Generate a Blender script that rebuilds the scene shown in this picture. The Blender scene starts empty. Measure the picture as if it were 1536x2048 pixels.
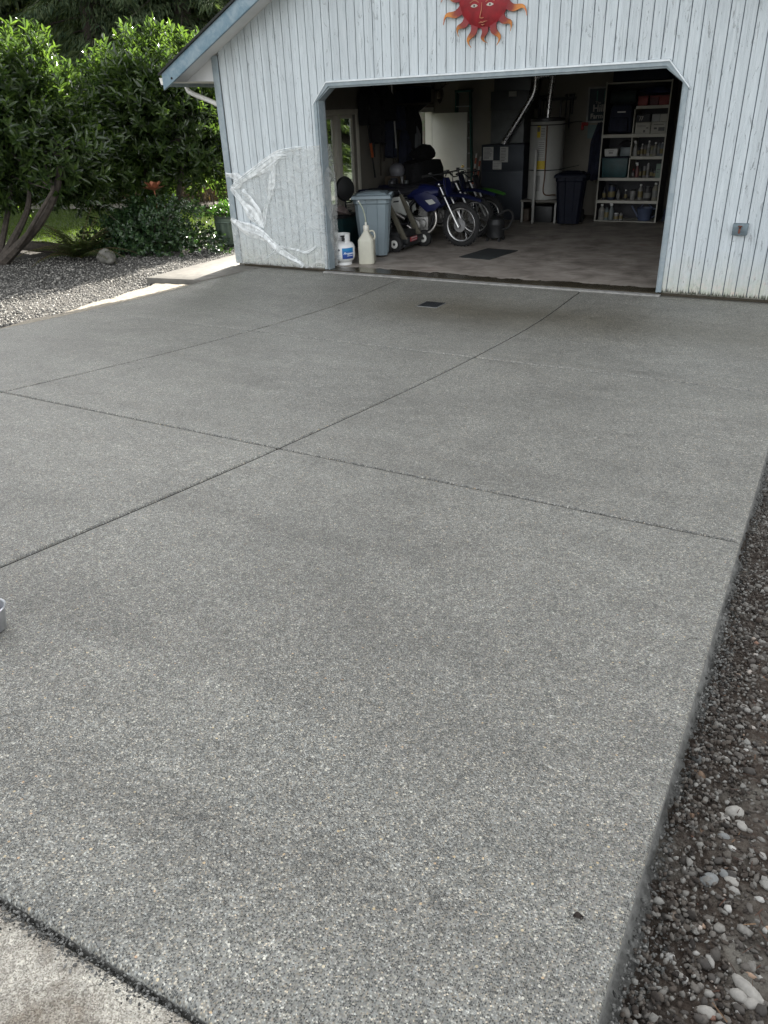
import bpy, bmesh, math, random
import numpy as np
from mathutils import Vector, Matrix, Quaternion
from math import radians, sin, cos, pi

S = bpy.context.scene
COL = S.collection
random.seed(7)
RNG = np.random.default_rng(7)

# ---------------------------------------------------------------- camera
cam_d = bpy.data.cameras.new('camera')
cam = bpy.data.objects.new('camera', cam_d)
COL.objects.link(cam)
cr = Vector((0.87110154, 0.48973192, -0.03667095))
cu = Vector((-0.20295469, 0.42698496, 0.88118854))
cf = Vector((-0.4472041, 0.76016215, -0.47134064))
CAM = Vector((6.5686, -9.7405, 2.0807))
cam.matrix_world = Matrix(((cr.x, cu.x, -cf.x, CAM.x), (cr.y, cu.y, -cf.y, CAM.y),
                           (cr.z, cu.z, -cf.z, CAM.z), (0, 0, 0, 1)))
cam_d.sensor_fit = 'VERTICAL'
cam_d.sensor_height = 24
cam_d.sensor_width = 18
cam_d.lens = 17.583
cam_d.clip_start = 0.05
cam_d.clip_end = 500
S.camera = cam

# ---------------------------------------------------------------- sky, sun, exposure
SUN_DIR = Vector((0.32, -2.1, -1.0)).normalized()      # the way the light travels
W = bpy.data.worlds.new('World')
S.world = W
W.use_nodes = True
nt = W.node_tree
sky = nt.nodes.new('ShaderNodeTexSky')
sky.sky_type = 'NISHITA'
sky.sun_disc = False
sky.sun_elevation = math.asin(-SUN_DIR.z)
sky.sun_rotation = math.atan2(-SUN_DIR.x, -SUN_DIR.y)
sky.air_density = 1.0
sky.dust_density = 2.5
bg = nt.nodes['Background']
hs = nt.nodes.new('ShaderNodeHueSaturation')          # thin bright cloud: a paler sky
hs.inputs['Saturation'].default_value = 0.15
nt.links.new(sky.outputs[0], hs.inputs['Color'])
nt.links.new(hs.outputs[0], bg.inputs[0])
bg.inputs[1].default_value = 0.12
sl = bpy.data.lights.new('sun', 'SUN')
sl.energy = 5.0
sl.angle = radians(0.5)
sl.color = (1.0, 0.94, 0.84)
so = bpy.data.objects.new('sun', sl)
so.rotation_euler = SUN_DIR.to_track_quat('-Z', 'Y').to_euler()
so.location = (0, 0, 30)
COL.objects.link(so)
S.view_settings.view_transform = 'Standard'
S.view_settings.look = 'None'
S.view_settings.exposure = 2.3
S.view_settings.gamma = 1.0
S.render.engine = 'CYCLES'
S.cycles.use_denoising = True
S.cycles.denoising_prefilter = 'NONE'
S.cycles.max_bounces = 8
S.cycles.diffuse_bounces = 5
S.cycles.transparent_max_bounces = 12
S.cycles.caustics_reflective = False
S.cycles.caustics_refractive = False

# ---------------------------------------------------------------- helpers
def tag(o, label=None, cat=None, group=None, kind=None):
    if label: o['label'] = label
    if cat: o['category'] = cat
    if group: o['group'] = group
    if kind: o['kind'] = kind
    return o

def thing(name, loc, label, cat, group=None, rz=0.0):
    o = bpy.data.objects.new(name, None)
    COL.objects.link(o)
    o.location = loc
    o.rotation_euler = (0, 0, rz)
    o.empty_display_size = 0.1
    return tag(o, label, cat, group)

def link(name, me, parent=None, m=None):
    o = bpy.data.objects.new(name, me)
    COL.objects.link(o)
    if m is not None:
        me.materials.append(m)
    if parent is not None:
        o.parent = parent
    return o

def mesh_np(name, verts, faces, smooth=False):
    """verts (n,3) array, faces (m,k) int array with one k"""
    verts = np.asarray(verts, np.float32)
    faces = np.asarray(faces, np.int32)
    me = bpy.data.meshes.new(name)
    k = faces.shape[1]
    me.vertices.add(len(verts))
    me.vertices.foreach_set('co', verts.ravel())
    me.loops.add(faces.size)
    me.loops.foreach_set('vertex_index', faces.ravel())
    me.polygons.add(len(faces))
    me.polygons.foreach_set('loop_start', np.arange(0, faces.size, k, dtype=np.int32))
    me.polygons.foreach_set('loop_total', np.full(len(faces), k, np.int32))
    me.update(calc_edges=True)
    me.validate()
    if smooth:
        me.polygons.foreach_set('use_smooth', np.ones(len(faces), bool))
    return me

class MB:
    """collects shapes, build() links them as one mesh object"""
    def __init__(s):
        s.v = []; s.f = []; s.sm = []
    def add(s, vs, fs, smooth=False):
        n = len(s.v)
        s.v += [tuple(v) for v in vs]
        s.f += [tuple(i + n for i in f) for f in fs]
        s.sm += [smooth] * len(fs)
        return s
    def box(s, c, d, rz=0.0, rot=None, taper=1.0):
        m = rot if rot is not None else Matrix.Rotation(rz, 3, 'Z')
        vs = []
        for z in (-.5, .5):
            t = 1.0 if z < 0 else taper
            for x, y in ((-.5, -.5), (.5, -.5), (.5, .5), (-.5, .5)):
                vs.append(Vector(c) + m @ Vector((x * d[0] * t, y * d[1] * t, z * d[2])))
        return s.add(vs, [(3, 2, 1, 0), (4, 5, 6, 7), (0, 1, 5, 4), (1, 2, 6, 5), (2, 3, 7, 6), (3, 0, 4, 7)])
    def b2(s, a, b):
        return s.box([(a[i] + b[i]) / 2 for i in range(3)], [abs(b[i] - a[i]) for i in range(3)])
    def bar(s, a, b, w, h, up=(0, 0, 1)):
        a = Vector(a); b = Vector(b); d = b - a; L = d.length; d.normalize()
        u = Vector(up); x = d.cross(u)
        if x.length < 1e-4: x = d.cross(Vector((1, 0, 0)))
        x.normalize(); y = x.cross(d)
        m = Matrix((d, x, y)).transposed()
        return s.box((a + b) / 2, (L, w, h), rot=m)
    def tube(s, pts, r, n=8, smooth=True, close=False):
        pts = [Vector(p) for p in pts]
        rs = r if isinstance(r, (list, tuple)) else [r] * len(pts)
        vs = []; fs = []
        N = len(pts); px = None
        for i, p in enumerate(pts):
            if close:
                d = pts[(i + 1) % N] - pts[i - 1]
            else:
                d = pts[min(i + 1, N - 1)] - pts[max(i - 1, 0)]
            d.normalize()
            if px is None:
                px = d.cross(Vector((0, 0, 1)))
                if px.length < 1e-3: px = d.cross(Vector((1, 0, 0)))
            px = px - d * px.dot(d); px.normalize()
            py = d.cross(px)
            for k in range(n):
                a = 2 * pi * k / n
                vs.append(p + px * (cos(a) * rs[i]) + py * (sin(a) * rs[i]))
        M = N if close else N - 1
        for i in range(M):
            j = (i + 1) % N
            for k in range(n):
                l = (k + 1) % n
                fs.append((i * n + k, i * n + l, j * n + l, j * n + k))
        if not close:
            fs.append(tuple(range(n - 1, -1, -1)))
            fs.append(tuple((N - 1) * n + k for k in range(n)))
        return s.add(vs, fs, smooth)
    def lathe(s, prof, c=(0, 0, 0), n=20, rot=None, smooth=True, sx=1.0, sy=1.0):
        """prof: list of (r, z); closed at the ends"""
        m = rot if rot is not None else Matrix.Identity(3)
        vs = []; fs = []
        for r, z in prof:
            for k in range(n):
                a = 2 * pi * k / n
                vs.append(Vector(c) + m @ Vector((r * cos(a) * sx, r * sin(a) * sy, z)))
        N = len(prof)
        for i in range(N - 1):
            for k in range(n):
                l = (k + 1) % n
                fs.append((i * n + k, i * n + l, (i + 1) * n + l, (i + 1) * n + k))
        fs.append(tuple(range(n - 1, -1, -1)))
        fs.append(tuple((N - 1) * n + k for k in range(n)))
        return s.add(vs, fs, smooth)
    def cyl(s, a, b, r, n=16, r2=None):
        return s.tube([a, b], [r, r if r2 is None else r2], n, True)
    def prism(s, poly, f0, f1):
        """poly: 2-D outline; f0, f1 map (u, v) to the two end faces"""
        n = len(poly)
        vs = [f0(*p) for p in poly] + [f1(*p) for p in poly]
        fs = [tuple(range(n - 1, -1, -1)), tuple(range(n, 2 * n))]
        fs += [(i, (i + 1) % n, n + (i + 1) % n, n + i) for i in range(n)]
        return s.add(vs, fs)
    def xz(s, poly, y0, y1):
        return s.prism(poly, lambda u, v: (u, y0, v), lambda u, v: (u, y1, v))
    def yz(s, poly, x0, x1):
        return s.prism(poly, lambda u, v: (x0, u, v), lambda u, v: (x1, u, v))
    def xy(s, poly, z0, z1):
        return s.prism(poly, lambda u, v: (u, v, z0), lambda u, v: (u, v, z1))
    def blob(s, c, r, n=10, jit=0.15, seed=0):
        rr = random.Random(seed)
        bm = bmesh.new()
        bmesh.ops.create_icosphere(bm, subdivisions=2, radius=1.0)
        vs = []
        ph = [rr.uniform(0, 6.28) for _ in range(6)]
        for v in bm.verts:
            k = 1 + jit * (sin(3 * v.co.x + ph[0]) * sin(2.3 * v.co.y + ph[1]) + .6 * sin(5 * v.co.z + ph[2] + 2 * v.co.x)) + rr.uniform(-.3, .3) * jit
            vs.append((c[0] + v.co.x * r[0] * k, c[1] + v.co.y * r[1] * k, c[2] + v.co.z * r[2] * k))
        fs = [[v.index for v in f.verts] for f in bm.faces]
        bm.free()
        return s.add(vs, fs, True)
    def build(s, name, m, parent=None, world=True, bevel=0.0, smooth=None, seg=2):
        me = bpy.data.meshes.new(name)
        off = parent.location if (parent is not None and world and parent.parent is None) else Vector((0, 0, 0))
        if parent is not None and world and parent.parent is not None:
            off = parent.parent.location
        vs = [(v[0] - off[0], v[1] - off[1], v[2] - off[2]) for v in s.v]
        me.from_pydata(vs, [], s.f)
        bm = bmesh.new(); bm.from_mesh(me)
        bm.faces.ensure_lookup_table()
        for i, f in enumerate(bm.faces): f.smooth = s.sm[i] if smooth is None else smooth
        bmesh.ops.recalc_face_normals(bm, faces=bm.faces[:])
        if bevel > 0:
            es = [e for e in bm.edges if len(e.link_faces) == 2 and e.calc_face_angle(0) > 0.6]
            bmesh.ops.bevel(bm, geom=es, offset=bevel, offset_type='OFFSET', segments=seg, profile=0.5, affect='EDGES', clamp_overlap=True)
            for f in bm.faces: f.smooth = True
        if bevel > 0 or (smooth is None and any(s.sm)) or smooth:
            for e in bm.edges:
                if len(e.link_faces) == 2 and e.calc_face_angle(0) > 0.7: e.smooth = False
        bm.to_mesh(me); bm.free()
        return link(name, me, parent, m)

def one(name, mb, m, label, cat, group=None, bevel=0.0, loc=None, smooth=None):
    """a thing that is a single mesh; origin put at loc"""
    if loc is not None:
        mb.v = [(v[0] - loc[0], v[1] - loc[1], v[2] - loc[2]) for v in mb.v]
    o = mb.build(name, m, None, bevel=bevel, smooth=smooth)
    if loc is not None: o.location = loc
    return tag(o, label, cat, group)

def lerp_pts(pts, n):
    """Catmull-Rom through pts"""
    P = [Vector(p) for p in pts]
    P = [P[0] * 2 - P[1]] + P + [P[-1] * 2 - P[-2]]
    out = []
    for i in range(1, len(P) - 2):
        for k in range(n):
            t = k / n
            a, b, c, d = P[i - 1], P[i], P[i + 1], P[i + 2]
            out.append(0.5 * ((2 * b) + (c - a) * t + (2 * a - 5 * b + 4 * c - d) * t * t + (3 * b - a - 3 * c + d) * t ** 3))
    out.append(P[-2])
    return out

def text(name, s, size, loc, rot, m, parent=None, extrude=0.0008, align='CENTER', shear=0.0, bold=0.0):
    cu_ = bpy.data.curves.new(name, 'FONT')
    cu_.body = s; cu_.size = size; cu_.extrude = extrude
    cu_.align_x = align; cu_.align_y = 'CENTER'; cu_.shear = shear; cu_.offset = bold
    cu_.resolution_u = 3
    o = bpy.data.objects.new(name + '_src', cu_)
    COL.objects.link(o)
    dg = bpy.context.evaluated_depsgraph_get()
    me = bpy.data.meshes.new_from_object(o.evaluated_get(dg))
    bpy.data.objects.remove(o)
    me.name = name
    r = link(name, me, parent, m)
    if not me.materials or me.materials[0] is None:
        me.materials.clear(); me.materials.append(m)
    off = Vector((0, 0, 0))
    if parent is not None:
        off = parent.location if parent.parent is None else parent.parent.location
    r.location = Vector(loc) - off
    r.rotation_euler = rot
    return r

# ---------------------------------------------------------------- materials
def nodes(name):
    m = bpy.data.materials.new(name)
    m.use_nodes = True
    t = m.node_tree
    return m, t, t.nodes['Principled BSDF'], t.nodes, t.links

def rampn(N, stops, interp='LINEAR'):
    r = N.new('ShaderNodeValToRGB')
    r.color_ramp.interpolation = interp
    e = r.color_ramp.elements
    while len(e) < len(stops): e.new(0.5)
    for i, (p, c) in enumerate(stops):
        e[i].position = p
        e[i].color = (c, c, c, 1) if isinstance(c, (int, float)) else (*c, 1)
    return r

def noise(N, L, src, scale, detail=4, rough=0.55, dist=0.0, dim='3D'):
    n = N.new('ShaderNodeTexNoise')
    n.noise_dimensions = dim
    n.inputs['Scale'].default_value = scale
    n.inputs['Detail'].default_value = detail
    n.inputs['Roughness'].default_value = rough
    n.inputs['Distortion'].default_value = dist
    L.new(src, n.inputs['Vector'])
    return n

def mixc(N, L, fac, a, b, mode='MIX'):
    x = N.new('ShaderNodeMix'); x.data_type = 'RGBA'; x.blend_type = mode
    for sock, v in ((x.inputs[0], fac), (x.inputs[6], a), (x.inputs[7], b)):
        if isinstance(v, (int, float)): sock.default_value = v
        elif isinstance(v, tuple): sock.default_value = (*v, 1) if len(v) == 3 else v
        else: L.new(v, sock)
    return x.outputs[2]

def math_(N, L, op, a, b=None, clamp=False):
    x = N.new('ShaderNodeMath'); x.operation = op; x.use_clamp = clamp
    for i, v in enumerate((a, b)):
        if v is None: continue
        if isinstance(v, (int, float)): x.inputs[i].default_value = v
        else: L.new(v, x.inputs[i])
    return x.outputs[0]

def bump(N, L, B, height, strength, dist):
    b = N.new('ShaderNodeBump')
    b.inputs['Strength'].default_value = strength
    b.inputs['Distance'].default_value = dist
    L.new(height, b.inputs['Height'])
    L.new(b.outputs[0], B.inputs['Normal'])
    return b

_cache = {}
def M(name, col, rough=0.55, metal=0.0, var=0.25, scale=6.0, bmp=0.0, spec=0.5, coat=0.0):
    if name in _cache: return _cache[name]
    m, t, B, N, L = nodes(name)
    tc = N.new('ShaderNodeTexCoord')
    n = noise(N, L, tc.outputs['Object'], scale, 5, 0.6)
    r = rampn(N, [(0.3, 0.0), (0.7, 1.0)])
    L.new(n.outputs['Fac'], r.inputs[0])
    c = mixc(N, L, r.outputs[0], tuple(x * (1 - var) for x in col), tuple(min(1, x * (1 + var)) for x in col))
    L.new(c, B.inputs['Base Color'])
    n2 = noise(N, L, tc.outputs['Object'], scale * 3.1, 3)
    rr = math_(N, L, 'MULTIPLY_ADD', n2.outputs['Fac'], 0.3)
    N[rr.node.name].inputs[2].default_value = rough - 0.15
    L.new(rr, B.inputs['Roughness'])
    B.inputs['Metallic'].default_value = metal
    B.inputs['Specular IOR Level'].default_value = spec
    B.inputs['Coat Weight'].default_value = coat
    if bmp > 0: bump(N, L, B, n2.outputs['Fac'], 0.4, bmp)
    _cache[name] = m
    return m

def leaf_mat(name, c1, c2, rough=0.35, trans=0.35, spec=0.5, tcol=None):
    if name in _cache: return _cache[name]
    m, t, B, N, L = nodes(name)
    g = N.new('ShaderNodeNewGeometry')
    r = rampn(N, [(0.0, c1), (1.0, c2)])
    L.new(g.outputs['Random Per Island'], r.inputs[0])
    L.new(r.outputs[0], B.inputs['Base Color'])
    B.inputs['Roughness'].default_value = rough
    B.inputs['Specular IOR Level'].default_value = spec
    tr = N.new('ShaderNodeBsdfTranslucent')
    if tcol: tr.inputs[0].default_value = (*tcol, 1)
    else:
        tb = mixc(N, L, 1.0, r.outputs[0], (1.6, 1.7, 0.7), 'MULTIPLY')
        L.new(tb, tr.inputs[0])
    mx = N.new('ShaderNodeMixShader')
    mx.inputs[0].default_value = trans
    L.new(B.outputs[0], mx.inputs[1]); L.new(tr.outputs[0], mx.inputs[2])
    L.new(mx.outputs[0], N['Material Output'].inputs[0])
    _cache[name] = m
    return m
# ================================================================ SETTING
ZK_Y = np.array([-13.0, -9.45, -6.45, -3.487, -1.743, 0.0, 3.0])
ZK_Z = np.array([1.06, 0.655, 0.313, 0.0554, -0.0357, -0.0289, -0.03])
def slab_z(y):
    """smooth fall of the driveway towards the drain (cubic Hermite through the knots)"""
    y = np.clip(np.asarray(y, float), -12.9, 2.9)
    s = np.gradient(ZK_Z, ZK_Y)
    i = np.clip(np.searchsorted(ZK_Y, y, 'right') - 1, 0, len(ZK_Y) - 2)
    h = ZK_Y[i + 1] - ZK_Y[i]; t = (y - ZK_Y[i]) / h
    return ((2 * t**3 - 3 * t**2 + 1) * ZK_Z[i] + (t**3 - 2 * t**2 + t) * h * s[i]
            + (-2 * t**3 + 3 * t**2) * ZK_Z[i + 1] + (t**3 - t**2) * h * s[i + 1])

def vnoise(x, y, f, seed=0):
    """cheap smooth value noise in numpy"""
    x = np.asarray(x, float) * f + seed * 13.7; y = np.asarray(y, float) * f + seed * 7.3
    def hsh(a, b): 
        v = np.sin(a * 127.1 + b * 311.7 + seed) * 43758.5453
        return v - np.floor(v)
    xi, yi = np.floor(x), np.floor(y); u, v = x - xi, y - yi
    u = u * u * (3 - 2 * u); v = v * v * (3 - 2 * v)
    return (hsh(xi, yi) * (1 - u) + hsh(xi + 1, yi) * u) * (1 - v) + (hsh(xi, yi + 1) * (1 - u) + hsh(xi + 1, yi + 1) * u) * v

def grid_mesh(name, X, Y, Z, smooth=True):
    """X, Y, Z arrays (ny, nx)"""
    ny, nx = X.shape
    v = np.stack([X, Y, Z], -1).reshape(-1, 3)
    a = np.arange(ny * nx).reshape(ny, nx)
    f = np.stack([a[:-1, :-1], a[:-1, 1:], a[1:, 1:], a[1:, :-1]], -1).reshape(-1, 4)
    return mesh_np(name, v, f, smooth)

# ---- materials of the setting
def mat_aggregate():
    m, t, B, N, L = nodes('exposed_aggregate')
    g = N.new('ShaderNodeTexCoord'); P = g.outputs['Object']
    def vor(scale, feat='F1'):
        v = N.new('ShaderNodeTexVoronoi'); v.voronoi_dimensions = '2D'; v.feature = feat
        v.inputs['Scale'].default_value = scale; v.inputs['Randomness'].default_value = 1.0
        L.new(P, v.inputs['Vector']); return v
    v1 = vor(250)
    sp = N.new('ShaderNodeSeparateColor'); L.new(v1.outputs['Color'], sp.inputs[0])
    stone = rampn(N, [(0.0, (.018, .019, .018)), (.24, (.055, .056, .052)), (.42, (.135, .135, .124)), (.68, (.215, .214, .196)), (.88, (.30, .296, .27)), (.97, (.50, .48, .43))])
    L.new(sp.outputs[0], stone.inputs[0])
    tint = rampn(N, [(0.0, (.92, .98, 1.05)), (.6, (1, 1, .98)), (.85, (1.05, .99, .9)), (1.0, (1.12, .96, .78))])
    L.new(sp.outputs[1], tint.inputs[0])
    stc = mixc(N, L, 1.0, stone.outputs[0], tint.outputs[0], 'MULTIPLY')
    mask = rampn(N, [(.36, 1.0), (.62, 0.0)])
    L.new(v1.outputs['Distance'], mask.inputs[0])
    nz = noise(N, L, P, 420, 2, .6)
    mt = rampn(N, [(.3, (.14, .139, .127)), (.7, (.23, .227, .207))])
    L.new(nz.outputs['Fac'], mt.inputs[0])
    c = mixc(N, L, mask.outputs[0], mt.outputs[0], stc)
    # sparse larger pale pebbles
    v2 = vor(100)
    sp2 = N.new('ShaderNodeSeparateColor'); L.new(v2.outputs['Color'], sp2.inputs[0])
    pk = math_(N, L, 'GREATER_THAN', sp2.outputs[0], .975)
    near = rampn(N, [(.27, 1.0), (.36, 0.0)]); L.new(v2.outputs['Distance'], near.inputs[0])
    pm = math_(N, L, 'MULTIPLY', pk, near.outputs[0])
    pc = rampn(N, [(0.0, (.52, .51, .46)), (.6, (.46, .435, .36)), (.8, (.50, .40, .24)), (1.0, (.45, .30, .2))])
    L.new(sp2.outputs[1], pc.inputs[0])
    c = mixc(N, L, pm, c, pc.outputs[0])
    # broad blotches: washed lighter patches and damp darker ones
    nb = noise(N, L, P, .9, 4, .6, .4)
    br = rampn(N, [(.28, .80), (.45, .96), (.55, 1.0), (.72, 1.13)]); L.new(nb.outputs['Fac'], br.inputs[0])
    c = mixc(N, L, 1.0, c, br.outputs[0], 'MULTIPLY')
    nb2 = noise(N, L, P, 6.0, 4, .65)
    br2 = rampn(N, [(.3, .88), (.7, 1.1)]); L.new(nb2.outputs['Fac'], br2.inputs[0])
    c = mixc(N, L, 1.0, c, br2.outputs[0], 'MULTIPLY')
    # clumps of lighter and darker stones
    nb3 = noise(N, L, P, 42, 5, .8)
    br3 = rampn(N, [(.34, .68), (.5, .98), (.66, 1.34)]); L.new(nb3.outputs['Fac'], br3.inputs[0])
    c = mixc(N, L, 1.0, c, br3.outputs[0], 'MULTIPLY')
    # wash marks left by the hose and broom
    mpw = N.new('ShaderNodeMapping'); mpw.inputs['Scale'].default_value = (.35, 1.3, 1); mpw.inputs['Rotation'].default_value = (0, 0, .3); L.new(P, mpw.inputs[0])
    nw = noise(N, L, mpw.outputs[0], 1.6, 6, .6, 1.4)
    bw = rampn(N, [(.34, (.99, .98, .955)), (.5, (1.09, 1.085, 1.06)), (.68, (1.16, 1.16, 1.135))]); L.new(nw.outputs['Fac'], bw.inputs[0])
    c = mixc(N, L, 1.0, c, bw.outputs[0], 'MULTIPLY')
    # damp silt along the low line by the drain
    s = N.new('ShaderNodeSeparateXYZ'); L.new(P, s.inputs[0])
    wob = noise(N, L, P, .8, 4, .6)
    yy = math_(N, L, 'ADD', s.outputs[1], math_(N, L, 'MULTIPLY', wob.outputs['Fac'], .9))
    d = math_(N, L, 'ABSOLUTE', math_(N, L, 'ADD', yy, 1.05))
    dm = rampn(N, [(.1, 1.0), (1.0, 0.0)]); L.new(d, dm.inputs[0])
    xr = rampn(N, [(.0, 0.1), (.25, .35), (.42, 1.0), (1.0, .6)])
    L.new(math_(N, L, 'MULTIPLY', s.outputs[0], .16), xr.inputs[0])
    damp = math_(N, L, 'MULTIPLY', math_(N, L, 'MULTIPLY', dm.outputs[0], xr.outputs[0]), .8)
    c = mixc(N, L, damp, c, mixc(N, L, 1.0, c, (.58, .53, .44), 'MULTIPLY'))
    L.new(c, B.inputs['Base Color'])
    rg = rampn(N, [(0.0, .50), (1.0, .34)]); L.new(damp, rg.inputs[0])
    L.new(rg.outputs[0], B.inputs['Roughness'])
    B.inputs['Specular IOR Level'].default_value = .62
    h = math_(N, L, 'SUBTRACT', 1.0, v1.outputs['Distance'])
    bump(N, L, B, h, .55, .004)
    return m
AGG = mat_aggregate()

def mat_ground(name, ramp1, scale, bmp, dist, extra=None, rough=.9):
    m, t, B, N, L = nodes(name)
    g = N.new('ShaderNodeTexCoord'); P = g.outputs['Object']
    n1 = noise(N, L, P, scale, 8, .7, .2)
    r = rampn(N, ramp1); L.new(n1.outputs['Fac'], r.inputs[0])
    c = r.outputs[0]
    if extra:
        n2 = noise(N, L, P, extra[0], 4, .6)
        r2 = rampn(N, [(extra[1], 0.0), (extra[2], 1.0)]); L.new(n2.outputs['Fac'], r2.inputs[0])
        c = mixc(N, L, r2.outputs[0], c, extra[3])
    L.new(c, B.inputs['Base Color'])
    B.inputs['Roughness'].default_value = rough
    B.inputs['Specular IOR Level'].default_value = .25
    nf = noise(N, L, P, scale * 4, 6, .7)
    hh = math_(N, L, 'ADD', n1.outputs['Fac'], nf.outputs['Fac'])
    bump(N, L, B, hh, bmp, dist)
    return m
GROUND = mat_ground('earth', [(.3, (.03, .024, .018)), (.55, (.06, .048, .034)), (.8, (.09, .075, .055))], 5, .8, .03, (1.2, .45, .6, (.035, .05, .018)))
SOIL = mat_ground('wet_soil', [(.28, (.016, .012, .009)), (.45, (.05, .037, .028)), (.6, (.10, .085, .07)), (.78, (.18, .17, .15))], 26, .9, .012, (4.5, .52, .66, (.17, .158, .135)))
SLUMP = mat_ground('concrete_spill', [(.28, (.08, .08, .074)), (.5, (.20, .20, .187)), (.74, (.33, .33, .31))], 22, .9, .012)
GRAVBASE = mat_ground('gravel_bed_base', [(.3, (.035, .032, .028)), (.6, (.08, .076, .068)), (.85, (.13, .124, .112))], 30, 1.0, .02)
SAND = mat_ground('pale_sand', [(.25, (.17, .15, .12)), (.55, (.28, .25, .20)), (.8, (.40, .36, .29))], 26, .9, .006)
LAWN = mat_ground('lawn_soil', [(.3, (.022, .036, .008)), (.6, (.045, .066, .013)), (.8, (.06, .08, .018))], 14, .9, .02)
PATHM = mat_ground('path_gravel', [(.3, (.12, .11, .09)), (.7, (.2, .185, .16))], 20, .5, .01)
def mat_old():
    m, t, B, N, L = nodes('old_concrete')
    g = N.new('ShaderNodeTexCoord'); P = g.outputs['Object']
    v = N.new('ShaderNodeTexVoronoi'); v.voronoi_dimensions = '2D'; v.inputs['Scale'].default_value = 400; L.new(P, v.inputs['Vector'])
    sp = N.new('ShaderNodeSeparateColor'); L.new(v.outputs['Color'], sp.inputs[0])
    r = rampn(N, [(0, (.20, .185, .155)), (.3, (.33, .31, .27)), (.6, (.46, .44, .39)), (1, (.62, .60, .54))]); L.new(sp.outputs[0], r.inputs[0])
    n = noise(N, L, P, 55, 8, .8); r2 = rampn(N, [(.32, .6), (.5, .95), (.68, 1.3)]); L.new(n.outputs['Fac'], r2.inputs[0])
    c = mixc(N, L, 1.0, r.outputs[0], r2.outputs[0], 'MULTIPLY')
    n2 = noise(N, L, P, 6, 5, .65, .5); r3 = rampn(N, [(.36, (.55, .50, .45)), (.5, (.95, .93, .90)), (.66, (1.25, 1.24, 1.2))]); L.new(n2.outputs['Fac'], r3.inputs[0])
    c = mixc(N, L, 1.0, c, r3.outputs[0], 'MULTIPLY')
    L.new(c, B.inputs['Base Color']); B.inputs['Roughness'].default_value = .85
    bump(N, L, B, math_(N, L, 'ADD', n.outputs['Fac'], sp.outputs[0]), .8, .004)
    return m
OLDCON = mat_old()
PLAINCON = M('step_concrete', (.14, .132, .115), .8, var=.22, scale=9, bmp=.004)

# ---- the sheet of ground out to the trees
gx = np.concatenate([np.linspace(-90, -14, 20), np.linspace(-13, 12, 90), np.linspace(14, 90, 20)])
gy = np.concatenate([np.linspace(-60, -14, 14), np.linspace(-13, 20, 110), np.linspace(22, 120, 24)])
GX, GY = np.meshgrid(gx, gy)
GZ = slab_z(GY) - .34 + .05 * (vnoise(GX, GY, .5, 3) - .5)
GZ = GZ + .55 * np.clip(np.maximum(GY - 26 - .3 * (GX + 20), (-GX - 30) * .8), 0, 40)      # wooded slope behind the yard
GZ = np.where((GX > -11) & (GX < 7.5) & (GY > -12) & (GY < 8.5), GZ - .1, GZ)
og = link('ground', grid_mesh('ground', GX, GY, GZ), None, GROUND); tag(og, kind='structure')

# ---- driveway of exposed aggregate with tooled joints
J1, J2, EX = 3.9132, 1.3366, 6.4846
A_, B_ = -6.4505, -3.4865
YN = -9.262
def joint_offsets(j): return [j - .022, j - .013, j - .0085, j - .006, j + .006, j + .0085, j + .013, j + .022]
JP = np.array([0, -.002, -.010, -.030, -.030, -.010, -.002, 0])
def joint_profile(t, js, w):
    z = np.zeros_like(t)
    for j, k in zip(js, w):
        z = np.minimum(z, np.interp(t - j, [-.022, -.013, -.0085, -.006, .006, .0085, .013, .022], JP * k))
    return z
xs = sorted(set(np.round(np.concatenate([np.linspace(-1.3, EX - .03, 70), joint_offsets(J1), joint_offsets(J2), [EX - .012, EX - .004, EX]]), 4)))
ys = sorted(set(np.round(np.concatenate([np.linspace(YN + .05, 0.0, 110), joint_offsets(A_), joint_offsets(B_), [YN, YN + .006, YN + .016, YN + .03]]), 4)))
xs = np.array(xs); ys = np.array(ys)
SX, SY = np.meshgrid(xs, ys)
SZ = slab_z(SY)
SZ = SZ + np.minimum(joint_profile(SX, [J1, J2], [1, 1.05]), joint_profile(SY, [A_, B_], [1, 1.05]))
SZ = SZ - np.interp(SX, [EX - .03, EX - .012, EX - .004, EX], [0, .001, .003, .008])
SZ = SZ - np.interp(SY, [YN, YN + .006, YN + .016, YN + .03], [.014, .007, .002, 0])
LE_Y = np.array([-12, -4.75, -2.84, -1.25, -1.05, 0.0]); LE_X = np.array([-.85, -1.08, -1.29, -1.42, -1.40, -1.19])
XL = np.interp(SY, LE_Y, LE_X) + .012 * (vnoise(SY, SY * 0, 3, 5) - .5)
SX2 = np.where(SX < J2 - .023, (J2 - .023) + (SX - J2 + .023) * (J2 - .023 - XL) / (J2 - .023 + 1.3), SX)
# the near edge is laid a little out of square with the garage
NEARSLOPE = 0.03
SY2 = SY + np.where(SY < -8.2, (SY + 8.2) / (YN + 8.2) * NEARSLOPE * (SX2 - 5.6), 0)
ny, nx = SX.shape
top = np.stack([SX2, SY2, SZ], -1).reshape(-1, 3)
idx = np.arange(ny * nx).reshape(ny, nx)
F = np.stack([idx[:-1, :-1], idx[:-1, 1:], idx[1:, 1:], idx[1:, :-1]], -1).reshape(-1, 4)
ring = np.concatenate([idx[0, :], idx[1:, -1], idx[-1, -2::-1], idx[-2:0:-1, 0]])
low = top[ring].copy(); low[:, 2] -= .13
k0 = len(top); nr = len(ring)
side = np.stack([ring, np.roll(ring, -1), k0 + np.roll(np.arange(nr), -1), k0 + np.arange(nr)], -1)[:, ::-1]
dme = mesh_np('driveway', np.concatenate([top, low]), np.concatenate([F, side]), False)
drive = link('driveway', dme, None, AGG)
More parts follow.
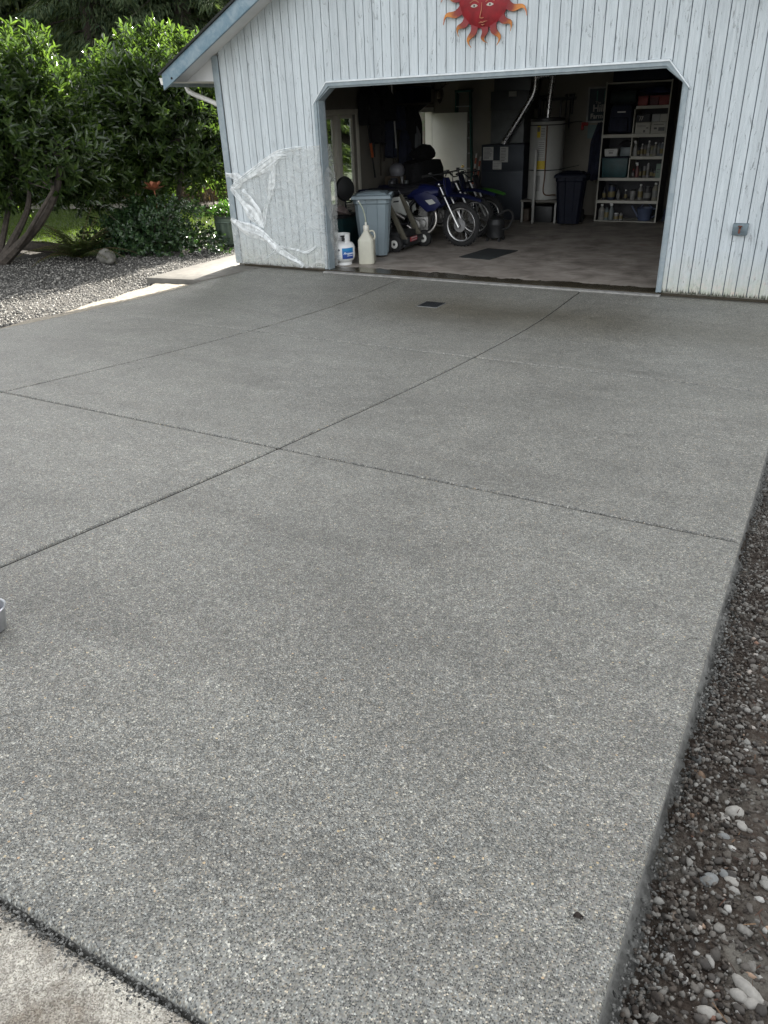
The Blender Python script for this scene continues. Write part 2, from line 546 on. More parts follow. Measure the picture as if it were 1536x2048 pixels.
EDGEC = mat_ground('slab_edge_mortar', [(.25, (.10, .10, .094)), (.5, (.19, .19, .178)), (.8, (.28, .28, .264))], 60, .8, .004)
dme.materials.append(EDGEC)
JD = mat_ground('joint_dirt', [(.3, (.016, .015, .013)), (.7, (.08, .076, .068))], 30, .5, .003)
dme.materials.append(JD)
fz = (SZ - slab_z(SY)).ravel()[F].mean(1)
mi = np.zeros(len(dme.polygons), np.int32); mi[len(F):] = 1; mi[:len(F)][fz < -.0135] = 2; dme.polygons.foreach_set('material_index', mi); tag(drive, kind='structure')
# the step slab round the garage corner
mb = MB()
sp = [(-2.43, -1.30), (-1.425, -1.16), (-1.198, -.012), (-1.30, -.004), (-1.71, -.004), (-1.71, 6.8), (-2.43, 6.8)]
mb.xy(sp, -.16, -.026)
st = mb.build('step_slab', PLAINCON, None, bevel=.008); tag(st, kind='structure')

# ---- old driveway, lower, beyond the near edge
ox = np.linspace(1.5, 9.5, 120); oy = np.concatenate([np.linspace(-13, YN - .06, 60), np.linspace(YN - .05, YN - .006, 12)])
OX, OY = np.meshgrid(ox, oy)
OY2 = OY + NEARSLOPE * (OX - 5.6)
OZ = slab_z(OY) - .012 + .005 * (vnoise(OX, OY, 7, 1) - .5) + .004 * (vnoise(OX, OY, 25, 2) - .5)
OZ = OZ - (np.interp(OY, [YN - .05, YN - .025, YN - .012, YN - .006], [0, .003, .008, .026]) * (.6 + .8 * vnoise(OX, OX * 0, 14, 4)))
old = link('old_driveway', grid_mesh('old_driveway', OX, OY2, OZ), None, OLDCON); tag(old, kind='structure')

# ---- soil bed on the right
rx = np.concatenate([np.linspace(EX - .02, 7.9, 150), np.linspace(7.95, 14, 40)]); ry = np.linspace(-12.5, .0, 420)
RX, RY = np.meshgrid(rx, ry)
RZ = slab_z(RY) - .095 + .05 * (vnoise(RX, RY, 2.2, 4) - .5) + .022 * (vnoise(RX, RY, 9, 6) - .5) + .012 * (vnoise(RX, RY, 28, 8) - .5) + .008 * (vnoise(RX, RY, 60, 9) - .5)
RZ = RZ + .03 * np.clip((RX - 6.6) / .5, 0, 1)
link('soil_bed', grid_mesh('soil_bed', RX, RY, RZ), None, SOIL)['kind'] = 'structure'
# the rough spill of concrete along the foot of the slab edge
sx_ = np.linspace(0, 1, 26); sy_ = np.linspace(-9.25, -.3, 700)
SXX, SYY = np.meshgrid(sx_, sy_)
wid = .022 + .035 * vnoise(SYY, SYY * 0, 1.8, 2) + .025 * vnoise(SYY, SYY * 0, 11, 3)
PX = EX - .004 + SXX * wid
PZ = slab_z(SYY) - .058 - .006 * vnoise(SYY, SYY * 0, 4, 9) - .048 * SXX ** 1.15 + (.022 * (vnoise(PX, SYY, 36, 1) - .5) + .020 * (vnoise(PX, SYY, 85, 2) - .5) + .010 * (vnoise(PX, SYY, 170, 5) - .5)) * np.clip(SXX * 2.2 - .3, 0, 1)
link('concrete_spill', grid_mesh('concrete_spill', PX, SYY, PZ), None, SLUMP)['kind'] = 'structure'

# ---- gravel ground, sand strip, lawn, path on the left
lx = np.linspace(-13, -.9, 180); ly = np.linspace(-11, 8, 220)
LX, LY = np.meshgrid(lx, ly)
LZ = np.minimum(slab_z(LY) - .075, .9) + .02 * (vnoise(LX, LY, 1.5, 3) - .5) + .012 * (vnoise(LX, LY, 14, 2) - .5) - .02 * np.clip((-LX - 2) / 2, 0, 1)
link('gravel_bed', grid_mesh('gravel_bed', LX, LY, LZ), None, GRAVBASE)['kind'] = 'structure'
def gravel_z(x, y): return slab_z(y) - .075 - .02 * np.clip((-x - 2) / 2, 0, 1)
ty = np.linspace(-5.2, -1.35, 160); tx = np.linspace(0, 1, 26)
TX, TY = np.meshgrid(tx, ty)
edge = np.interp(TY, LE_Y, LE_X) + .05
wdt = np.interp(TY, [-5.2, -4.4, -3, -1.35], [.10, .34, .55, .80]) + .14 * (vnoise(TY, TY * 0, 2.5, 3) - .5)
PX = edge - TX * wdt
PZ = slab_z(TY) - .012 - .034 * TX ** .8 + .012 * (vnoise(PX, TY, 20, 4) - .5) * np.clip(TX * 3, 0, 1)
link('sand_strip', grid_mesh('sand_strip', PX, TY, PZ), None, SAND)['kind'] = 'structure'

def blades(name, X, Y, Z, h, w, m, lean=.5):
    n = len(X); a = RNG.uniform(0, 2 * pi, n); l = RNG.uniform(0, lean, n); b = RNG.uniform(0, 2 * pi, n)
    hh = h * RNG.uniform(.5, 1.2, n)
    ux, uy = np.cos(a) * w / 2, np.sin(a) * w / 2
    p = np.stack([X, Y, Z], -1)
    d = np.stack([ux, uy, 0 * ux], -1)
    tip = p + np.stack([np.cos(b) * l * hh, np.sin(b) * l * hh, hh], -1)
    v = np.stack([p - d, p + d, tip], 1).reshape(-1, 3)
    f = np.arange(3 * n).reshape(n, 3)
    return link(name, mesh_np(name, v, f), None, m)
wx = np.linspace(-40, -5.2, 90); wy = np.linspace(.6, 40, 90)
WX, WY = np.meshgrid(wx, wy)
WY = WY + np.clip(-(WX + 5.2), 0, 8) * .0 + .25 * np.sin(WX * .9)
WZ = -.085 + .06 * (vnoise(WX, WY, .6, 4) - .5) + .0 * WX
link('lawn', grid_mesh('lawn', WX, WY, WZ), None, LAWN)['kind'] = 'structure'
n = 52000
gxx = RNG.uniform(-15, -5.3, n); gyy = RNG.uniform(.75, 9, n)
LEAFG = leaf_mat('grass_blade', (.03, .052, .010), (.065, .095, .017), .5, .5)
gr = blades('grass', gxx, gyy, -.09 + .06 * (vnoise(gxx, gyy, .6, 4) - .5), .07, .012, LEAFG)
tag(gr, 'short bright green lawn grass seen beneath the big bushes', 'grass', kind='stuff')
mb = MB()
pp = lerp_pts([(-26, 4.2, 0), (-17, 5.6, 0), (-11.5, 6.6, 0), (-7, 8.6, 0), (-3, 12.5, 0)], 10)
vs = []; 
for i, p in enumerate(pp):
    d = (pp[min(i + 1, len(pp) - 1)] - pp[max(i - 1, 0)]).normalized(); nrm = Vector((-d.y, d.x, 0))
    vs += [p + nrm * .65 + Vector((0, 0, -.045)), p - nrm * .65 + Vector((0, 0, -.045))]
mb.add(vs, [(2 * i, 2 * i + 1, 2 * i + 3, 2 * i + 2) for i in range(len(pp) - 1)])
tag(mb.build('garden_path', PATHM), kind='structure')

# ---- pebbles
def pebble_mesh(name, C, R, m, sub=1, seed=1, squash=(.55, .9), jit=.13):
    bm = bmesh.new(); bmesh.ops.create_icosphere(bm, subdivisions=sub, radius=1)
    bv = np.array([v.co[:] for v in bm.verts]); bf = np.array([[v.index for v in f.verts] for f in bm.faces]); bm.free()
    r = np.random.default_rng(seed); n = len(C)
    sc = np.stack([r.uniform(.75, 1.4, n), r.uniform(.55, 1.0, n), r.uniform(*squash, n)], -1) * R[:, None]
    V = bv[None] * sc[:, None, :] * (1 + r.uniform(-jit, jit, (n, len(bv), 1)))
    a = r.uniform(0, 2 * pi, n); ca, sa = np.cos(a)[:, None], np.sin(a)[:, None]
    t = r.uniform(-.35, .35, n); ct, stt = np.cos(t)[:, None], np.sin(t)[:, None]
    x, y, z = V[..., 0], V[..., 1], V[..., 2]
    x, z = x * ct - z * stt, x * stt + z * ct
    x, y = x * ca - y * sa, x * sa + y * ca
    V = np.stack([x, y, z], -1) + C[:, None, :]
    Fc = (bf[None] + (np.arange(n) * len(bv))[:, None, None]).reshape(-1, 3)
    return link(name, mesh_np(name, V.reshape(-1, 3), Fc, True), None, m)

def stone_mat(name, stops, rough=.75):
    m, t, B, N, L = nodes(name)
    g = N.new('ShaderNodeNewGeometry'); tc = N.new('ShaderNodeTexCoord')
    r = rampn(N, stops); L.new(g.outputs['Random Per Island'], r.inputs[0])
    n = noise(N, L, tc.outputs['Object'], 90, 4, .6)
    rr = rampn(N, [(.3, .72), (.7, 1.15)]); L.new(n.outputs['Fac'], rr.inputs[0])
    c = mixc(N, L, 1.0, r.outputs[0], rr.outputs[0], 'MULTIPLY')
    L.new(c, B.inputs['Base Color']); B.inputs['Roughness'].default_value = rough
    bump(N, L, B, n.outputs['Fac'], .5, .003)
    return m
PEB = stone_mat('soil_pebbles', [(0, (.04, .035, .03)), (.3, (.08, .07, .06)), (.5, (.13, .118, .102)), (.62, (.20, .19, .17)), (.76, (.31, .30, .275)), (.9, (.44, .43, .40)), (.97, (.32, .22, .15)), (1, (.17, .08, .055))])
def soil_z(x, y):
    z = slab_z(y) - .095 + .05 * (vnoise(x, y, 2.2, 4) - .5) + .022 * (vnoise(x, y, 9, 6) - .5)
    return z + .03 * np.clip((x - 6.6) / .5, 0, 1)
def scatter_soil(n, y0, y1, w, r0, r1, seed):
    r = np.random.default_rng(seed)
    y = r.uniform(y0, y1, n); x = EX + .06 + np.abs(r.uniform(0, 1, n)) * w
    keep = vnoise(x, y, 5, 11) + r.uniform(-.25, .25, n) > .42
    x, y = x[keep], y[keep]
    R = r0 + (r1 - r0) * r.uniform(0, 1, len(x)) ** 3.2
    return np.stack([x, y, soil_z(x, y) + R * .25], -1), R
cs = [scatter_soil(8500, -9.6, -7.0, 1.0, .0025, .016, 1), scatter_soil(4000, -7.0, -4.0, 1.3, .006, .02, 2), scatter_soil(1200, -4, -.4, 1.6, .008, .025, 3)]
pb = pebble_mesh('pebbles', np.concatenate([c[0] for c in cs]), np.concatenate([c[1] for c in cs]), PEB, 1, 3)
tag(pb, 'small grey and pale pebbles strewn over the dark soil beside the slab', 'pebbles', kind='stuff')
# dark crumbs and clods hugging the foot of the edge
r = np.random.default_rng(21); n = 30000
yy = r.uniform(-9.6, -1.5, n); xx = EX + .025 + r.gamma(1.3, .22, n)
CR = r.uniform(.0015, .0075, n) * np.where(r.uniform(0, 1, n) < .06, 1.7, 1)
CLOD = stone_mat('clods', [(0, (.02, .016, .013)), (.3, (.05, .038, .029)), (.55, (.085, .073, .06)), (.8, (.14, .13, .115)), (1, (.24, .235, .215))], .9)
cl = pebble_mesh('soil_crumbs', np.stack([xx, yy, soil_z(xx, yy) + CR * .4 + np.clip(.02 - (xx - EX - .06) * .2, 0, .03)], -1), CR, CLOD, 1, 5, (.5, 1.0), .38)
tag(cl, 'dark crumbs of earth and concrete along the foot of the slab edge', 'crumbs', kind='stuff')
# grit of concrete stuck along the spill
r = np.random.default_rng(51); n = 7000
yy = r.uniform(-9.6, -2.5, n); qq = r.uniform(0, 1, n); xx = EX + .012 + qq * .085
CR = r.uniform(.0015, .006, n)
GRIT = stone_mat('concrete_grit', [(0, (.04, .04, .037)), (.5, (.12, .12, .112)), (1, (.25, .248, .232))], .9)
cgr = pebble_mesh('concrete_grit', np.stack([xx, yy, slab_z(yy) - .058 - .048 * qq + CR * .2], -1), CR, GRIT, 1, 15, (.5, 1.0), .35)
tag(cgr, 'grey grit of spilled concrete stuck along the side of the slab', 'grit', kind='stuff')
# grit in the joint against the old driveway
r = np.random.default_rng(61); n = 2600
xx = r.uniform(4.6, 6.47, n); yy = YN - .016 + NEARSLOPE * (xx - 5.6) + r.normal(0, .012, n); CR = r.uniform(.001, .0042, n)
jg = pebble_mesh('joint_grit', np.stack([xx, yy, slab_z(yy) - .020 + np.abs(yy - YN + .016 - NEARSLOPE * (xx - 5.6)) * .3, ], -1), CR, GRIT, 1, 16, (.5, 1.0), .35)
tag(jg, 'loose grit lying in the joint between the new slab and the old concrete', 'grit', kind='stuff')
# bark scraps and roots
r = np.random.default_rng(31); n = 4200
yy = r.uniform(-9.6, -4, n); xx = EX + .16 + r.uniform(0, 1.2, n) ** .8
a = r.uniform(0, 2 * pi, n); ln = r.uniform(.006, .035, n) * np.where(r.uniform(0, 1, n) < .06, 1.8, 1); wd = r.uniform(.0006, .002, n)
p = np.stack([xx, yy, soil_z(xx, yy) + .012], -1); d = np.stack([np.cos(a) * ln, np.sin(a) * ln, r.uniform(-.006, .012, n)], -1); q = np.stack([-np.sin(a) * wd, np.cos(a) * wd, 0 * a], -1)
v = np.stack([p - q, p + q, p + d + q * .6, p + d - q * .6], 1).reshape(-1, 3)
lt = link('bark_litter', mesh_np('bark_litter', v, np.arange(4 * n).reshape(n, 4)), None, stone_mat('bark', [(0, (.03, .015, .01)), (.7, (.08, .036, .02)), (1, (.17, .11, .06))], .9))
tag(lt, 'reddish brown bark scraps and root bits lying over the soil', 'litter', kind='stuff')
# crushed gravel left of the driveway
r = np.random.default_rng(41); n = 52000
xx = r.uniform(-9.5, -.9, n); yy = r.uniform(-5.6, 3.2, n)
edge = np.interp(yy, LE_Y, LE_X)
lim = np.where(yy < -1.3, edge - np.interp(yy, [-5.6, -5.2, -4.4, -3, -1.35], [.04, .06, .24, .46, .72]), -2.5)
keep = (xx < lim + r.normal(0, .06, n)) & ((xx > -6.4 + .3 * np.sin(yy * 2)) | (yy < -1.1))
keep &= ~((xx < -5.4) & (yy > .4))
keep &= ~((xx < -3.9) & (yy > .6) & (r.uniform(0, 1, n) < .8))
xx, yy = xx[keep], yy[keep]
R = r.uniform(.007, .020, len(xx))
GST = stone_mat('crushed_gravel', [(0, (.03, .03, .027)), (.4, (.09, .086, .078)), (.7, (.175, .168, .152)), (.9, (.29, .28, .25)), (1, (.40, .38, .34))])
gv = pebble_mesh('gravel', np.stack([xx, yy, gravel_z(xx, yy) + R * .3], -1), R, GST, 1, 6, (.5, 1.0), .3)
tag(gv, 'crushed grey gravel spread between the driveway and the bushes', 'gravel', kind='stuff')
# ================================================================ GARAGE
def mat_siding():
    m, t, B, N, L = nodes('white_siding')
    g = N.new('ShaderNodeTexCoord'); P = g.outputs['Object']
    mp = N.new('ShaderNodeMapping'); mp.inputs['Scale'].default_value = (26, 26, 1.7); L.new(P, mp.inputs[0])
    # every board its own grain
    s = N.new('ShaderNodeSeparateXYZ'); L.new(P, s.inputs[0])
    bid = math_(N, L, 'FLOOR', math_(N, L, 'DIVIDE', math_(N, L, 'ADD', s.outputs[0], 1.69), .128))
    wn = N.new('ShaderNodeTexWhiteNoise'); wn.noise_dimensions = '1D'; L.new(bid, wn.inputs['W'])
    cb = N.new('ShaderNodeCombineXYZ'); L.new(math_(N, L, 'MULTIPLY', wn.outputs['Value'], 90), cb.inputs[2])
    L.new(math_(N, L, 'MULTIPLY', wn.outputs['Value'], 37), cb.inputs[0])
    ad = N.new('ShaderNodeVectorMath'); ad.operation = 'ADD'; L.new(mp.outputs[0], ad.inputs[0]); L.new(cb.outputs[0], ad.inputs[1])
    grain = noise(N, L, ad.outputs[0], 1.0, 7, .65, 1.6)
    mp2 = N.new('ShaderNodeMapping'); mp2.inputs['Scale'].default_value = (9, 9, 2.6); L.new(P, mp2.inputs[0])
    ad2 = N.new('ShaderNodeVectorMath'); ad2.operation = 'ADD'; L.new(mp2.outputs[0], ad2.inputs[0]); L.new(cb.outputs[0], ad2.inputs[1])
    knot = noise(N, L, ad2.outputs[0], 1.0, 5, .7, 2.4)
    c = rampn(N, [(.26, (.40, .45, .475)), (.40, (.515, .568, .592)), (.6, (.575, .625, .648)), (.74, (.65, .69, .705))]); L.new(grain.outputs['Fac'], c.inputs[0])
    kf = rampn(N, [(.60, 0), (.68, 1)]); L.new(knot.outputs['Fac'], kf.inputs[0])
    col = mixc(N, L, math_(N, L, 'MULTIPLY', kf.outputs[0], .35), c.outputs[0], (.50, .52, .53))
    # board to board change
    bv = rampn(N, [(0, .92), (1, 1.05)]); L.new(wn.outputs['Value'], bv.inputs[0])
    col = mixc(N, L, 1.0, col, bv.outputs[0], 'MULTIPLY')
    # flaked and bare spots
    fl = noise(N, L, ad.outputs[0], 3.4, 5, .7, .6)
    ff = rampn(N, [(.73, 0), (.76, 1)]); L.new(fl.outputs['Fac'], ff.inputs[0])
    col = mixc(N, L, math_(N, L, 'MULTIPLY', ff.outputs[0], .6), col, (.30, .29, .27))
    # algae and splash stain near the bottom
    zn = noise(N, L, P, 5, 5, .65)
    zz = math_(N, L, 'ADD', s.outputs[2], math_(N, L, 'MULTIPLY', math_(N, L, 'SUBTRACT', zn.outputs['Fac'], .5), .5))
    al = rampn(N, [(.02, 1.0), (.20, .45), (.5, 0.0)]); L.new(zz, al.inputs[0])
    sn = noise(N, L, P, 14, 4, .7)
    sc = rampn(N, [(.35, (.42, .45, .33)), (.55, (.55, .53, .43)), (.68, (.60, .46, .36))]); L.new(sn.outputs['Fac'], sc.inputs[0])
    col = mixc(N, L, math_(N, L, 'MULTIPLY', al.outputs[0], .75), col, sc.outputs[0])
    z2 = math_(N, L, 'ADD', s.outputs[2], math_(N, L, 'MULTIPLY', math_(N, L, 'SUBTRACT', fl.outputs['Fac'], .5), .28))
    rot = rampn(N, [(.018, 1.0), (.045, 0.0)]); L.new(z2, rot.inputs[0])
    col = mixc(N, L, rot.outputs[0], col, (.05, .055, .035))
    L.new(col, B.inputs['Base Color'])
    B.inputs['Roughness'].default_value = .62
    hh = math_(N, L, 'ADD', grain.outputs['Fac'], math_(N, L, 'MULTIPLY', kf.outputs[0], .5))
    bump(N, L, B, hh, 1.0, .013)
    return m
SIDING = mat_siding()
GROOVE = M('siding_groove', (.13, .155, .175), .8, var=.3, scale=12)

def mat_trim(name, col, chalk=(.30, .40, .46)):
    m, t, B, N, L = nodes(name)
    g = N.new('ShaderNodeTexCoord'); P = g.outputs['Object']
    n = noise(N, L, P, 7, 7, .7, .8); r = rampn(N, [(.42, 0), (.62, 1)]); L.new(n.outputs['Fac'], r.inputs[0])
    c = mixc(N, L, r.outputs[0], col, chalk)
    n2 = noise(N, L, P, 55, 4, .7); r2 = rampn(N, [(.68, 0), (.72, 1)]); L.new(n2.outputs['Fac'], r2.inputs[0])
    c = mixc(N, L, math_(N, L, 'MULTIPLY', r2.outputs[0], .5), c, (.16, .2, .24))
    L.new(c, B.inputs['Base Color']); B.inputs['Roughness'].default_value = .6
    bump(N, L, B, n2.outputs['Fac'], .4, .002)
    return m
TRIM = mat_trim('blue_trim', (.235, .285, .31), (.30, .345, .365))
RAKEM = mat_trim('blue_rake', (.15, .235, .29), (.25, .325, .37))
SOFFIT = M('soffit_paint', (.66, .66, .65), .7, var=.08, scale=3)
SHINGLE = M('dark_shingle', (.025, .027, .026), .9, var=.5, scale=30, bmp=.01)
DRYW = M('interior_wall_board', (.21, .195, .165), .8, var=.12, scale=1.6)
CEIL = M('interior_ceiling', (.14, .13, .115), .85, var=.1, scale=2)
WHITEP = M('white_gloss_paint', (.60, .60, .56), .45, var=.06, scale=3)
CREAM = M('cream_window_paint', (.72, .69, .60), .5, var=.08, scale=4)
METALW = M('pale_flashing', (.62, .66, .68), .4, .3, var=.15, scale=10)
FOUND = M('foundation_concrete', (.10, .095, .085), .9, var=.4, scale=9, bmp=.006)

XL_, XR_ = -1.69, 6.57
XC = (XL_ + XR_) / 2
DW, DH = 4.88, 2.445
YB = 6.95
def soff(x): return 2.908 + .507 * ((x if x < XC else 2 * XC - x) + 1.571)
def dtop(x):
    if x <= 0 or x >= DW: return None
    return float(np.interp(x, [0, .234, DW - .234, DW], [2.204, DH, DH, 2.204]))
G = thing('garage', (XC, 0, 0), 'white board sided garage with pale blue trim and its wide door open', 'garage')

# front wall of grooved boards
mbs = MB(); mbg = MB()
xsd = []
x = XL_ + .095
cols = []
gw = .011
edges = [XL_ + .09]
k = 0
while edges[-1] < XR_ - .09:
    edges.append(min(edges[-1] + .128, XR_ - .09))
br = [0, .234, DW - .234, DW]
rr = random.Random(3)
for a, b in zip(edges[:-1], edges[1:]):
    sub = sorted(set([a + gw, b] + [q for q in br if a + gw < q < b] + [a + gw + (b - a - gw) * t for t in (.2, .4, .6, .8)]))
    for u, v in zip(sub[:-1], sub[1:]):
        mid = (u + v) / 2
        tu, tv = soff(u), soff(v)
        if 0 < mid < DW:
            bu = dtop(min(max(u, 1e-4), DW - 1e-4)); bv = dtop(min(max(v, 1e-4), DW - 1e-4))
        else:
            bu = bv = .012 + rr.uniform(-.006, .014) - (.006 if mid > DW else 0)
        mbs.add([(u, 0, bu), (v, 0, bv), (v, 0, tv), (u, 0, tu), (u, .012, bu), (v, .012, bv)], [(0, 1, 2, 3), (0, 4, 5, 1)])
    # the side faces of the groove and its floor
    for x0, flip in ((a + gw, 0), (b, 1)):
        bz = dtop(x0) if 0 < x0 < DW else .03
        mbs.add([(x0, 0, bz), (x0, .011, bz), (x0, .011, soff(x0)), (x0, 0, soff(x0))], [(0, 1, 2, 3)])
    bz = dtop(a + gw / 2) if 0 < a + gw / 2 < DW else .02
    mbg.add([(a - .002, .010, bz), (a + gw + .002, .010, bz), (a + gw + .002, .010, soff(a)), (a - .002, .010, soff(a))], [(0, 1, 2, 3)])
sid = mbs.build('front_siding', SIDING, G)
mbg.build('board_groove', GROOVE, sid)
# framing behind the boards (blocks light), with the chamfered opening
def wall_poly():
    return [(XL_, -.1), (0, -.1), (0, 2.204), (.234, DH), (DW - .234, DH), (DW, 2.204), (DW, -.1), (XR_, -.1), (XR_, soff(XR_) - .01), (XC, soff(XC) - .01), (XL_, soff(XL_) - .01)]
mb = MB()
mb.xz([(XL_ + .02, -.01), (-.001, -.01), (-.001, 2.203), (.232, DH + .002), (2.2, DH + .002), (2.2, soff(2.2) - .02), (XL_ + .02, soff(XL_ + .02) - .02)], .014, .13)
mb.xz([(2.2, DH + .002), (DW - .232, DH + .002), (DW + .001, 2.203), (DW + .001, -.01), (XR_ - .02, -.01), (XR_ - .02, soff(XR_ - .02) - .02), (XC, soff(XC) - .02), (2.2, soff(2.2) - .02)], .014, .13)
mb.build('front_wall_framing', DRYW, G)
# foundation stem under the boards
for a_, b_ in (((XL_ + .015, .016, -.2), (-.01, .2, -.004)), ((DW + .01, .016, -.2), (XR_ - .01, .2, -.004)), ((XL_ + .015, .2, -.2), (XL_ + .16, YB, -.004))):
    mb = MB(); mb.b2(a_, b_); mb.build('foundation', FOUND, G)
# corner boards
mb = MB(); mb.b2((XL_ - .02, -.022, .012), (XL_ + .088, 0.0, 2.86)); mb.b2((XL_ - .02, 0.0, .012), (XL_, .09, 2.56)); mb.build('corner_board', TRIM, G, bevel=.003)
mb = MB(); mb.b2((XR_ - .088, -.022, .012), (XR_ + .02, 0.0, 2.86)); mb.build('corner_board', TRIM, G, bevel=.003)

# side and back walls with window and door openings
XI = XL_ + .13
mb = MB()
wy0, wy1, wz0, wz1 = 2.45, 3.62, .48, 2.04       # window
dy0, dy1, dz1 = 5.98, 6.80, 2.02                 # side door
H = 2.75
def lw(y0, z0, y1, z1): mb.b2((XL_ + .01, y0, z0), (XI, y1, z1))
lw(.132, -.01, wy0, H); lw(wy0, -.01, wy1, wz0); lw(wy0, wz1, wy1, H); lw(wy1, -.01, dy0, H); lw(dy0, dz1, dy1, H); lw(dy1, -.01, YB + .1, H)
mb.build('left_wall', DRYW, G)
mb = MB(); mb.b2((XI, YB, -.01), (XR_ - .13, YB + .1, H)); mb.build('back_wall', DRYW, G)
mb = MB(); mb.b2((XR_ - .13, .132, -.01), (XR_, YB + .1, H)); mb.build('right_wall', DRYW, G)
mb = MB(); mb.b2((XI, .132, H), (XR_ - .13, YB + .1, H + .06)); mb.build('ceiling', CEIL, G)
# exterior boards of the left wall
mb = MB()
def le(y0, z0, y1, z1): mb.b2((XL_ - .004, y0, z0), (XL_ + .008, y1, z1))
le(.09, .012, wy0, 2.56); le(wy0, .012, wy1, wz0); le(wy0, wz1, wy1, 2.56); le(wy1, .012, dy0, 2.56); le(dy0, dz1, dy1, 2.56); le(dy1, .012, YB + .1, 2.56)
mb.build('side_siding', SIDING, G)
# garage floor
def mat_floor():
    m, t, B, N, L = nodes('garage_floor')
    g = N.new('ShaderNodeTexCoord'); P = g.outputs['Object']
    n = noise(N, L, P, 2.2, 7, .65, .5); r = rampn(N, [(.3, (.15, .13, .11)), (.5, (.30, .265, .23)), (.7, (.43, .39, .345))]); L.new(n.outputs['Fac'], r.inputs[0])
    mp = N.new('ShaderNodeMapping'); mp.inputs['Scale'].default_value = (3, 22, 1); mp.inputs['Rotation'].default_value = (0, 0, .25); L.new(P, mp.inputs[0])
    n2 = noise(N, L, mp.outputs[0], 1.0, 5, .7); r2 = rampn(N, [(.3, .65), (.7, 1.2)]); L.new(n2.outputs['Fac'], r2.inputs[0])
    c = mixc(N, L, 1.0, r.outputs[0], r2.outputs[0], 'MULTIPLY')
    n3 = noise(N, L, P, .9, 4, .5); r3 = rampn(N, [(.62, 0), (.7, 1)]); L.new(n3.outputs['Fac'], r3.inputs[0])
    c = mixc(N, L, math_(N, L, 'MULTIPLY', r3.outputs[0], .4), c, (.17, .06, .045))
    # rain blown in under the door line
    s = N.new('ShaderNodeSeparateXYZ'); L.new(P, s.inputs[0])
    wn = noise(N, L, P, 1.3, 5, .65, .3)
    lim = math_(N, L, 'MULTIPLY_ADD', wn.outputs['Fac'], .62); N[lim.node.name].inputs[2].default_value = -.03
    wet = rampn(N, [(.49, 0), (.515, 1)]); L.new(math_(N, L, 'ADD', math_(N, L, 'SUBTRACT', lim, s.outputs[1]), .5), wet.inputs[0])
    c = mixc(N, L, wet.outputs[0], c, (.045, .038, .026))
    L.new(c, B.inputs['Base Color'])
    rg = rampn(N, [(0, .62), (1, .22)]); L.new(wet.outputs[0], rg.inputs[0]); L.new(rg.outputs[0], B.inputs['Roughness'])
    bump(N, L, B, n2.outputs['Fac'], .15, .004)
    return m
mb = MB(); mb.b2((XI, .0, -.15), (XR_ - .13, YB, 0.0)); mb.build('floor', mat_floor(), G)
mb = MB(); mb.b2((0.0, -.095, -.15), (DW, -.001, -.012)); mb.build('threshold', M('threshold_concrete', (.24, .235, .22), .7, var=.3, scale=14, bmp=.004), G, bevel=.006)
# jambs and trim of the door opening
mb = MB()
def loop(o, zi): return [(0 + o, zi), (0 + o, 2.204 + o * .41), (.234 + o * .41, DH - o), (DW - .234 - o * .41, DH - o), (DW - o, 2.204 + o * .41), (DW - o, zi)]
def frame(mb, o0, o1, y0, y1, zi=.004):
    A, Bq = loop(o0, zi), loop(o1, zi)
    for i in range(5):
        vs = [(A[i][0], y0, A[i][1]), (A[i + 1][0], y0, A[i + 1][1]), (Bq[i + 1][0], y0, Bq[i + 1][1]), (Bq[i][0], y0, Bq[i][1])]
        vs += [(q[0], y1, q[2]) for q in vs]
        mb.add(vs, [(0, 1, 2, 3), (7, 6, 5, 4), (0, 4, 5, 1), (2, 6, 7, 3), (1, 5, 6, 2), (0, 3, 7, 4)])
frame(mb, .049, .068, -.001, .150)
mb.build('door_jamb', TRIM, G)
mb = MB(); frame(mb, .001, .0485, -.024, .140, .012); mb.build('door_trim', TRIM, G)
mb = MB()
HD = [(-.012, 2.204 - .012), (.234 - .005, DH + .012), (DW - .234 + .005, DH + .012), (DW + .012, 2.204 - .012)]
for (x0, z0), (x1, z1) in zip(HD[:-1], HD[1:]):
    mb.add([(x0, -.036, z0), (x1, -.036, z1), (x1, -.001, z1 + .006), (x0, -.001, z0 + .006), (x0, -.036, z0 - .018), (x1, -.036, z1 - .018)], [(0, 1, 2, 3), (4, 5, 1, 0)])
mb.build('drip_flashing', METALW, G)
# the raised overhead door under the ceiling
DOORM = M('overhead_door_panel', (.38, .36, .33), .6, var=.1, scale=3)
od = MB(); 
for i in range(4): od.b2((.06, .62 + i * .62, 2.60), (DW - .06, 1.21 + i * .62, 2.645))
odo = od.build('overhead_door', DOORM, G, bevel=.006)
for x in (.03, DW - .03):
    mb = MB(); mb.tube([(x, .2, .1), (x, .2, 2.2), (x, .3, 2.5), (x, .6, 2.6), (x, 3.1, 2.62)], .018, 6)
    mb.build('track', M('galvanised', (.20, .21, .22), .5, .6, var=.2), odo)

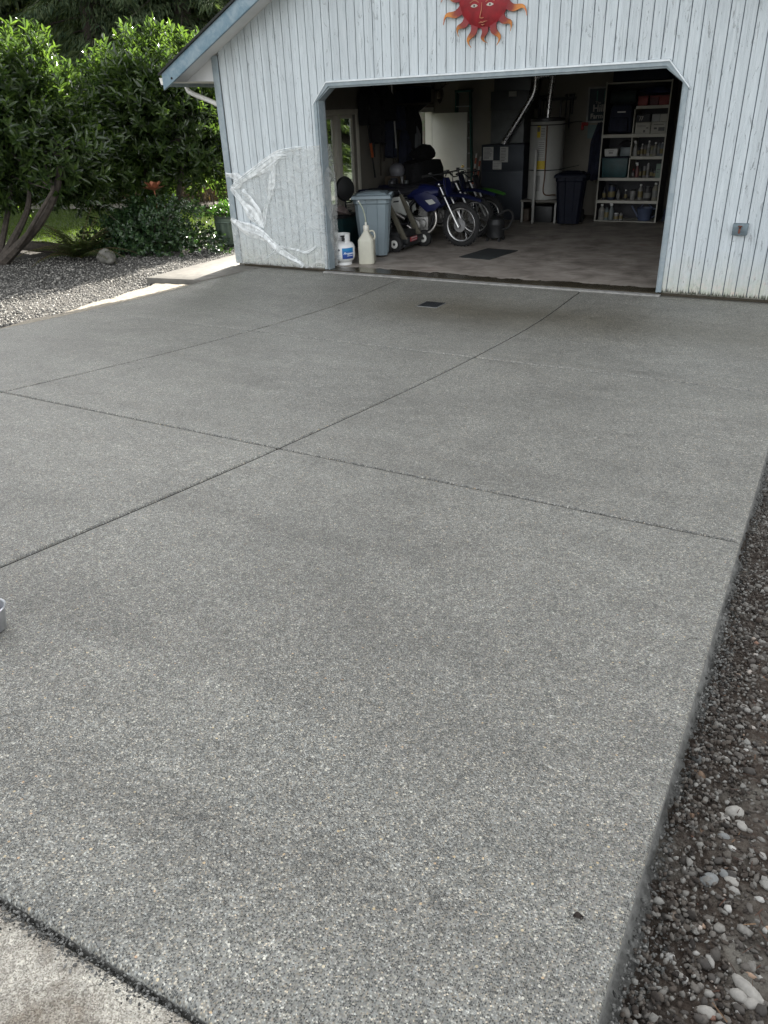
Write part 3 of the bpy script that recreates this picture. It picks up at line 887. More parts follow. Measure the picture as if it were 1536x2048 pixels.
# roof
mb = MB()
XO = 2.30 + XL_ - XL_      # eave reach
xe0, xe1 = -2.30, 2 * XC + 2.30
yo0, yo1 = -.40, YB + .5
def deck(x0, x1):
    z0, z1 = soff(x0), soff(x1)
    vs = [(x0, yo0, z0 + .0), (x1, yo0, z1 + .0), (x1, yo1, z1), (x0, yo1, z0)]
    vs += [(v[0], v[1], v[2] + .12) for v in vs]
    return vs, [(3, 2, 1, 0), (4, 5, 6, 7), (0, 1, 5, 4), (1, 2, 6, 5), (2, 3, 7, 6), (3, 0, 4, 7)]
mb.add(*deck(xe0 + .03, XC)); mb.add(*deck(XC, xe1 - .03))
rf = mb.build('roof', SOFFIT, G)
mb = MB()
for sgn, x0 in ((1, xe0 - .04), (-1, xe1 + .04)):
    vs = []
    for y in (yo0 - .075, yo1 + .03):
        vs += [(x0, y, soff(x0) + .125), (XC, y, soff(XC) + .125), (XC, y, soff(XC) + .165), (x0, y, soff(x0) + .15)]
    mb.add(vs, [(0, 1, 2, 3), (7, 6, 5, 4), (0, 4, 5, 1), (3, 2, 6, 7), (0, 3, 7, 4)])
mb.build('shingle_layer', SHINGLE, rf)
mb = MB()
for x0, x1 in ((xe0, XC - .001), (xe1, XC + .001)):
    s0, s1 = soff(x0), soff(x1)
    lo = -.082
    vs = [(x0, yo0 - .042, s0 + lo), (x1, yo0 - .042, s1 + lo), (x1, yo0 - .042, s1 + .124), (x0, yo0 - .042, s0 + .124)]
    vs += [(v[0], yo0 - .003, v[2]) for v in vs]
    mb.add(vs, [(0, 1, 2, 3), (7, 6, 5, 4), (0, 4, 5, 1), (2, 6, 7, 3), (1, 5, 6, 2), (0, 3, 7, 4)])
rk = mb.build('rake_board', RAKEM, G, bevel=.004)
mb = MB(); mb.lathe([(.001, 0), (.016, 0), (.016, .006), (.001, .006)], (-2.115, yo0 - .0425, 2.60), 10, Matrix.Rotation(radians(90), 3, 'X'))
mb.build('nail_hole', M('dark_hole', (.01, .01, .01), .9), rk)
# boxed eave on the left: level soffit, end panel, fascia
mb = MB()
zb = 2.545
mb.add([(xe0 + .05, yo0, zb), (XL_ - .02, yo0, zb), (XL_ - .02, yo1, zb), (xe0 + .05, yo1, zb)], [(0, 1, 2, 3)])
mb.add([(xe0 + .05, -.001, zb), (XL_ - .02, -.001, zb), (XL_ - .02, -.001, soff(XL_ - .02)), (xe0 + .05, -.001, soff(xe0 + .05))], [(0, 1, 2, 3)])
mb.build('boxed_soffit', SOFFIT, G)
mb = MB(); mb.b2((xe0 - .005, yo0 - .003, 2.50), (xe0 + .028, yo1, 2.66)); mb.build('fascia', TRIM, G)
# gutter along the eave and the swan neck of its downspout
GUT = M('white_gutter', (.72, .72, .69), .4, var=.1, scale=5)
mb = MB()
mb.prism([(0, 0), (-.10, 0), (-.12, .09), (-.105, .09), (-.09, .012), (0, .012)], lambda u, v: (xe0 - .006 + u, yo0 + .03, 2.53 + v), lambda u, v: (xe0 - .006 + u, yo1, 2.53 + v))
gt = mb.build('gutter', GUT, G)
mb = MB()
mb.tube(lerp_pts([(-2.40, .16, 2.53), (-2.395, .16, 2.48), (-2.32, .16, 2.42), (-1.88, .16, 2.27), (-1.775, .16, 2.2), (-1.75, .16, 2.1), (-1.75, .16, .1)], 5), .034, 10)
mb.build('downspout', GUT, gt)

# side window: frame, sashes, panes
mb = MB()
x0, x1 = XI - .002, XI + .022
for y0_, z0_, y1_, z1_ in ((wy0 - .09, wz0 - .09, wy0, wz1 + .09), (wy1, wz0 - .09, wy1 + .09, wz1 + .09), (wy0, wz1, wy1, wz1 + .09), (wy0, wz0 - .09, wy1, wz0)):
    mb.b2((x0, y0_, z0_), (x1, y1_, z1_))
ym = (wy0 + wy1) / 2
mb.b2((XL_ + .02, ym - .06, wz0 + .001), (XI + .012, ym + .06, wz1 - .001))
for y0_, y1_ in ((wy0, ym - .06), (ym + .06, wy1)):
    for a, b in ((y0_, y0_ + .05), (y1_ - .05, y1_)): mb.b2((XL_ + .03, a + .001, wz0 + .002), (XL_ + .075, b - .001, wz1 - .002))
    mb.b2((XL_ + .032, y0_ + .05, wz0 + .003), (XL_ + .073, y1_ - .05, wz0 + .06)); mb.b2((XL_ + .032, y0_ + .05, wz1 - .06), (XL_ + .073, y1_ - .05, wz1 - .003))
win = mb.build('window', CREAM, G, bevel=.004)
gm, t_, B_n, N_, L_ = nodes('window_glass')
B_n.inputs['Base Color'].default_value = (.40, .44, .42, 1); B_n.inputs['Roughness'].default_value = .02
B_n.inputs['Transmission Weight'].default_value = 1.0; B_n.inputs['IOR'].default_value = 1.05
mb = MB(); mb.b2((XL_ + .05, wy0 + .05, wz0 + .06), (XL_ + .054, ym - .11, wz1 - .06)); mb.build('pane', gm, win)
mb = MB(); mb.b2((XL_ + .05, ym + .11, wz0 + .06), (XL_ + .054, wy1 - .05, wz1 - .06)); mb.build('pane', gm, win)
mb = MB(); mb.b2((XI - .01, wy0 - .12, wz0 - .125), (XI + .09, wy1 + .12, wz0 - .09)); mb.build('sill', CREAM, win, bevel=.005)
# side door, swung in against the back wall
mb = MB()
for y in (dy0, dy1): mb.b2((XI - .14, y - .012, 0), (XI + .016, y + .012, dz1))
mb.b2((XI - .003, dy0 - .10, 0), (XI + .018, dy0 - .013, dz1 + .09)); mb.b2((XI - .003, dy1 + .013, 0), (XI + .018, dy1 + .09, dz1 + .09)); mb.b2((XI - .003, dy0 - .012, dz1), (XI + .018, dy1 + .012, dz1 + .088))
dfr = mb.build('side_door_frame', WHITEP, G)
mb = MB(); mb.box((XI + .04 + .405, 6.80, 1.0), (.81, .042, 1.98), rz=radians(2.5)); sdr = mb.build('side_door', WHITEP, G, bevel=.003)
mb = MB(); mb.lathe([(.012, 0), (.012, .03), (.03, .045), (.03, .07), (.008, .078)], (XI + .78, 6.80 + .012, .95), 14, Matrix.Rotation(radians(90), 3, 'X')); mb.build('door_knob', M('brass', (.5, .38, .16), .3, 1.0), sdr)
# ================================================================ PLANTS
BARK = M('bark_brown', (.055, .045, .036), .9, var=.5, scale=14, bmp=.012)
LAUREL = leaf_mat('laurel_leaf', (.028, .053, .020), (.082, .130, .036), .23, .42, .9)
SALAL = leaf_mat('shrub_leaf', (.018, .045, .02), (.055, .10, .035), .28, .25, .6)
FERNM = leaf_mat('fern_leaf', (.025, .045, .014), (.07, .09, .025), .5, .4)
CONIF = leaf_mat('conifer_needles', (.03, .055, .030), (.11, .14, .07), .7, .25, .2)
BRUSH = leaf_mat('dry_brush', (.06, .045, .03), (.16, .115, .07), .8, .2, .2)

def norm(a): return a / np.maximum(np.linalg.norm(a, axis=-1, keepdims=True), 1e-9)

def leaf_cloud(C, D, Nn, ln, wd, fold=.25, curl=.15):
    """pointed leaves: base C, direction D, normal Nn; returns verts, quad faces (2 quads per leaf)"""
    n = len(C); D = norm(D); Sd = norm(np.cross(D, Nn)); Nn = np.cross(Sd, D)
    ln = np.broadcast_to(ln, n)[:, None]; wd = np.broadcast_to(wd, n)[:, None]
    base = C; tip = C + D * ln - Nn * ln * curl
    m1 = C + D * ln * .35; m2 = C + D * ln * .72 - Nn * ln * curl * .4
    up = Nn * wd * fold
    l1 = m1 + Sd * wd * .5 + up; l2 = m2 + Sd * wd * .42 + up
    r1 = m1 - Sd * wd * .5 + up; r2 = m2 - Sd * wd * .42 + up
    v = np.stack([base, l1, l2, tip, r2, r1], 1).reshape(-1, 3)
    o = (np.arange(n) * 6)[:, None]
    f = np.concatenate([o + np.array([0, 1, 2, 3]), o + np.array([0, 3, 4, 5])], 0)
    return v, f

def crown_points(n, seed, c, rad, lumps=9, bottom=-.6):
    """shoot tips over a lumpy crown: positions and outward directions"""
    r = np.random.default_rng(seed)
    lc = norm(r.normal(size=(lumps, 3))) * r.uniform(.35, .62, (lumps, 1)); lc[:, 2] = np.abs(lc[:, 2]) * 1.0 - .35 * (r.uniform(0, 1, lumps) < .5)
    lr = r.uniform(.36, .58, lumps)
    low_ = np.arange(lumps) % 3 == 0        # skirt of low clumps
    ag = np.arange(lumps) * 2.399
    lc[low_] = np.stack([np.cos(ag) * .60, np.sin(ag) * .60, -.30 - .15 * np.sin(ag * 3)], -1)[low_]
    k = r.integers(0, lumps, n)
    d = norm(r.normal(size=(n, 3)))
    rad_ = r.uniform(0, 1, n) ** .28
    p = lc[k] + d * (lr[k] * rad_)[:, None]
    keep = p[:, 2] > bottom + .12 * np.sin(p[:, 0] * 9 + seed) * np.cos(p[:, 1] * 7)
    p, d = p[keep], d[keep]
    return np.array(c) + p * np.array(rad), norm(d + norm(p) * .6)

def foliage(name, seed, c, rad, shoots, per, ln, wd, m, parent, lumps=10, up=.7, spread=.9, shoot_len=.22, bottom=-.6, extra=None, fold=.25):
    r = np.random.default_rng(seed)
    P, D = crown_points(shoots, seed, c, rad, lumps, bottom)
    if extra is not None:
        P = np.concatenate([P, extra[0]]); D = np.concatenate([D, extra[1]])
    D = norm(D + np.array([0, 0, up]))
    n = len(P)
    t = np.tile(np.linspace(0, 1, per), n)
    Pi = np.repeat(P, per, 0); Di = np.repeat(D, per, 0)
    a = np.tile(np.arange(per) * 2.4, n) + np.repeat(r.uniform(0, 6.28, n), per)
    ref = norm(np.cross(Di, np.array([.31, .2, .93]))); ref2 = np.cross(Di, ref)
    out = ref * np.cos(a)[:, None] + ref2 * np.sin(a)[:, None]
    C = Pi + Di * (t * shoot_len)[:, None]
    LD = norm(out * (spread * (1.1 - .6 * t))[:, None] + Di * .75 + r.normal(0, .18, (len(C), 3)))
    NN = norm(Di + r.normal(0, .3, C.shape) - LD * .1)
    v, f = leaf_cloud(C, LD, NN, ln * r.uniform(.65, 1.25, len(C)), wd * r.uniform(.75, 1.2, len(C)), fold)
    return link(name, mesh_np(name, v - np.array(parent.location)[None], f, True), parent, m)

def limb(mb, pts, r0, r1, n=7, k=5):
    P = lerp_pts(pts, k); N_ = len(P)
    mb.tube(P, [r0 + (r1 - r0) * (i / (N_ - 1)) ** .8 for i in range(N_)], n)

def laurel(loc, label, seed, c, rad, stems, shoots, lumps, bottom, extra=None, ln=.115):
    t = thing('laurel_bush', loc, label, 'bush', None)
    mb = MB()
    for s in stems: limb(mb, s[0], s[1], s[2])
    rr = random.Random(seed)
    for i in range(46):
        a = rr.uniform(0, 6.28); e = rr.uniform(-.3, 1.2); k = rr.uniform(.45, .85)
        q = (c[0] + cos(a) * cos(e) * rad[0] * k, c[1] + sin(a) * cos(e) * rad[1] * k, c[2] + sin(e) * rad[2] * k)
        s = rr.choice(stems)[0]; b = Vector(s[-1]); mid = (b + Vector(q)) / 2 + Vector((rr.uniform(-.1, .1), rr.uniform(-.1, .1), -.1))
        limb(mb, [b, mid, q], .016, .005, 5, 3)
    mb.build('branches', BARK, t)
    foliage('foliage', seed, c, rad, shoots, 9, ln, .050, LAUREL, t, lumps, .75, .9, .20, bottom, extra)
    return t

def spray(p0, p1, n, seed):
    r = np.random.default_rng(seed)
    p0, p1 = np.array(p0), np.array(p1)
    t = np.linspace(0, 1, n)[:, None]
    return p0 + (p1 - p0) * t + r.normal(0, .02, (n, 3)), np.tile(p1 - p0, (n, 1)) + r.normal(0, .25, (n, 3))
ex = [spray((-7.02, .25, 3.1), (-7.07, .2, 3.72), 12, 5), spray((-6.9, .2, 3.2), (-6.84, .2, 3.55), 6, 6), spray((-6.3, .2, 2.9), (-6.25, .2, 3.3), 6, 7), spray((-5.75, .25, 2.8), (-5.65, .2, 3.1), 5, 9)]
def shoots_on(c, rad, n, seed):
    r = np.random.default_rng(seed); o = []
    for i in range(n):
        a, q = r.uniform(0, 2 * pi), r.uniform(.05, .92) ** .6
        x, y = c[0] + rad[0] * q * np.cos(a), c[1] + rad[1] * q * np.sin(a)
        z = c[2] + rad[2] * (1 - q * q) ** .5 * .88
        h = r.uniform(.18, .42); o.append(spray((x, y, z - .1), (x + r.normal(0, .08), y + r.normal(0, .08), z + h), 4, seed + i))
    return o
ex = ex + shoots_on((-6.52, .15, 1.95), (1.72, 1.55, 1.35), 55, 300)
ex2 = shoots_on((-5.62, 2.95, 1.98), (1.62, 1.5, 1.40), 60, 500)
ex = (np.concatenate([e[0] for e in ex]), np.concatenate([e[1] for e in ex]))
ex2 = (np.concatenate([e[0] for e in ex2]), np.concatenate([e[1] for e in ex2]))
laurel((-6.45, -.85, -.1), 'large glossy laurel bush at the left edge with dark leaning trunks and one tall shoot', 11,
       (-6.52, .15, 1.95), (1.72, 1.55, 1.62),
       [([(-6.55, -.88, -.15), (-6.1, -.72, .18), (-5.62, -.55, .55), (-5.3, -.3, 1.05), (-5.2, -.1, 1.6)], .105, .05),
        ([(-6.55, -.86, -.12), (-6.25, -.6, .35), (-6.0, -.4, .8), (-5.95, -.2, 1.4)], .085, .035),
        ([(-6.6, -.85, -.12), (-6.55, -.6, .4), (-6.45, -.4, .9), (-6.5, -.1, 1.5)], .07, .03),
        ([(-6.62, -.86, -.12), (-6.85, -.7, .4), (-7.1, -.5, .9), (-7.2, -.2, 1.5)], .075, .03),
        ([(-6.3, -.75, .05), (-5.9, -.75, .28), (-5.5, -.7, .62), (-5.1, -.5, 1.1)], .05, .03)],
       3200, 18, -.80, ex, .168)
laurel((-5.75, 2.9, -.1), 'laurel bush nearer the garage corner with bright upright shoots above dark leaves', 23,
       (-5.62, 2.95, 1.98), (1.62, 1.5, 1.62),
       [([(-5.95, 2.7, -.12), (-5.98, 2.65, .5), (-6.05, 2.6, 1.1), (-6.1, 2.7, 1.6)], .06, .035),
        ([(-5.85, 2.7, -.12), (-5.8, 2.6, .5), (-5.75, 2.5, 1.1), (-5.7, 2.6, 1.7)], .055, .03),
        ([(-5.6, 2.75, -.12), (-5.35, 2.65, .5), (-5.15, 2.6, .95), (-4.95, 2.7, 1.5)], .07, .035),
        ([(-6.1, 2.8, -.12), (-6.35, 2.8, .6), (-6.55, 2.8, 1.2), (-6.7, 2.9, 1.7)], .05, .03)],
       3000, 18, -.84, ex2, .168)

# low broad leaved shrub
t = thing('low_shrub', (-4.7, 1.15, -.1), 'low mounded shrub with round glossy leaves beside the gravel', 'shrub')
mb = MB(); rr = random.Random(4)
for i in range(34):
    a = rr.uniform(0, 6.28); k = rr.uniform(.3, .9)
    limb(mb, [(-4.7 + cos(a) * .15, 1.2 + sin(a) * .1, -.12), (-4.7 + cos(a) * .6 * k, 1.2 + sin(a) * .45 * k, .2), (-4.7 + cos(a) * 1.2 * k, 1.2 + sin(a) * .8 * k, .38 + .2 * rr.random())], .012, .004, 5, 3)
mb.build('stems', BARK, t)
foliage('foliage', 31, (-4.72, 1.2, .10), (1.42, 1.0, .70), 2600, 6, .065, .046, SALAL, t, 14, .35, 1.1, .12, -.4, None, .12)

# sword fern
t = thing('fern', (-5.25, -.12, -.1), 'dark sword fern with arching fronds between the laurel trunks and the low shrub', 'fern')
rr = random.Random(9); C = []; D = []; NN = []; LN = []
mb = MB()
for i in range(44):
    a = rr.uniform(0, 6.28); L0 = rr.uniform(.85, 1.35); e = rr.uniform(.45, 1.3)
    pts = []
    for k in range(22):
        s = k / 21
        h = sin(e) * L0 * s - .42 * L0 * s * s * (1.5 - e * .6)
        q = cos(e) * L0 * s * 1.05
        pts.append(Vector((-5.25 + cos(a) * q, -.1 + sin(a) * q, -.08 + h)))
    mb.tube(pts, .004, 4)
    sd = Vector((-sin(a), cos(a), 0))
    for k in range(2, 22):
        for sg in (1, -1):
            C.append(pts[k]); D.append(sd * sg + (pts[k] - pts[k - 1]).normalized() * .35 + Vector((0, 0, -.15))); NN.append((0, 0, 1)); LN.append(.11 * sin(pi * min(1, (k / 21) ** .7 * .93 + .06)) + .015)
mb.build('stalks', M('fern_stalk', (.07, .05, .02), .7), t)
v, f = leaf_cloud(np.array(C), np.array(D), np.array(NN, float), np.array(LN), .016, .1, .2)
link('fronds', mesh_np('fronds', v - np.array(t.location)[None], f), t, FERNM)

# dry brush thicket and green ground plants far behind, by the garage corner
def thicket(loc, label, seed, w, d, h, n, m, cat='thicket', name='brush_thicket', ln=.05):
    r = np.random.default_rng(seed)
    x = r.uniform(-w, w, n); y = r.uniform(-d, d, n)
    hh = h * (1 - (x / w) ** 2 * .6) * r.uniform(.4, 1, n)
    lean = r.normal(0, .3, (n, 2))
    mb = MB(); 
    P = []; Dd = []
    for i in range(n):
        p = [(x[i] + lean[i, 0] * hh[i] * s * s, y[i] + lean[i, 1] * hh[i] * s * s, hh[i] * s) for s in (0, .4, .75, 1)]
        mb.tube(p, [.008, .006, .004, .002], 4)
        for q in range(14):
            s = r.uniform(.2, 1); P.append((x[i] + lean[i, 0] * hh[i] * s * s + r.normal(0, .07), y[i] + lean[i, 1] * hh[i] * s * s + r.normal(0, .07), hh[i] * s)); Dd.append(r.normal(size=3) + np.array([0, 0, .5]))
    t = thing(name, loc, label, cat)
    mb.build('stems', M('dry_stem', (.09, .07, .05), .9, var=.4), t, world=False)['kind'] = 'stuff'
    P = np.array(P); Dd = np.array(Dd)
    v, f = leaf_cloud(P, Dd, r.normal(size=P.shape) + np.array([0, 0, 1.]), ln * r.uniform(.6, 1.3, len(P)), ln * .5, .1, .1)
    link('leaves', mesh_np('leaves', v, f), t, m)
    return t
thicket((-9.2, 7.6, -.1), 'tall dry brown brush thicket behind the laurels beside the garage corner', 3, 2.6, .9, 2.3, 260, BRUSH, ln=.09)
thicket((-12.5, 8.2, -.1), 'dry reddish brush seen under the bushes across the lawn', 4, 3.2, .8, 1.1, 260, BRUSH, ln=.09)
thicket((-3.6, 2.15, .42), 'leafy green plants growing out of the green metal bin', 8, .36, .3, .28, 70, leaf_mat('green_leaf', (.03, .08, .02), (.07, .15, .04), .45, .4), 'plant', 'potted_plant', .06)
thicket((-4.0, 3.6, -.1), 'young bright green plant at the foot of the green metal bin', 12, .25, .2, .35, 40, leaf_mat('lime_leaf', (.09, .16, .02), (.17, .26, .03), .5, .5), 'plant', 'young_plant', .07)

# conifers
def conifer(loc, h, rad, seed, label, n_br, sprays, ln, wd, low=.6, group=None, droop=.55, name='conifer'):
    r = np.random.default_rng(seed)
    t = thing(name, loc, label, 'tree', group)
    mb = MB(); mb.tube([(0, 0, -.2), (r.normal(0, .1), r.normal(0, .1), h * .5), (0, 0, h)], [h * .016 + .05, h * .011 + .03, .02], 9)
    tr = mb.build('trunk', BARK, t, world=False)
    C = []; D = []; tw = MB()
    for i in range(n_br):
        z = low + (h * .97 - low) * (i / n_br) ** 1.15
        a = i * 2.399 + r.normal(0, .3)
        L0 = rad * (1 - z / h) ** .75 * r.uniform(.75, 1.1) + .25
        ks = max(3, int(sprays * L0 / rad) + 2)
        pts = []
        for k in range(7):
            s = k / 6
            pts.append((cos(a) * L0 * s, sin(a) * L0 * s, z + .12 * L0 * s - droop * L0 * s ** 1.8 + .14 * L0 * s ** 4))
        tw.tube(pts, [.03 * L0 / 3 + .012, .022, .018, .014, .01, .007, .003], 4)
        s = r.uniform(.12, 1, ks)
        px = np.cos(a) * L0 * s; py = np.sin(a) * L0 * s; pz = z + .12 * L0 * s - droop * L0 * s ** 1.8 + .14 * L0 * s ** 4
        sd = np.array([-np.sin(a), np.cos(a), 0]); fw = np.array([np.cos(a), np.sin(a), -.35])
        off = r.uniform(-1, 1, ks) * (.36 * L0 * (1.05 - s) + .12)
        B_ = np.stack([px, py, pz - np.abs(off) * .35 - r.uniform(0, .16, ks)], -1) + sd * off[:, None]
        C.append(B_); D.append(fw[None] * .8 + sd[None] * np.sign(off)[:, None] * .7 + np.array([0, 0, -.6]) * r.uniform(.2, 1.4, (ks, 1)) + r.normal(0, .25, (ks, 3)))
    C = np.concatenate(C); D = np.concatenate(D)
    tw.build('branches', BARK, t, world=False)
    v, f = leaf_cloud(C, D, np.tile([0, 0, 1.], (len(C), 1)) + r.normal(0, .5, C.shape), ln * r.uniform(.6, 1.3, len(C)), wd * r.uniform(.6, 1.3, len(C)), .1, .12)
    link('crown', mesh_np('crown', v, f), t, CONIF)
    return t
DET = [((-12.6, 11.8), 17, 4.0, 'dark conifer with drooping boughs straight above the gap between the laurels'),
       ((-15.2, 10.4), 18, 4.2, 'dark conifer with drooping boughs behind the left laurel bush'),
       ((-12.9, 16.4), 16, 3.6, 'dark conifer closest behind the edge of the garage roof'),
       ((-17.6, 14.6), 19, 4.4, 'tall dark conifer further back at the upper left corner'),
       ((-14.6, 17.5), 20, 4.2, 'dark conifer standing deeper in the trees behind the laurels')]
for i, ((x, y), h, rd, lb) in enumerate(DET):
    conifer((x, y, -.1), h, rd, 60 + i, lb, 150, 700, .26, .035, .4, None, .6)
FAR = [(-20.5, 20), (-18, 22.5), (-22.5, 15), (-25, 21), (-21, 27), (-27, 14), (-23, 26), (-28, 24), (-31, 18), (-19.5, 31), (-24, 31), (-29, 29), (-34, 24)]
for i, (x, y) in enumerate(FAR):
    conifer((x, y, -.1), 18 + (i * 7 % 5), 4.2, 80 + i, 'distant dark conifer in the shaded wood beyond the lawn', 130, 260, .5, .11, .3, 'conifers in the far wood', .55)
# unseen stand of conifers added behind the garage to shade the yard
for i, (x, y, h) in enumerate([(1.0, 12.2, 27), (3.2, 13.2, 26), (5.4, 12, 28), (7.8, 13, 26), (10, 12.2, 27), (1.9, 15.8, 31), (4.2, 15.6, 30), (6.6, 16, 31), (9.2, 15.5, 30), (12.5, 14, 28)]):
    conifer((x, y, -.1), h, 3.9, 120 + i, 'tall dark conifer in the unseen stand added behind the garage for shade', 110, 120, .8, .27, 2.5, 'unseen shade conifers added behind the garage', .4)

# boulder, small stone, metal flower, green bin
ROCK = M('boulder_stone', (.12, .115, .10), .85, var=.35, scale=12, bmp=.01)
one('boulder', MB().blob((0, 0, .06), (.19, .14, .14), 12, .13, 3), ROCK, 'pale grey boulder lying at the edge of the gravel under the shrub', 'rock', loc=None).location = (-4.58, -.12, -.08)
one('stone', MB().blob((0, 0, .03), (.09, .07, .05), 12, .12, 5), ROCK, 'small pale stone against the boulder at the gravel edge', 'rock').location = (-4.36, -.24, -.09)
one('log', MB().tube([(-7.6, .35, .02), (-6.9, .12, .03), (-6.2, .1, .02), (-5.75, .2, .0)], [.09, .1, .1, .08], 10), BARK, 'dark log lying between the lawn and the gravel behind the laurel trunks', 'log')
RUST = M('rusty_metal', (.42, .16, .085), .55, .35, var=.35, scale=20, bmp=.003)
t = thing('metal_flower', (-4.78, 1.5, -.1), 'rust coloured metal lotus flower on a stake rising from the low shrub', 'garden ornament')
def petal(mb, a, e, L0, w):
    R_ = Matrix.Rotation(a, 3, 'Z'); vs = []
    for k in range(7):
        s = k / 6; ww = w * sin(pi * min(1, .12 + s * .88)) ** .8
        x = L0 * s * cos(e) + .02; z = L0 * s * sin(e) + .06 * L0 * s * s
        for yv, dz in ((-ww, .25 * ww), (0, 0), (ww, .25 * ww)): vs.append(R_ @ Vector((x, yv, z + dz)))
    fs = []
    for k in range(6):
        for j in range(2): fs.append((k * 3 + j, k * 3 + j + 1, k * 3 + j + 4, k * 3 + j + 3))
    vs2 = [v + Vector((0, 0, -.004)) for v in vs]; n = len(vs)
    mb.add([v + Vector((0, 0, 1.02)) for v in vs + vs2], fs + [tuple(n + i for i in reversed(f)) for f in fs], True)
for ring, (cnt, e, L0, w) in enumerate(((6, .25, .2, .055), (6, .75, .2, .055), (4, 1.2, .15, .04))):
    for i in range(cnt):
        mb = MB(); petal(mb, i * 2 * pi / cnt + ring * .5, e, L0, w); mb.build('petal', RUST, t, world=False)
mb = MB(); mb.tube([(0, 0, -.1), (0, 0, 1.03)], .011, 8); mb.lathe([(.005, 1.0), (.035, 1.02), (.04, 1.04), (.01, 1.055)], n=12); mb.build('stake', RUST, t, world=False)
GRN = M('green_zinc', (.10, .135, .105), .5, .4, var=.25, scale=9)
t = thing('metal_bin', (-3.6, 2.15, -.1), 'ribbed green metal bin used as a planter behind the garage corner', 'bin')
mb = MB(); pr = []
n = 48; vs = []; zz = [(0, .25), (.04, .262), (.06, .255), (.40, .28), (.42, .288), (.44, .28), (.5, .284), (.515, .30), (.53, .284), (.50, .268), (.42, .262)]
for z, rd in zz:
    for k in range(n):
        rb = rd + (.006 * (1 if k % 4 < 2 else -1) if .06 <= z <= .40 and rd > .26 - .01 else 0)
        vs.append((rb * cos(2 * pi * k / n), rb * sin(2 * pi * k / n), z))
fs = [(i * n + k, i * n + (k + 1) % n, (i + 1) * n + (k + 1) % n, (i + 1) * n + k) for i in range(len(zz) - 1) for k in range(n)]
fs.append(tuple((len(zz) - 1) * n + k for k in range(n))); fs.append(tuple(range(n - 1, -1, -1)))
mb.add(vs, fs); mb.build('body', GRN, t, world=False)
for sg in (0, pi):
    mb = MB(); mb.tube([Matrix.Rotation(sg, 3, 'Z') @ Vector(q) for q in ((.27, -.07, .42), (.32, -.06, .40), (.325, 0, .39), (.32, .06, .40), (.27, .07, .42))], .007, 6); mb.build('handle', GRN, t, world=False)
# ================================================================ OUTSIDE THINGS
BLACKP = M('black_plastic', (.018, .019, .02), .5, var=.3)
BLACKR = M('black_rubber', (.014, .014, .014), .8, var=.3)
STEEL = M('bright_steel', (.55, .55, .54), .32, .95, var=.15)
DARKM = M('dark_steel', (.05, .05, .052), .45, .7, var=.3)
WHITEPL = M('white_plastic', (.72, .72, .70), .5, var=.06)

# metal sun face on the gable
SUNC = Vector((2.49, -.035, 3.20))
RED = M('sun_red', (.22, .006, .012), .45, .25, var=.3, scale=9, bmp=.002)
ORANGE = M('sun_orange', (.60, .20, .035), .45, .25, var=.3, scale=14)
def mat_ray():
    m, t, B, N, L = nodes('ray_paint')
    g = N.new('ShaderNodeTexCoord'); v = N.new('ShaderNodeVectorMath'); v.operation = 'LENGTH'
    mp = N.new('ShaderNodeMapping'); mp.inputs['Scale'].default_value = (1, 0, 1); L.new(g.outputs['Object'], mp.inputs[0]); L.new(mp.outputs[0], v.inputs[0])
    n = noise(N, L, g.outputs['Object'], 16, 4); d = math_(N, L, 'ADD', v.outputs['Value'], math_(N, L, 'MULTIPLY', math_(N, L, 'SUBTRACT', n.outputs['Fac'], .5), .09))
    r = rampn(N, [(.32, (.17, .006, .010)), (.38, (.18, .025, .014)), (.43, (.42, .15, .035)), (.50, (.54, .22, .05)), (.57, (.52, .14, .05))]); L.new(d, r.inputs[0])
    L.new(r.outputs[0], B.inputs['Base Color']); B.inputs['Roughness'].default_value = .45; B.inputs['Metallic'].default_value = .25
    return m
RAY = mat_ray()
t = thing('sun_ornament', SUNC, 'red metal sun face with wavy orange rays fixed to the gable boards', 'wall ornament')
mb = MB(); mb.lathe([(.001, .0), (.315, .0), (.315, .006), (.27, .02), (.15, .034), (.001, .038)], n=44, rot=Matrix.Rotation(radians(90), 3, 'X'), sx=1.0, sy=.98)
mb.build('face', RED, t, world=False)
NR = 15
for i in range(NR):
    a = 2 * pi * i / NR + .12
    R0, R1 = .28, .60 - .05 * (i % 2) - .09 * max(0, -sin(a))
    mb = MB(); vs = []
    sg = 1 if cos(a) < .1 else -1
    for k in range(11):
        s = k / 10; rr_ = R0 + (R1 - R0) * s
        w = .052 * (1 - s) ** .9 * (1 - .25 * sin(pi * s) + .35 * sin(pi * s) ** 4) + .003
        da = sg * (.11 * sin(s * 2.0 * pi) * (.3 + .7 * s) + .10 * s * s)
        c_ = Vector((cos(a + da) * rr_, 0, sin(a + da) * rr_)); nrm = Vector((-sin(a + da * 1.5), 0, cos(a + da * 1.5)))
        for o in (-1, 1): vs.append(c_ + nrm * w * o)
    n = len(vs); y0, y1 = 0.003, -.006
    fr = [Vector((v.x, y1 - .012 * sin(pi * (j // 2) / 10), v.z)) for j, v in enumerate(vs)]; bk = [Vector((v.x, y0, v.z)) for v in vs]
    fs = [(2 * k, 2 * k + 1, 2 * k + 3, 2 * k + 2) for k in range(10)] + [(n + 2 * k + 2, n + 2 * k + 3, n + 2 * k + 1, n + 2 * k) for k in range(10)]
    fs += [(2 * k, 2 * k + 2, n + 2 * k + 2, n + 2 * k) for k in range(10)] + [(2 * k + 1, n + 2 * k + 1, n + 2 * k + 3, 2 * k + 3) for k in range(10)]
    mb.add(fr + bk, fs, True)
    mb.build('ray', RAY, t, world=False)
EDGEM = M('sun_edge_copper', (.42, .16, .09), .5, .3, var=.2)
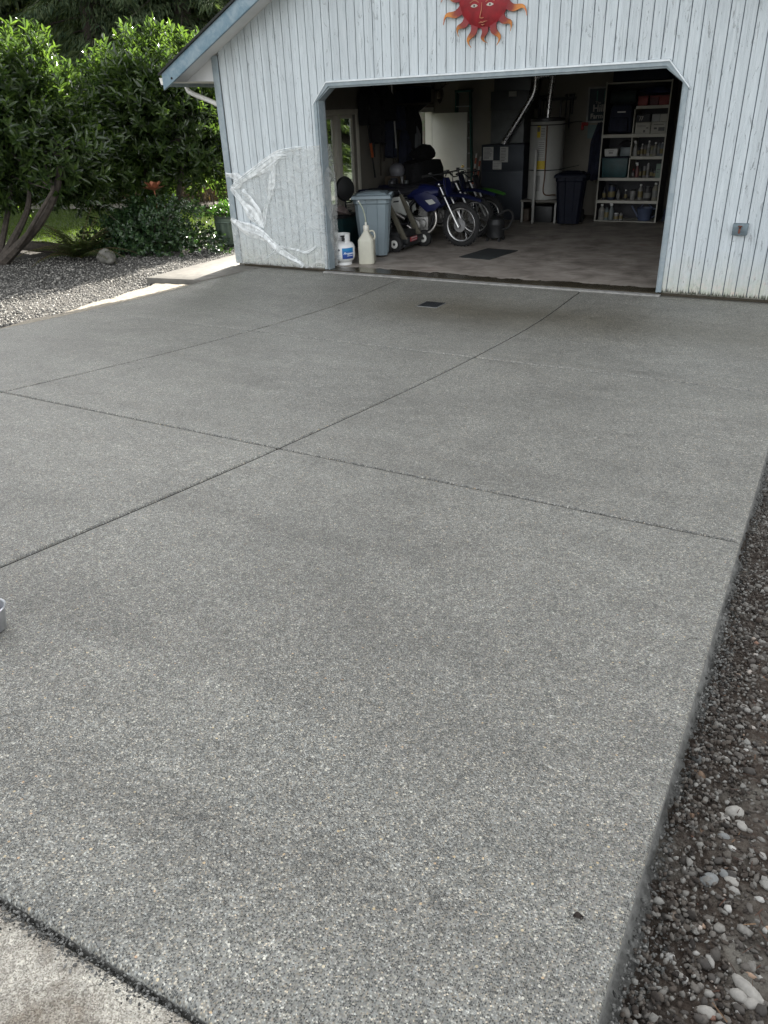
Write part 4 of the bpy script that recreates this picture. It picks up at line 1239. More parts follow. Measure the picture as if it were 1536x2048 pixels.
EYEM = M('sun_eye', (.42, .38, .33), .5, .2, var=.2)
def dome(x, z): return -.004 - .034 * max(0, 1 - (x * x + z * z) / .1)
for sx_ in (-1, 1):
    mb = MB(); ex_ = .098 * sx_ - .01; P_ = []
    for k in range(9):
        s = k / 8 * 2 - 1; P_.append((ex_ + s * .045, .035 + .018 * (1 - s * s)))
    for k in range(8, -1, -1):
        s = k / 8 * 2 - 1; P_.append((ex_ + s * .045, .035 - .012 * (1 - s * s)))
    mb.xz(P_, dome(ex_, .035) - .004, dome(ex_, .035) + .01); e = mb.build('eye', EYEM, t, world=False)
    mb = MB(); mb.lathe([(.001, -.002), (.011, 0), (.001, .004)], (ex_, dome(ex_, .04) - .004, .038), 10, Matrix.Rotation(radians(90), 3, 'X')); mb.build('pupil', DARKM, t, world=False)
    mb = MB(); mb.tube([(ex_ + s * .055, dome(ex_, .07) - .003, .062 + .02 * (1 - s * s)) for s in (-1, -.5, 0, .5, 1)], .0045, 6); mb.build('eyebrow', EDGEM, t, world=False)
mb = MB(); mb.tube([(-.012, -.040, .06), (-.014, -.042, .0), (-.03, -.043, -.055), (-.035, -.042, -.066), (-.01, -.042, -.074), (.015, -.041, -.07)], [.003, .0045, .006, .006, .005, .003], 6); mb.build('nose', EDGEM, t, world=False)
mb = MB(); mb.tube([(-.05, -.034, -.112), (-.02, -.036, -.106), (.0, -.036, -.111), (.02, -.036, -.105), (.055, -.033, -.10)], [.002, .006, .005, .006, .002], 6); mb.tube([(-.02, -.034, -.126), (.002, -.036, -.133), (.025, -.034, -.125)], [.002, .007, .002], 6); mb.build('mouth', EDGEM, t, world=False)

for o_ in t.children:
    if o_.name.split('.')[0] in ('eye', 'pupil', 'eyebrow', 'nose', 'mouth'):
        o_.location.z -= .125; o_.scale.z = 1.15

# outlet box with tap by the door
GREYB = M('grey_box', (.13, .17, .19), .55, .2, var=.2, scale=20)
t = thing('utility_box', (5.642, -.001, .762), 'small blue grey box with a rusty tap on the right wall', 'wall box')
mb = MB(); mb.box((0, -.03, 0), (.158, .058, .125)); mb.build('box', GREYB, t, world=False, bevel=.005)
mb = MB(); mb.tube([(0, -.058, .015), (0, -.085, .012), (0, -.10, -.005), (0, -.10, -.035)], .011, 8); mb.lathe([(.02, 0), (.025, .006), (.02, .012)], (0, -.083, .03), 10); mb.build('tap', M('rusty_tap', (.16, .06, .04), .6, .5, var=.4, scale=40), t, world=False)

# drain
t = thing('drain_grate', (2.44, -1.365, float(slab_z(-1.365)) + .001), 'black square drain grate set in the driveway before the door', 'drain')
mb = MB()
for a, b in (((-.125, -.125), (-.105, .125)), ((.105, -.125), (.125, .125)), ((-.105, -.125), (.105, -.105)), ((-.105, .105), (.105, .125))): mb.b2((*a, 0), (*b, .007))
for k in range(7): mb.b2((-.105, -.092 + k * .03, .0), (.105, -.08 + k * .03, .006))
mb.build('grate', M('drain_black', (.02, .022, .024), .5, .3), t, world=False)
mb = MB(); mb.box((0, 0, .0012), (.22, .22, .0012)); mb.build('sump', M('sump_dark', (.006, .006, .006), .9), t, world=False)
mb = MB()
for a, b in (((-.135, -.135), (-.1255, .135)), ((.1255, -.135), (.135, .135)), ((-.1255, -.135), (.1255, -.1255)), ((-.1255, .1255), (.1255, .135))): mb.b2((*a, 0), (*b, .004))
mb.build('rim', M('drain_rim', (.30, .31, .31), .5, .6), t, world=False)

# a pail at the left edge of the picture
px_, py_ = 4.325, -8.605
t = thing('metal_pail', (px_, py_, float(slab_z(py_))), 'small galvanised metal pail at the left edge of the concrete', 'pail')
GALV = M('galvanised_pail', (.55, .56, .58), .35, .85, var=.15, scale=18)
t.scale = (.62, .62, .62)
mb = MB(); mb.lathe([(.06, 0), (.064, .004), (.088, .135), (.094, .138), (.096, .143), (.092, .148), (.086, .144), (.062, .01), (.001, .008)], n=36); mb.build('bucket', GALV, t, world=False)
mb = MB(); mb.tube([(.0, .094, .125)] + [(-.10 * sin(pi * k / 12), .094 * cos(pi * k / 12), .125 - .05 * sin(pi * k / 12)) for k in range(1, 12)] + [(0, -.094, .125)], .0025, 6); mb.build('bail_handle', STEEL, t, world=False)

# leaf and twigs on the concrete
def on_slab(x, y, dz=0): return (x, y, float(slab_z(y)) + dz)
DRYL = M('dry_leaf', (.022, .014, .010), .8, var=.4, scale=60)
mb = MB(); vs = []
for k in range(9):
    s = k / 8
    for o in (-1, 0, 1): vs.append((-.018 + .036 * s, o * .011 * sin(pi * s) ** .7, .003 + .006 * abs(o) + .006 * sin(5 * s)))
mb.add(vs, [(k * 3 + j, k * 3 + j + 1, k * 3 + j + 4, k * 3 + j + 3) for k in range(8) for j in range(2)], True)
o = one('fallen_leaf', mb, DRYL, 'small curled brown leaf lying alone on the concrete near the soil', 'leaf'); o.location = on_slab(6.391, -8.706, .002); o.rotation_euler = (.2, .1, .6); o.scale = (.7, .7, .9)
o = one('twig', MB().tube([(0, 0, 0), (.018, .004, .002), (.036, .0, .0)], .0012, 5), M('twig_bark', (.05, .04, .03), .9), 'tiny dark twig lying on the concrete near its right edge', 'twig'); o.location = on_slab(6.41, -7.43, .003); o.rotation_euler = (0, 0, .6)
o = one('straw', MB().tube([(0, 0, 0), (.006, .012, .002), (.003, .026, .002), (-.006, .036, .001)], .001, 5), M('straw_pale', (.42, .40, .33), .8), 'pale curved bit of straw lying on the concrete', 'straw'); o.location = on_slab(6.115, -8.37, .003)

# larger stones in the soil on the right
SLIGHT = M('river_stone_pale', (.285, .272, .245), .8, var=.25, scale=40, bmp=.002)
SGREY = M('river_stone_grey', (.17, .175, .17), .8, var=.25, scale=40, bmp=.002)
SBRN = M('river_stone_brown', (.17, .115, .075), .8, var=.3, scale=40, bmp=.002)
STS = [(1470, 1622, .024, SLIGHT, .8, 'large rounded pale stone with a flat stone against it in the soil'),
       (1448, 1634, .018, SLIGHT, .45, 'flat cream stone tucked under the large rounded pale stone'),
       (1418, 1758, .022, SGREY, .8, 'rounded blue grey stone in the soil, biggest of a close cluster'),
       (1449, 1746, .014, SGREY, .8, 'small grey stone behind the cream oval one in the cluster'),
       (1464, 1759, .017, SLIGHT, .6, 'white oval stone at the right of the stone cluster'),
       (1500, 1980, .036, SLIGHT, .45, 'long whitish stone shaped like a bone at the bottom right corner'),
       (1504, 2005, .017, SLIGHT, .6, 'egg shaped white stone beside the long bone shaped one'),
       (1478, 1990, .018, SLIGHT, .7, 'crumbly white stone left of the long bone shaped one'),
       (1399, 1548, .017, SBRN, .8, 'reddish brown stone close to the slab edge'),
       (1396, 1516, .017, SGREY, .8, 'pale grey stone just above the reddish brown one by the slab edge'),
       (1414, 2024, .018, SLIGHT, .8, 'round cream stone at the bottom of the soil strip'),
       (1448, 1672, .014, SGREY, .8, 'small round grey stone below the large pale stone'),
       (1440, 1450, .020, SLIGHT, .55, 'long pale stone among grey ones half way up the soil strip'),
       (1460, 1272, .022, SBRN, .6, 'orange brown stone near the slab edge further up'),
       (1484, 1650, .016, SLIGHT, .6, 'white stone right of the large rounded pale stone')]
Fpx = 1500.4
for i, (u, v, R_, mt_, sq, lb) in enumerate(STS):
    d = cf + cr * ((u - 768) / Fpx) - cu * ((v - 1024) / Fpx)
    z = .4
    for _ in range(30):
        q = CAM + d * ((z - CAM.z) / d.z); z = float(soil_z(q.x, q.y)) + R_ * .3
    ang = random.Random(i).uniform(-.8, .8) + (-.7 if R_ > .03 else 0)
    o = one('river_stone', MB().blob((0, 0, 0), (R_ * (1.35 if R_ > .03 else 1.25), R_ * (.45 if R_ > .03 else .85), R_ * sq), 12, .07, i), mt_, lb, 'stone', 'larger stones in the soil strip')
    o.location = (q.x, q.y, z - R_ * .22); o.rotation_euler = (.15 * sin(i * 3), .15 * cos(i * 5), ang); o.scale = (.9, .9, .9)

# clear plastic sheet taped round the left door post
pm, t_, B_, N_, L_ = nodes('clear_plastic')
tc = N_.new('ShaderNodeTexCoord')
wr = noise(N_, L_, tc.outputs['Object'], 4.5, 4, .6, 2.2)
B_.inputs['Base Color'].default_value = (.66, .685, .67, 1); B_.inputs['Roughness'].default_value = .25; B_.inputs['Specular IOR Level'].default_value = .7
bump(N_, L_, B_, wr.outputs['Fac'], .9, .03)
tp = N_.new('ShaderNodeBsdfTransparent'); mx = N_.new('ShaderNodeMixShader')
fr = rampn(N_, [(.38, .28), (.60, .44), (.74, .76)]); L_.new(wr.outputs['Fac'], fr.inputs[0]); L_.new(fr.outputs[0], mx.inputs[0])
L_.new(tp.outputs[0], mx.inputs[1]); L_.new(B_.outputs[0], mx.inputs[2]); L_.new(mx.outputs[0], N_['Material Output'].inputs[0])
pf, t_, B_, N_, L_ = nodes('folded_plastic')
B_.inputs['Base Color'].default_value = (.80, .83, .83, 1); B_.inputs['Roughness'].default_value = .22; B_.inputs['Specular IOR Level'].default_value = .8
tp = N_.new('ShaderNodeBsdfTransparent'); mx = N_.new('ShaderNodeMixShader')
tc = N_.new('ShaderNodeTexCoord'); wr = noise(N_, L_, tc.outputs['Object'], 5, 3, .5, 2.0)
fr = rampn(N_, [(.35, .38), (.62, .88)]); L_.new(wr.outputs['Fac'], fr.inputs[0]); L_.new(fr.outputs[0], mx.inputs[0])
L_.new(tp.outputs[0], mx.inputs[1]); L_.new(B_.outputs[0], mx.inputs[2]); L_.new(mx.outputs[0], N_['Material Output'].inputs[0])

t = thing('plastic_sheet', (-.8, -.03, .0), 'crumpled clear plastic sheet taped over the wall left of the door', 'plastic sheet')
def patch(name, us, top, bot, m, seed, amp=.012, yb=-.030, ny=60):
    U = np.linspace(us[0], us[-1], 130); T = np.linspace(0, 1, ny)
    UU, TT = np.meshgrid(U, T)
    zt = np.interp(UU, *top) + .008 * (vnoise(UU, UU * 0, 22, seed) - .5); zb = np.interp(UU, *bot) + .02 * (vnoise(UU, UU * 0, 18, seed + 1) - .5)
    ZZ = zb + (zt - zb) * TT
    rdg = np.abs(vnoise(UU + .3 * ZZ, ZZ - .4 * UU, 4.5, seed) - .5) * 2
    YY = yb - amp * (1 - rdg) ** 3 - .006 * vnoise(UU, ZZ, 16, seed + 2)
    # it wraps the post: beyond x=0.03 it turns into the opening
    w = np.clip(UU - .055, 0, 9)
    XX = np.where(w > 0, .045 + .02 * vnoise(ZZ, ZZ * 0, 6, 3) + .10 * np.sin(np.clip((1.75 - ZZ) / 1.7, 0, 1) * pi) * np.clip(w / .3, 0, 1) * .45, UU); YY = np.where(w > 0, YY + w, YY)
    o = link(name, grid_mesh(name, XX + .8, YY + .03, ZZ), t, m)
    return o
patch('sheet', [-1.62, .36], ([-1.62, -1.371, -.934, -.645, -.417, -.199, .057, .36], [1.13, 1.25, 1.474, 1.604, 1.66, 1.676, 1.688, 1.69]),
      ([-1.62, -1.396, -1.186, -1.075, -1.04, -.80, -.455, -.386, -.2, .36], [1.12, .884, .673, .568, .44, .24, .075, .012, .02, .02]), pm, 3)
patch('sheet', [-1.70, -.40], ([-1.70, -1.60, -1.447, -1.12, -.812, -.455, -.40], [.69, .64, .57, .465, .26, .095, .035]), ([-1.7, -.40], [.02, .012]), pm, 8, .01, -.028)
def fold(pts, w, seed, name='fold'):
    """a flat pleat of film: a ribbon with a few long creases"""
    P = lerp_pts(pts, 16); vs = []; n = len(P)
    r = np.random.default_rng(seed); ph = r.uniform(0, 6.28, 12)
    A = np.sort(np.concatenate([[-1, 1], r.uniform(-.85, .85, 7)])); m = len(A)
    H = r.uniform(0, 1, m) * .016; H[0] = H[-1] = .001
    for i, p in enumerate(P):
        d = (P[min(i + 1, n - 1)] - P[max(i - 1, 0)]).normalized(); s = Vector((-d.z, 0, d.x)); k = i / (n - 1)
        ww = w * 2.0 * (.30 + .7 * sin(pi * min(1, .12 + k * .85))) * (1 + .25 * sin(k * 7 + ph[0]) + .12 * sin(k * 17 + ph[1]))
        for q in range(m):
            a = A[q] * (1 + .12 * sin(k * 9 + ph[q % 12])); h = H[q] * (.6 + .7 * sin(k * 6 + ph[(q + 3) % 12]) ** 2)
            vs.append(p + s * ww * a + Vector((0, -.036 - h, 0)))
    mb = MB(); mb.add(vs, [(i * m + j, i * m + j + 1, (i + 1) * m + j + 1, (i + 1) * m + j) for i in range(n - 1) for j in range(m - 1)], False)
    mb.build(name, pf, t)
fold([(-1.62, 0, 1.125), (-1.396, 0, .89), (-1.186, 0, .68), (-1.06, 0, .565)], .035, 1)
fold([(-1.40, 0, 1.09), (-1.27, 0, .98), (-1.16, 0, .84), (-1.06, 0, .60)], .022, 2)
fold([(-.75, 0, 1.47), (-.83, 0, 1.17), (-.98, 0, .85), (-1.06, 0, .58)], .022, 3)
fold([(-.86, 0, 1.44), (-.84, 0, 1.25), (-.95, 0, .95), (-1.05, 0, .75)], .012, 13)
fold([(-1.69, 0, .68), (-1.447, 0, .556), (-1.12, 0, .457), (-.812, 0, .25), (-.455, 0, .083), (-.386, 0, .03)], .036, 4)
fold([(-1.62, 0, 1.13), (-1.371, 0, 1.25), (-.934, 0, 1.47), (-.645, 0, 1.60), (-.417, 0, 1.645), (-.25, 0, 1.665)], .022, 5)
fold([(-1.25, 0, 1.26), (-.95, 0, 1.40), (-.70, 0, 1.53), (-.50, 0, 1.56)], .030, 15)
fold([(-1.69, 0, 1.31), (-1.56, 0, 1.29), (-1.44, 0, 1.24), (-1.52, 0, 1.16), (-1.60, 0, 1.12)], .032, 6)
fold([(-1.08, 0, .12), (-.85, 0, .24), (-.72, 0, .27)], .012, 7)
fold([(-.80, 0, .30), (-.50, 0, .27), (-.30, 0, .24), (-.1, 0, .34)], .012, 8)
# ================================================================ INSIDE THE GARAGE
# ---- wheelie bins
def wheelie_bin(loc, rz, m, label, h=.93, w=.5, d=.52, mlid=None, name='wheelie_bin'):
    t = thing(name, loc, label, 'wheelie bin', None, rz)
    mlid = mlid or m
    mb = MB(); zs_ = [.03, .10, .60, .78, .80, .86]; sc = [.74, .76, .90, .94, 1.0, 1.0]
    vs = []
    for z, k in zip(zs_, sc):
        a, b = w / 2 * k, d / 2 * k; c = .05
        for x, y in ((-a + c, -b), (-a * .35, -b), (-a * .3, -b + .014), (a * .3, -b + .014), (a * .35, -b), (a - c, -b), (a, -b + c), (a, -b * .4), (a - .02, -b * .36), (a - .02, b * .36), (a, b * .4), (a, b - c), (a - c, b), (-a + c, b), (-a, b - c), (-a, b * .4), (-a + .02, b * .36), (-a + .02, -b * .36), (-a, -b * .4), (-a, -b + c)): vs.append((x, y, z * h / .93))
    n = 20
    fs = [(i * n + k, i * n + (k + 1) % n, (i + 1) * n + (k + 1) % n, (i + 1) * n + k) for i in range(len(zs_) - 1) for k in range(n)]
    fs += [tuple(range(n - 1, -1, -1)), tuple(5 * n + k for k in range(n))]
    mb.add(vs, fs); mb.build('body', m, t, world=False)
    H_ = .86 * h / .93
    mb = MB(); mb.box((0, -.02, H_ + .028), (w * 1.10, d * 1.12, .05), taper=.96); mb.box((0, -.02, H_ + .068), (w * .86, d * .82, .03), taper=.86); mb.box((0, -.02, H_ + .09), (w * .55, d * .5, .016), taper=.8)
    for k in range(5): mb.box((w * .50, -.16 + k * .07, H_ + .058), (.05, .022, .02))
    mb.build('lid', mlid, t, world=False, bevel=.008)
    mb = MB(); mb.cyl((-w * .36, d * .54, H_ + .01), (w * .36, d * .54, H_ + .01), .014, 10)
    for s in (-1, 1): mb.box((s * w * .37, d * .51, H_ - .01), (.03, .10, .07))
    mb.build('handle', mlid, t, world=False)
    for s in (-1, 1):
        mb = MB(); mb.lathe([(.03, -.025), (.115, -.025), (.125, -.012), (.125, .012), (.115, .025), (.03, .025)], (s * (w * .40), d * .40, .125), 20, Matrix.Rotation(radians(90), 3, 'Y')); mb.build('wheel', BLACKR, t, world=False)
    return t
GBIN = M('grey_blue_bin', (.20, .25, .275), .5, var=.08, scale=3)
NAVY = M('navy_bin', (.005, .007, .016), .6, var=.2, spec=.2)
wb = wheelie_bin((.10, 1.32, 0), radians(24), GBIN, 'grey blue wheelie bin with a closed lid just inside the door', .95, .57, .58)
mb = MB(); mb.box((.275, .06, .43), (.012, .07, .03)); mb.build('latch', BLACKP, wb, world=False)
wheelie_bin((2.02, 5.55, 0), radians(10), NAVY, 'dark navy wheelie bin between the water heater and the shelf unit', .92, .55, .55)

# ---- propane cylinder
t = thing('gas_cylinder', (.03, .47, 0), 'white propane cylinder with a blue label standing inside the left door post', 'gas cylinder')
TW = M('tank_white', (.76, .77, .76), .35, var=.05, scale=5, coat=.3)
mb = MB(); mb.lathe([(.10, 0), (.108, .003), (.106, .045), (.09, .05)], n=30); mb.build('foot_ring', TW, t, world=False)
mb = MB(); mb.lathe([(.02, .035), (.08, .04), (.125, .062), (.148, .10), (.155, .14), (.155, .25), (.148, .285), (.125, .318), (.085, .338), (.03, .345)], n=36); mb.build('body', TW, t, world=False)
mb = MB(); vs = []; n = 30
A0, A1 = radians(-20), radians(250)
for k in range(n + 1):
    a = radians(-58) + radians(296) * k / n + radians(18)
    for rr_, z in ((.095, .325), (.098, .455), (.090, .455), (.087, .325)): vs.append((rr_ * cos(a), rr_ * sin(a), z + (.0 if z < .4 else 0)))
mb.add(vs, [(k * 4 + j, k * 4 + (j + 1) % 4, k * 4 + 4 + (j + 1) % 4, k * 4 + 4 + j) for k in range(n) for j in range(4)] + [(0, 1, 2, 3), (n * 4 + 3, n * 4 + 2, n * 4 + 1, n * 4)], True)
mb.build('collar', TW, t, world=False)
mb = MB(); mb.cyl((0, 0, .34), (0, 0, .40), .016, 10); mb.lathe([(.012, -.0), (.03, .0), (.03, .014), (.012, .016)], (0, 0, .405), 12); mb.cyl((0, 0, .38), (.05, -.05, .38), .02, 12); mb.build('valve', BLACKP, t, world=False)
t.scale = (1.16, 1.16, 1.0)
TXTD = M('print_dark', (.10, .11, .13), .6)
TXTW = M('print_white', (.78, .80, .82), .5)
def curved_patch(rad, a0, a1, z0, z1, n=14, off=.0015):
    vs = []; fs = []
    for k in range(n + 1):
        a = a0 + (a1 - a0) * k / n
        for rr_ in (rad + off, rad - .001):
            vs += [(rr_ * cos(a), rr_ * sin(a), z0), (rr_ * cos(a), rr_ * sin(a), z1)]
    for k in range(n):
        b = k * 4
        fs += [(b, b + 4, b + 5, b + 1), (b + 1, b + 5, b + 7, b + 3), (b, b + 2, b + 6, b + 4)]
    return vs, fs
BLUEL, bt, bB, bN, bL = nodes('blue_label')
tc = bN.new('ShaderNodeTexCoord'); s_ = bN.new('ShaderNodeSeparateXYZ'); bL.new(tc.outputs['Object'], s_.inputs[0])
r_ = rampn(bN, [(.34, (.008, .035, .19)), (.6, (.01, .06, .30)), (.9, (.02, .22, .48))]); bL.new(math_(bN, bL, 'MULTIPLY', s_.outputs[2], 3.7), r_.inputs[0]); bL.new(r_.outputs[0], bB.inputs['Base Color']); bB.inputs['Roughness'].default_value = .35
ac = radians(-34)
mb = MB(); mb.add(*curved_patch(.155, ac - .52, ac + .52, .105, .262)); lab = mb.build('label', BLUEL, t, world=False)
def wrap_text(s, size, rad, a_mid, z, m, par, shear=0, bold=0.0):
    o = text('lettering', s, size, (0, 0, 0), (0, 0, 0), m, None, .0003, 'CENTER', shear, bold)
    me = o.data
    for v in me.vertices:
        x, y, zz = v.co; a = a_mid + x / rad
        v.co = ((rad + .0022 + zz) * cos(a), (rad + .0022 + zz) * sin(a), z + y)
    o.location = (0, 0, 0); o.parent = par
    return o
wrap_text('Propane', .046, .155, ac + .08, .183, TXTW, lab, .35, .0008)
wrap_text('EXCHANGE', .016, .155, ac + .16, .148, TXTW, lab, .2, .0004)
mb = MB()
for k in range(7): mb.add(*curved_patch(.155, ac - 1.12, ac - .78 + .1 * (k % 3 == 0), .092 + k * .011, .096 + k * .011, 6))
for k in range(4): mb.add(*curved_patch(.155, ac - 1.10, ac - .86, .205 + k * .008, .208 + k * .008, 6))
mb.build('fine_print', M('print_grey', (.38, .43, .45), .6), t, world=False)
mb = MB(); vs = []
for da, dz in ((0, .02), (.12, 0), (0, -.02), (-.12, 0)): vs.append(((.157) * cos(ac - .80 + da), .157 * sin(ac - .80 + da), .235 + dz))
mb.add(vs, [(0, 1, 2, 3)]); mb.build('warning_diamond', TXTD, t, world=False)

# ---- utility jug with clear hose
t = thing('fluid_jug', (.34, .66, 0), 'square whitish plastic jug with a clear hose standing right of the white cylinder', 'jug', None, radians(20))
JUG = M('milky_plastic', (.53, .52, .43), .45, var=.12, scale=3)
mb = MB(); zs_ = [(0, .94), (.012, 1), (.33, 1), (.36, .97), (.465, .34), (.485, .30)]; vs = []
for z, k in zs_:
    a = .118 * k; c = .03 * k
    for x, y in ((-a + c, -a), (a - c, -a), (a, -a + c), (a, a - c), (a - c, a), (-a + c, a), (-a, a - c), (-a, -a + c)): vs.append((x, y, z))
fs = [(i * 8 + k, i * 8 + (k + 1) % 8, (i + 1) * 8 + (k + 1) % 8, (i + 1) * 8 + k) for i in range(5) for k in range(8)] + [tuple(range(7, -1, -1)), tuple(40 + k for k in range(8))]
mb.add(vs, fs); mb.build('body', JUG, t, world=False, bevel=.004)
mb = MB(); mb.lathe([(.042, .48), (.045, .485), (.045, .545), (.04, .555), (.016, .56), (.015, .60), (.01, .60)], n=20); mb.build('cap', M('cream_cap', (.62, .60, .53), .5), t, world=False)
mb = MB(); mb.tube(lerp_pts([(.045, 0, .47), (.10, 0, .475), (.128, 0, .44), (.132, 0, .385), (.112, 0, .345)], 5), .012, 8); mb.build('handle', JUG, t, world=False)
mb = MB(); mb.tube(lerp_pts([(0, 0, .59), (-.005, .005, .66), (-.03, .02, .76), (-.07, .03, .84), (-.10, .04, .885)], 6), .010, 8); mb.build('hose', M('hose_clear', (.30, .33, .25), .25, var=.2), t, world=False)
mb = MB(); mb.cyl((-.10, .04, .883), (-.108, .043, .898), .013, 10); mb.build('hose_plug', WHITEPL, t, world=False)

# ---- teal tote, carrier bag, fan by the window
TEAL = M('dark_teal_plastic', (.008, .045, .05), .5, var=.3)
t = thing('storage_tote', (-.98, 1.75, 0), 'dark teal storage tote behind the left door post', 'storage tote')
mb = MB(); mb.box((0, 0, .26), (.74, .5, .52)); 
for k in range(4): mb.box((-.27 + k * .18, -.252, .26), (.05, .012, .4))
mb.build('tub', TEAL, t, world=False, bevel=.02)
mb = MB(); mb.box((0, 0, .545), (.80, .56, .05)); mb.build('lid', BLACKP, t, world=False, bevel=.012)
BAGM = M('printed_bag', (.34, .27, .25), .5, var=.5, scale=16, bmp=.01)
mb = MB(); mb.blob((0, 0, .06), (.19, .13, .085), 10, .22, 8)
o = one('paper_bag', mb, BAGM, 'crumpled pinkish printed bag lying on the dark teal tote', 'bag'); o.location = (-.78, 1.66, .57); o.rotation_euler = (0, .3, .4)
t = thing('pedestal_fan', (-.86, 2.02, .571), 'black oval headed fan standing on the tote before the window', 'fan')
mb = MB(); mb.cyl((0, 0, .02), (0, 0, .22), .016, 10); mb.lathe([(.10, 0), (.11, .008), (.09, .02), (.02, .03)], n=20); mb.build('stand', BLACKP, t, world=False)
mb = MB(); mb.lathe([(.02, -.06), (.12, -.055), (.175, -.02), (.18, .0), (.165, .04), (.05, .06)], (0, 0, .36), 26, Matrix.Rotation(radians(62), 3, 'Z') @ Matrix.Rotation(radians(90), 3, 'X'), sy=1.1)
mb.build('cage', BLACKP, t, world=False)
one('board', MB().box((-.78, 1.45, .36), (.03, .55, .72)), M('white_board', (.55, .53, .48), .6, var=.1), 'narrow white panel leaning behind the white gas cylinder', 'board', None, .004, (-.78, 1.45, 0))
one('crumpled_paper', MB().blob((-.13, .62, .05), (.10, .12, .07), 10, .3, 5), M('newsprint', (.25, .22, .2), .8, var=.5, scale=26), 'crumpled scrap paper on the floor behind the left door post', 'paper', None, 0, (-.13, .62, .02))

# ---- motorcycles
def wheel_parts(t, c, R_, tw, steer, mt, mr, nsp=32):
    rot = Matrix.Rotation(steer, 3, 'Z')
    cv = Vector(c)
    wt = MB(); n = 40
    prof = [(R_ - .085, -.018), (R_ - .06, -tw), (R_ - .02, -tw * .95), (R_, -tw * .45), (R_, tw * .45), (R_ - .02, tw * .95), (R_ - .06, tw), (R_ - .085, .018)]
    def ring(prof):
        vs = []; m = len(prof)
        for k in range(n):
            a = 2 * pi * k / n
            for r, y in prof: vs.append(cv + rot @ Vector((r * cos(a), y, r * sin(a))))
        return vs, [(k * m + j, k * m + (j + 1) % m, ((k + 1) % n) * m + (j + 1) % m, ((k + 1) % n) * m + j) for k in range(n) for j in range(m)]
    wt.add(*ring(prof), True)
    for k in range(34):
        a = 2 * pi * k / 34; 
        for s in (-1, 1): wt.box(cv + rot @ Vector(((R_ + .004) * cos(a + .05 * s), s * tw * .5, (R_ + .004) * sin(a + .05 * s))), (.022, tw * .55, .016), rot=rot @ Matrix.Rotation(-a - .05 * s + pi / 2, 3, 'Y'))
    w = wt.build('wheel', mt, t, world=False)
    rm = MB(); rm.add(*ring([(R_ - .10, -.02), (R_ - .082, -.024), (R_ - .075, -.02), (R_ - .082, 0), (R_ - .075, .02), (R_ - .082, .024), (R_ - .10, .02)]), True); rm.build('rim', mr, w, world=False)
    hb = MB(); hb.cyl(cv + rot @ Vector((0, -.055, 0)), cv + rot @ Vector((0, .055, 0)), .032, 14)
    for y in (-.05, .05): hb.cyl(cv + rot @ Vector((0, y - .004, 0)), cv + rot @ Vector((0, y + .004, 0)), .058, 18)
    hb.cyl(cv + rot @ Vector((0, -.068, 0)), cv + rot @ Vector((0, -.064, 0)), .11, 26)
    hb.build('hub', M('hub_alloy', (.33, .33, .33), .4, .8, var=.2), w, world=False)
    sp_ = MB()
    for k in range(nsp):
        s = -1 if k % 2 else 1; a = 2 * pi * k / nsp; b = a + (.5 if (k // 2) % 2 else -.5)
        sp_.tube([cv + rot @ Vector((.055 * cos(b), s * .048, .055 * sin(b))), cv + rot @ Vector(((R_ - .09) * cos(a), s * .006, (R_ - .09) * sin(a)))], .0026, 4)
    sp_.build('spokes', STEEL, w, world=False)
    return w
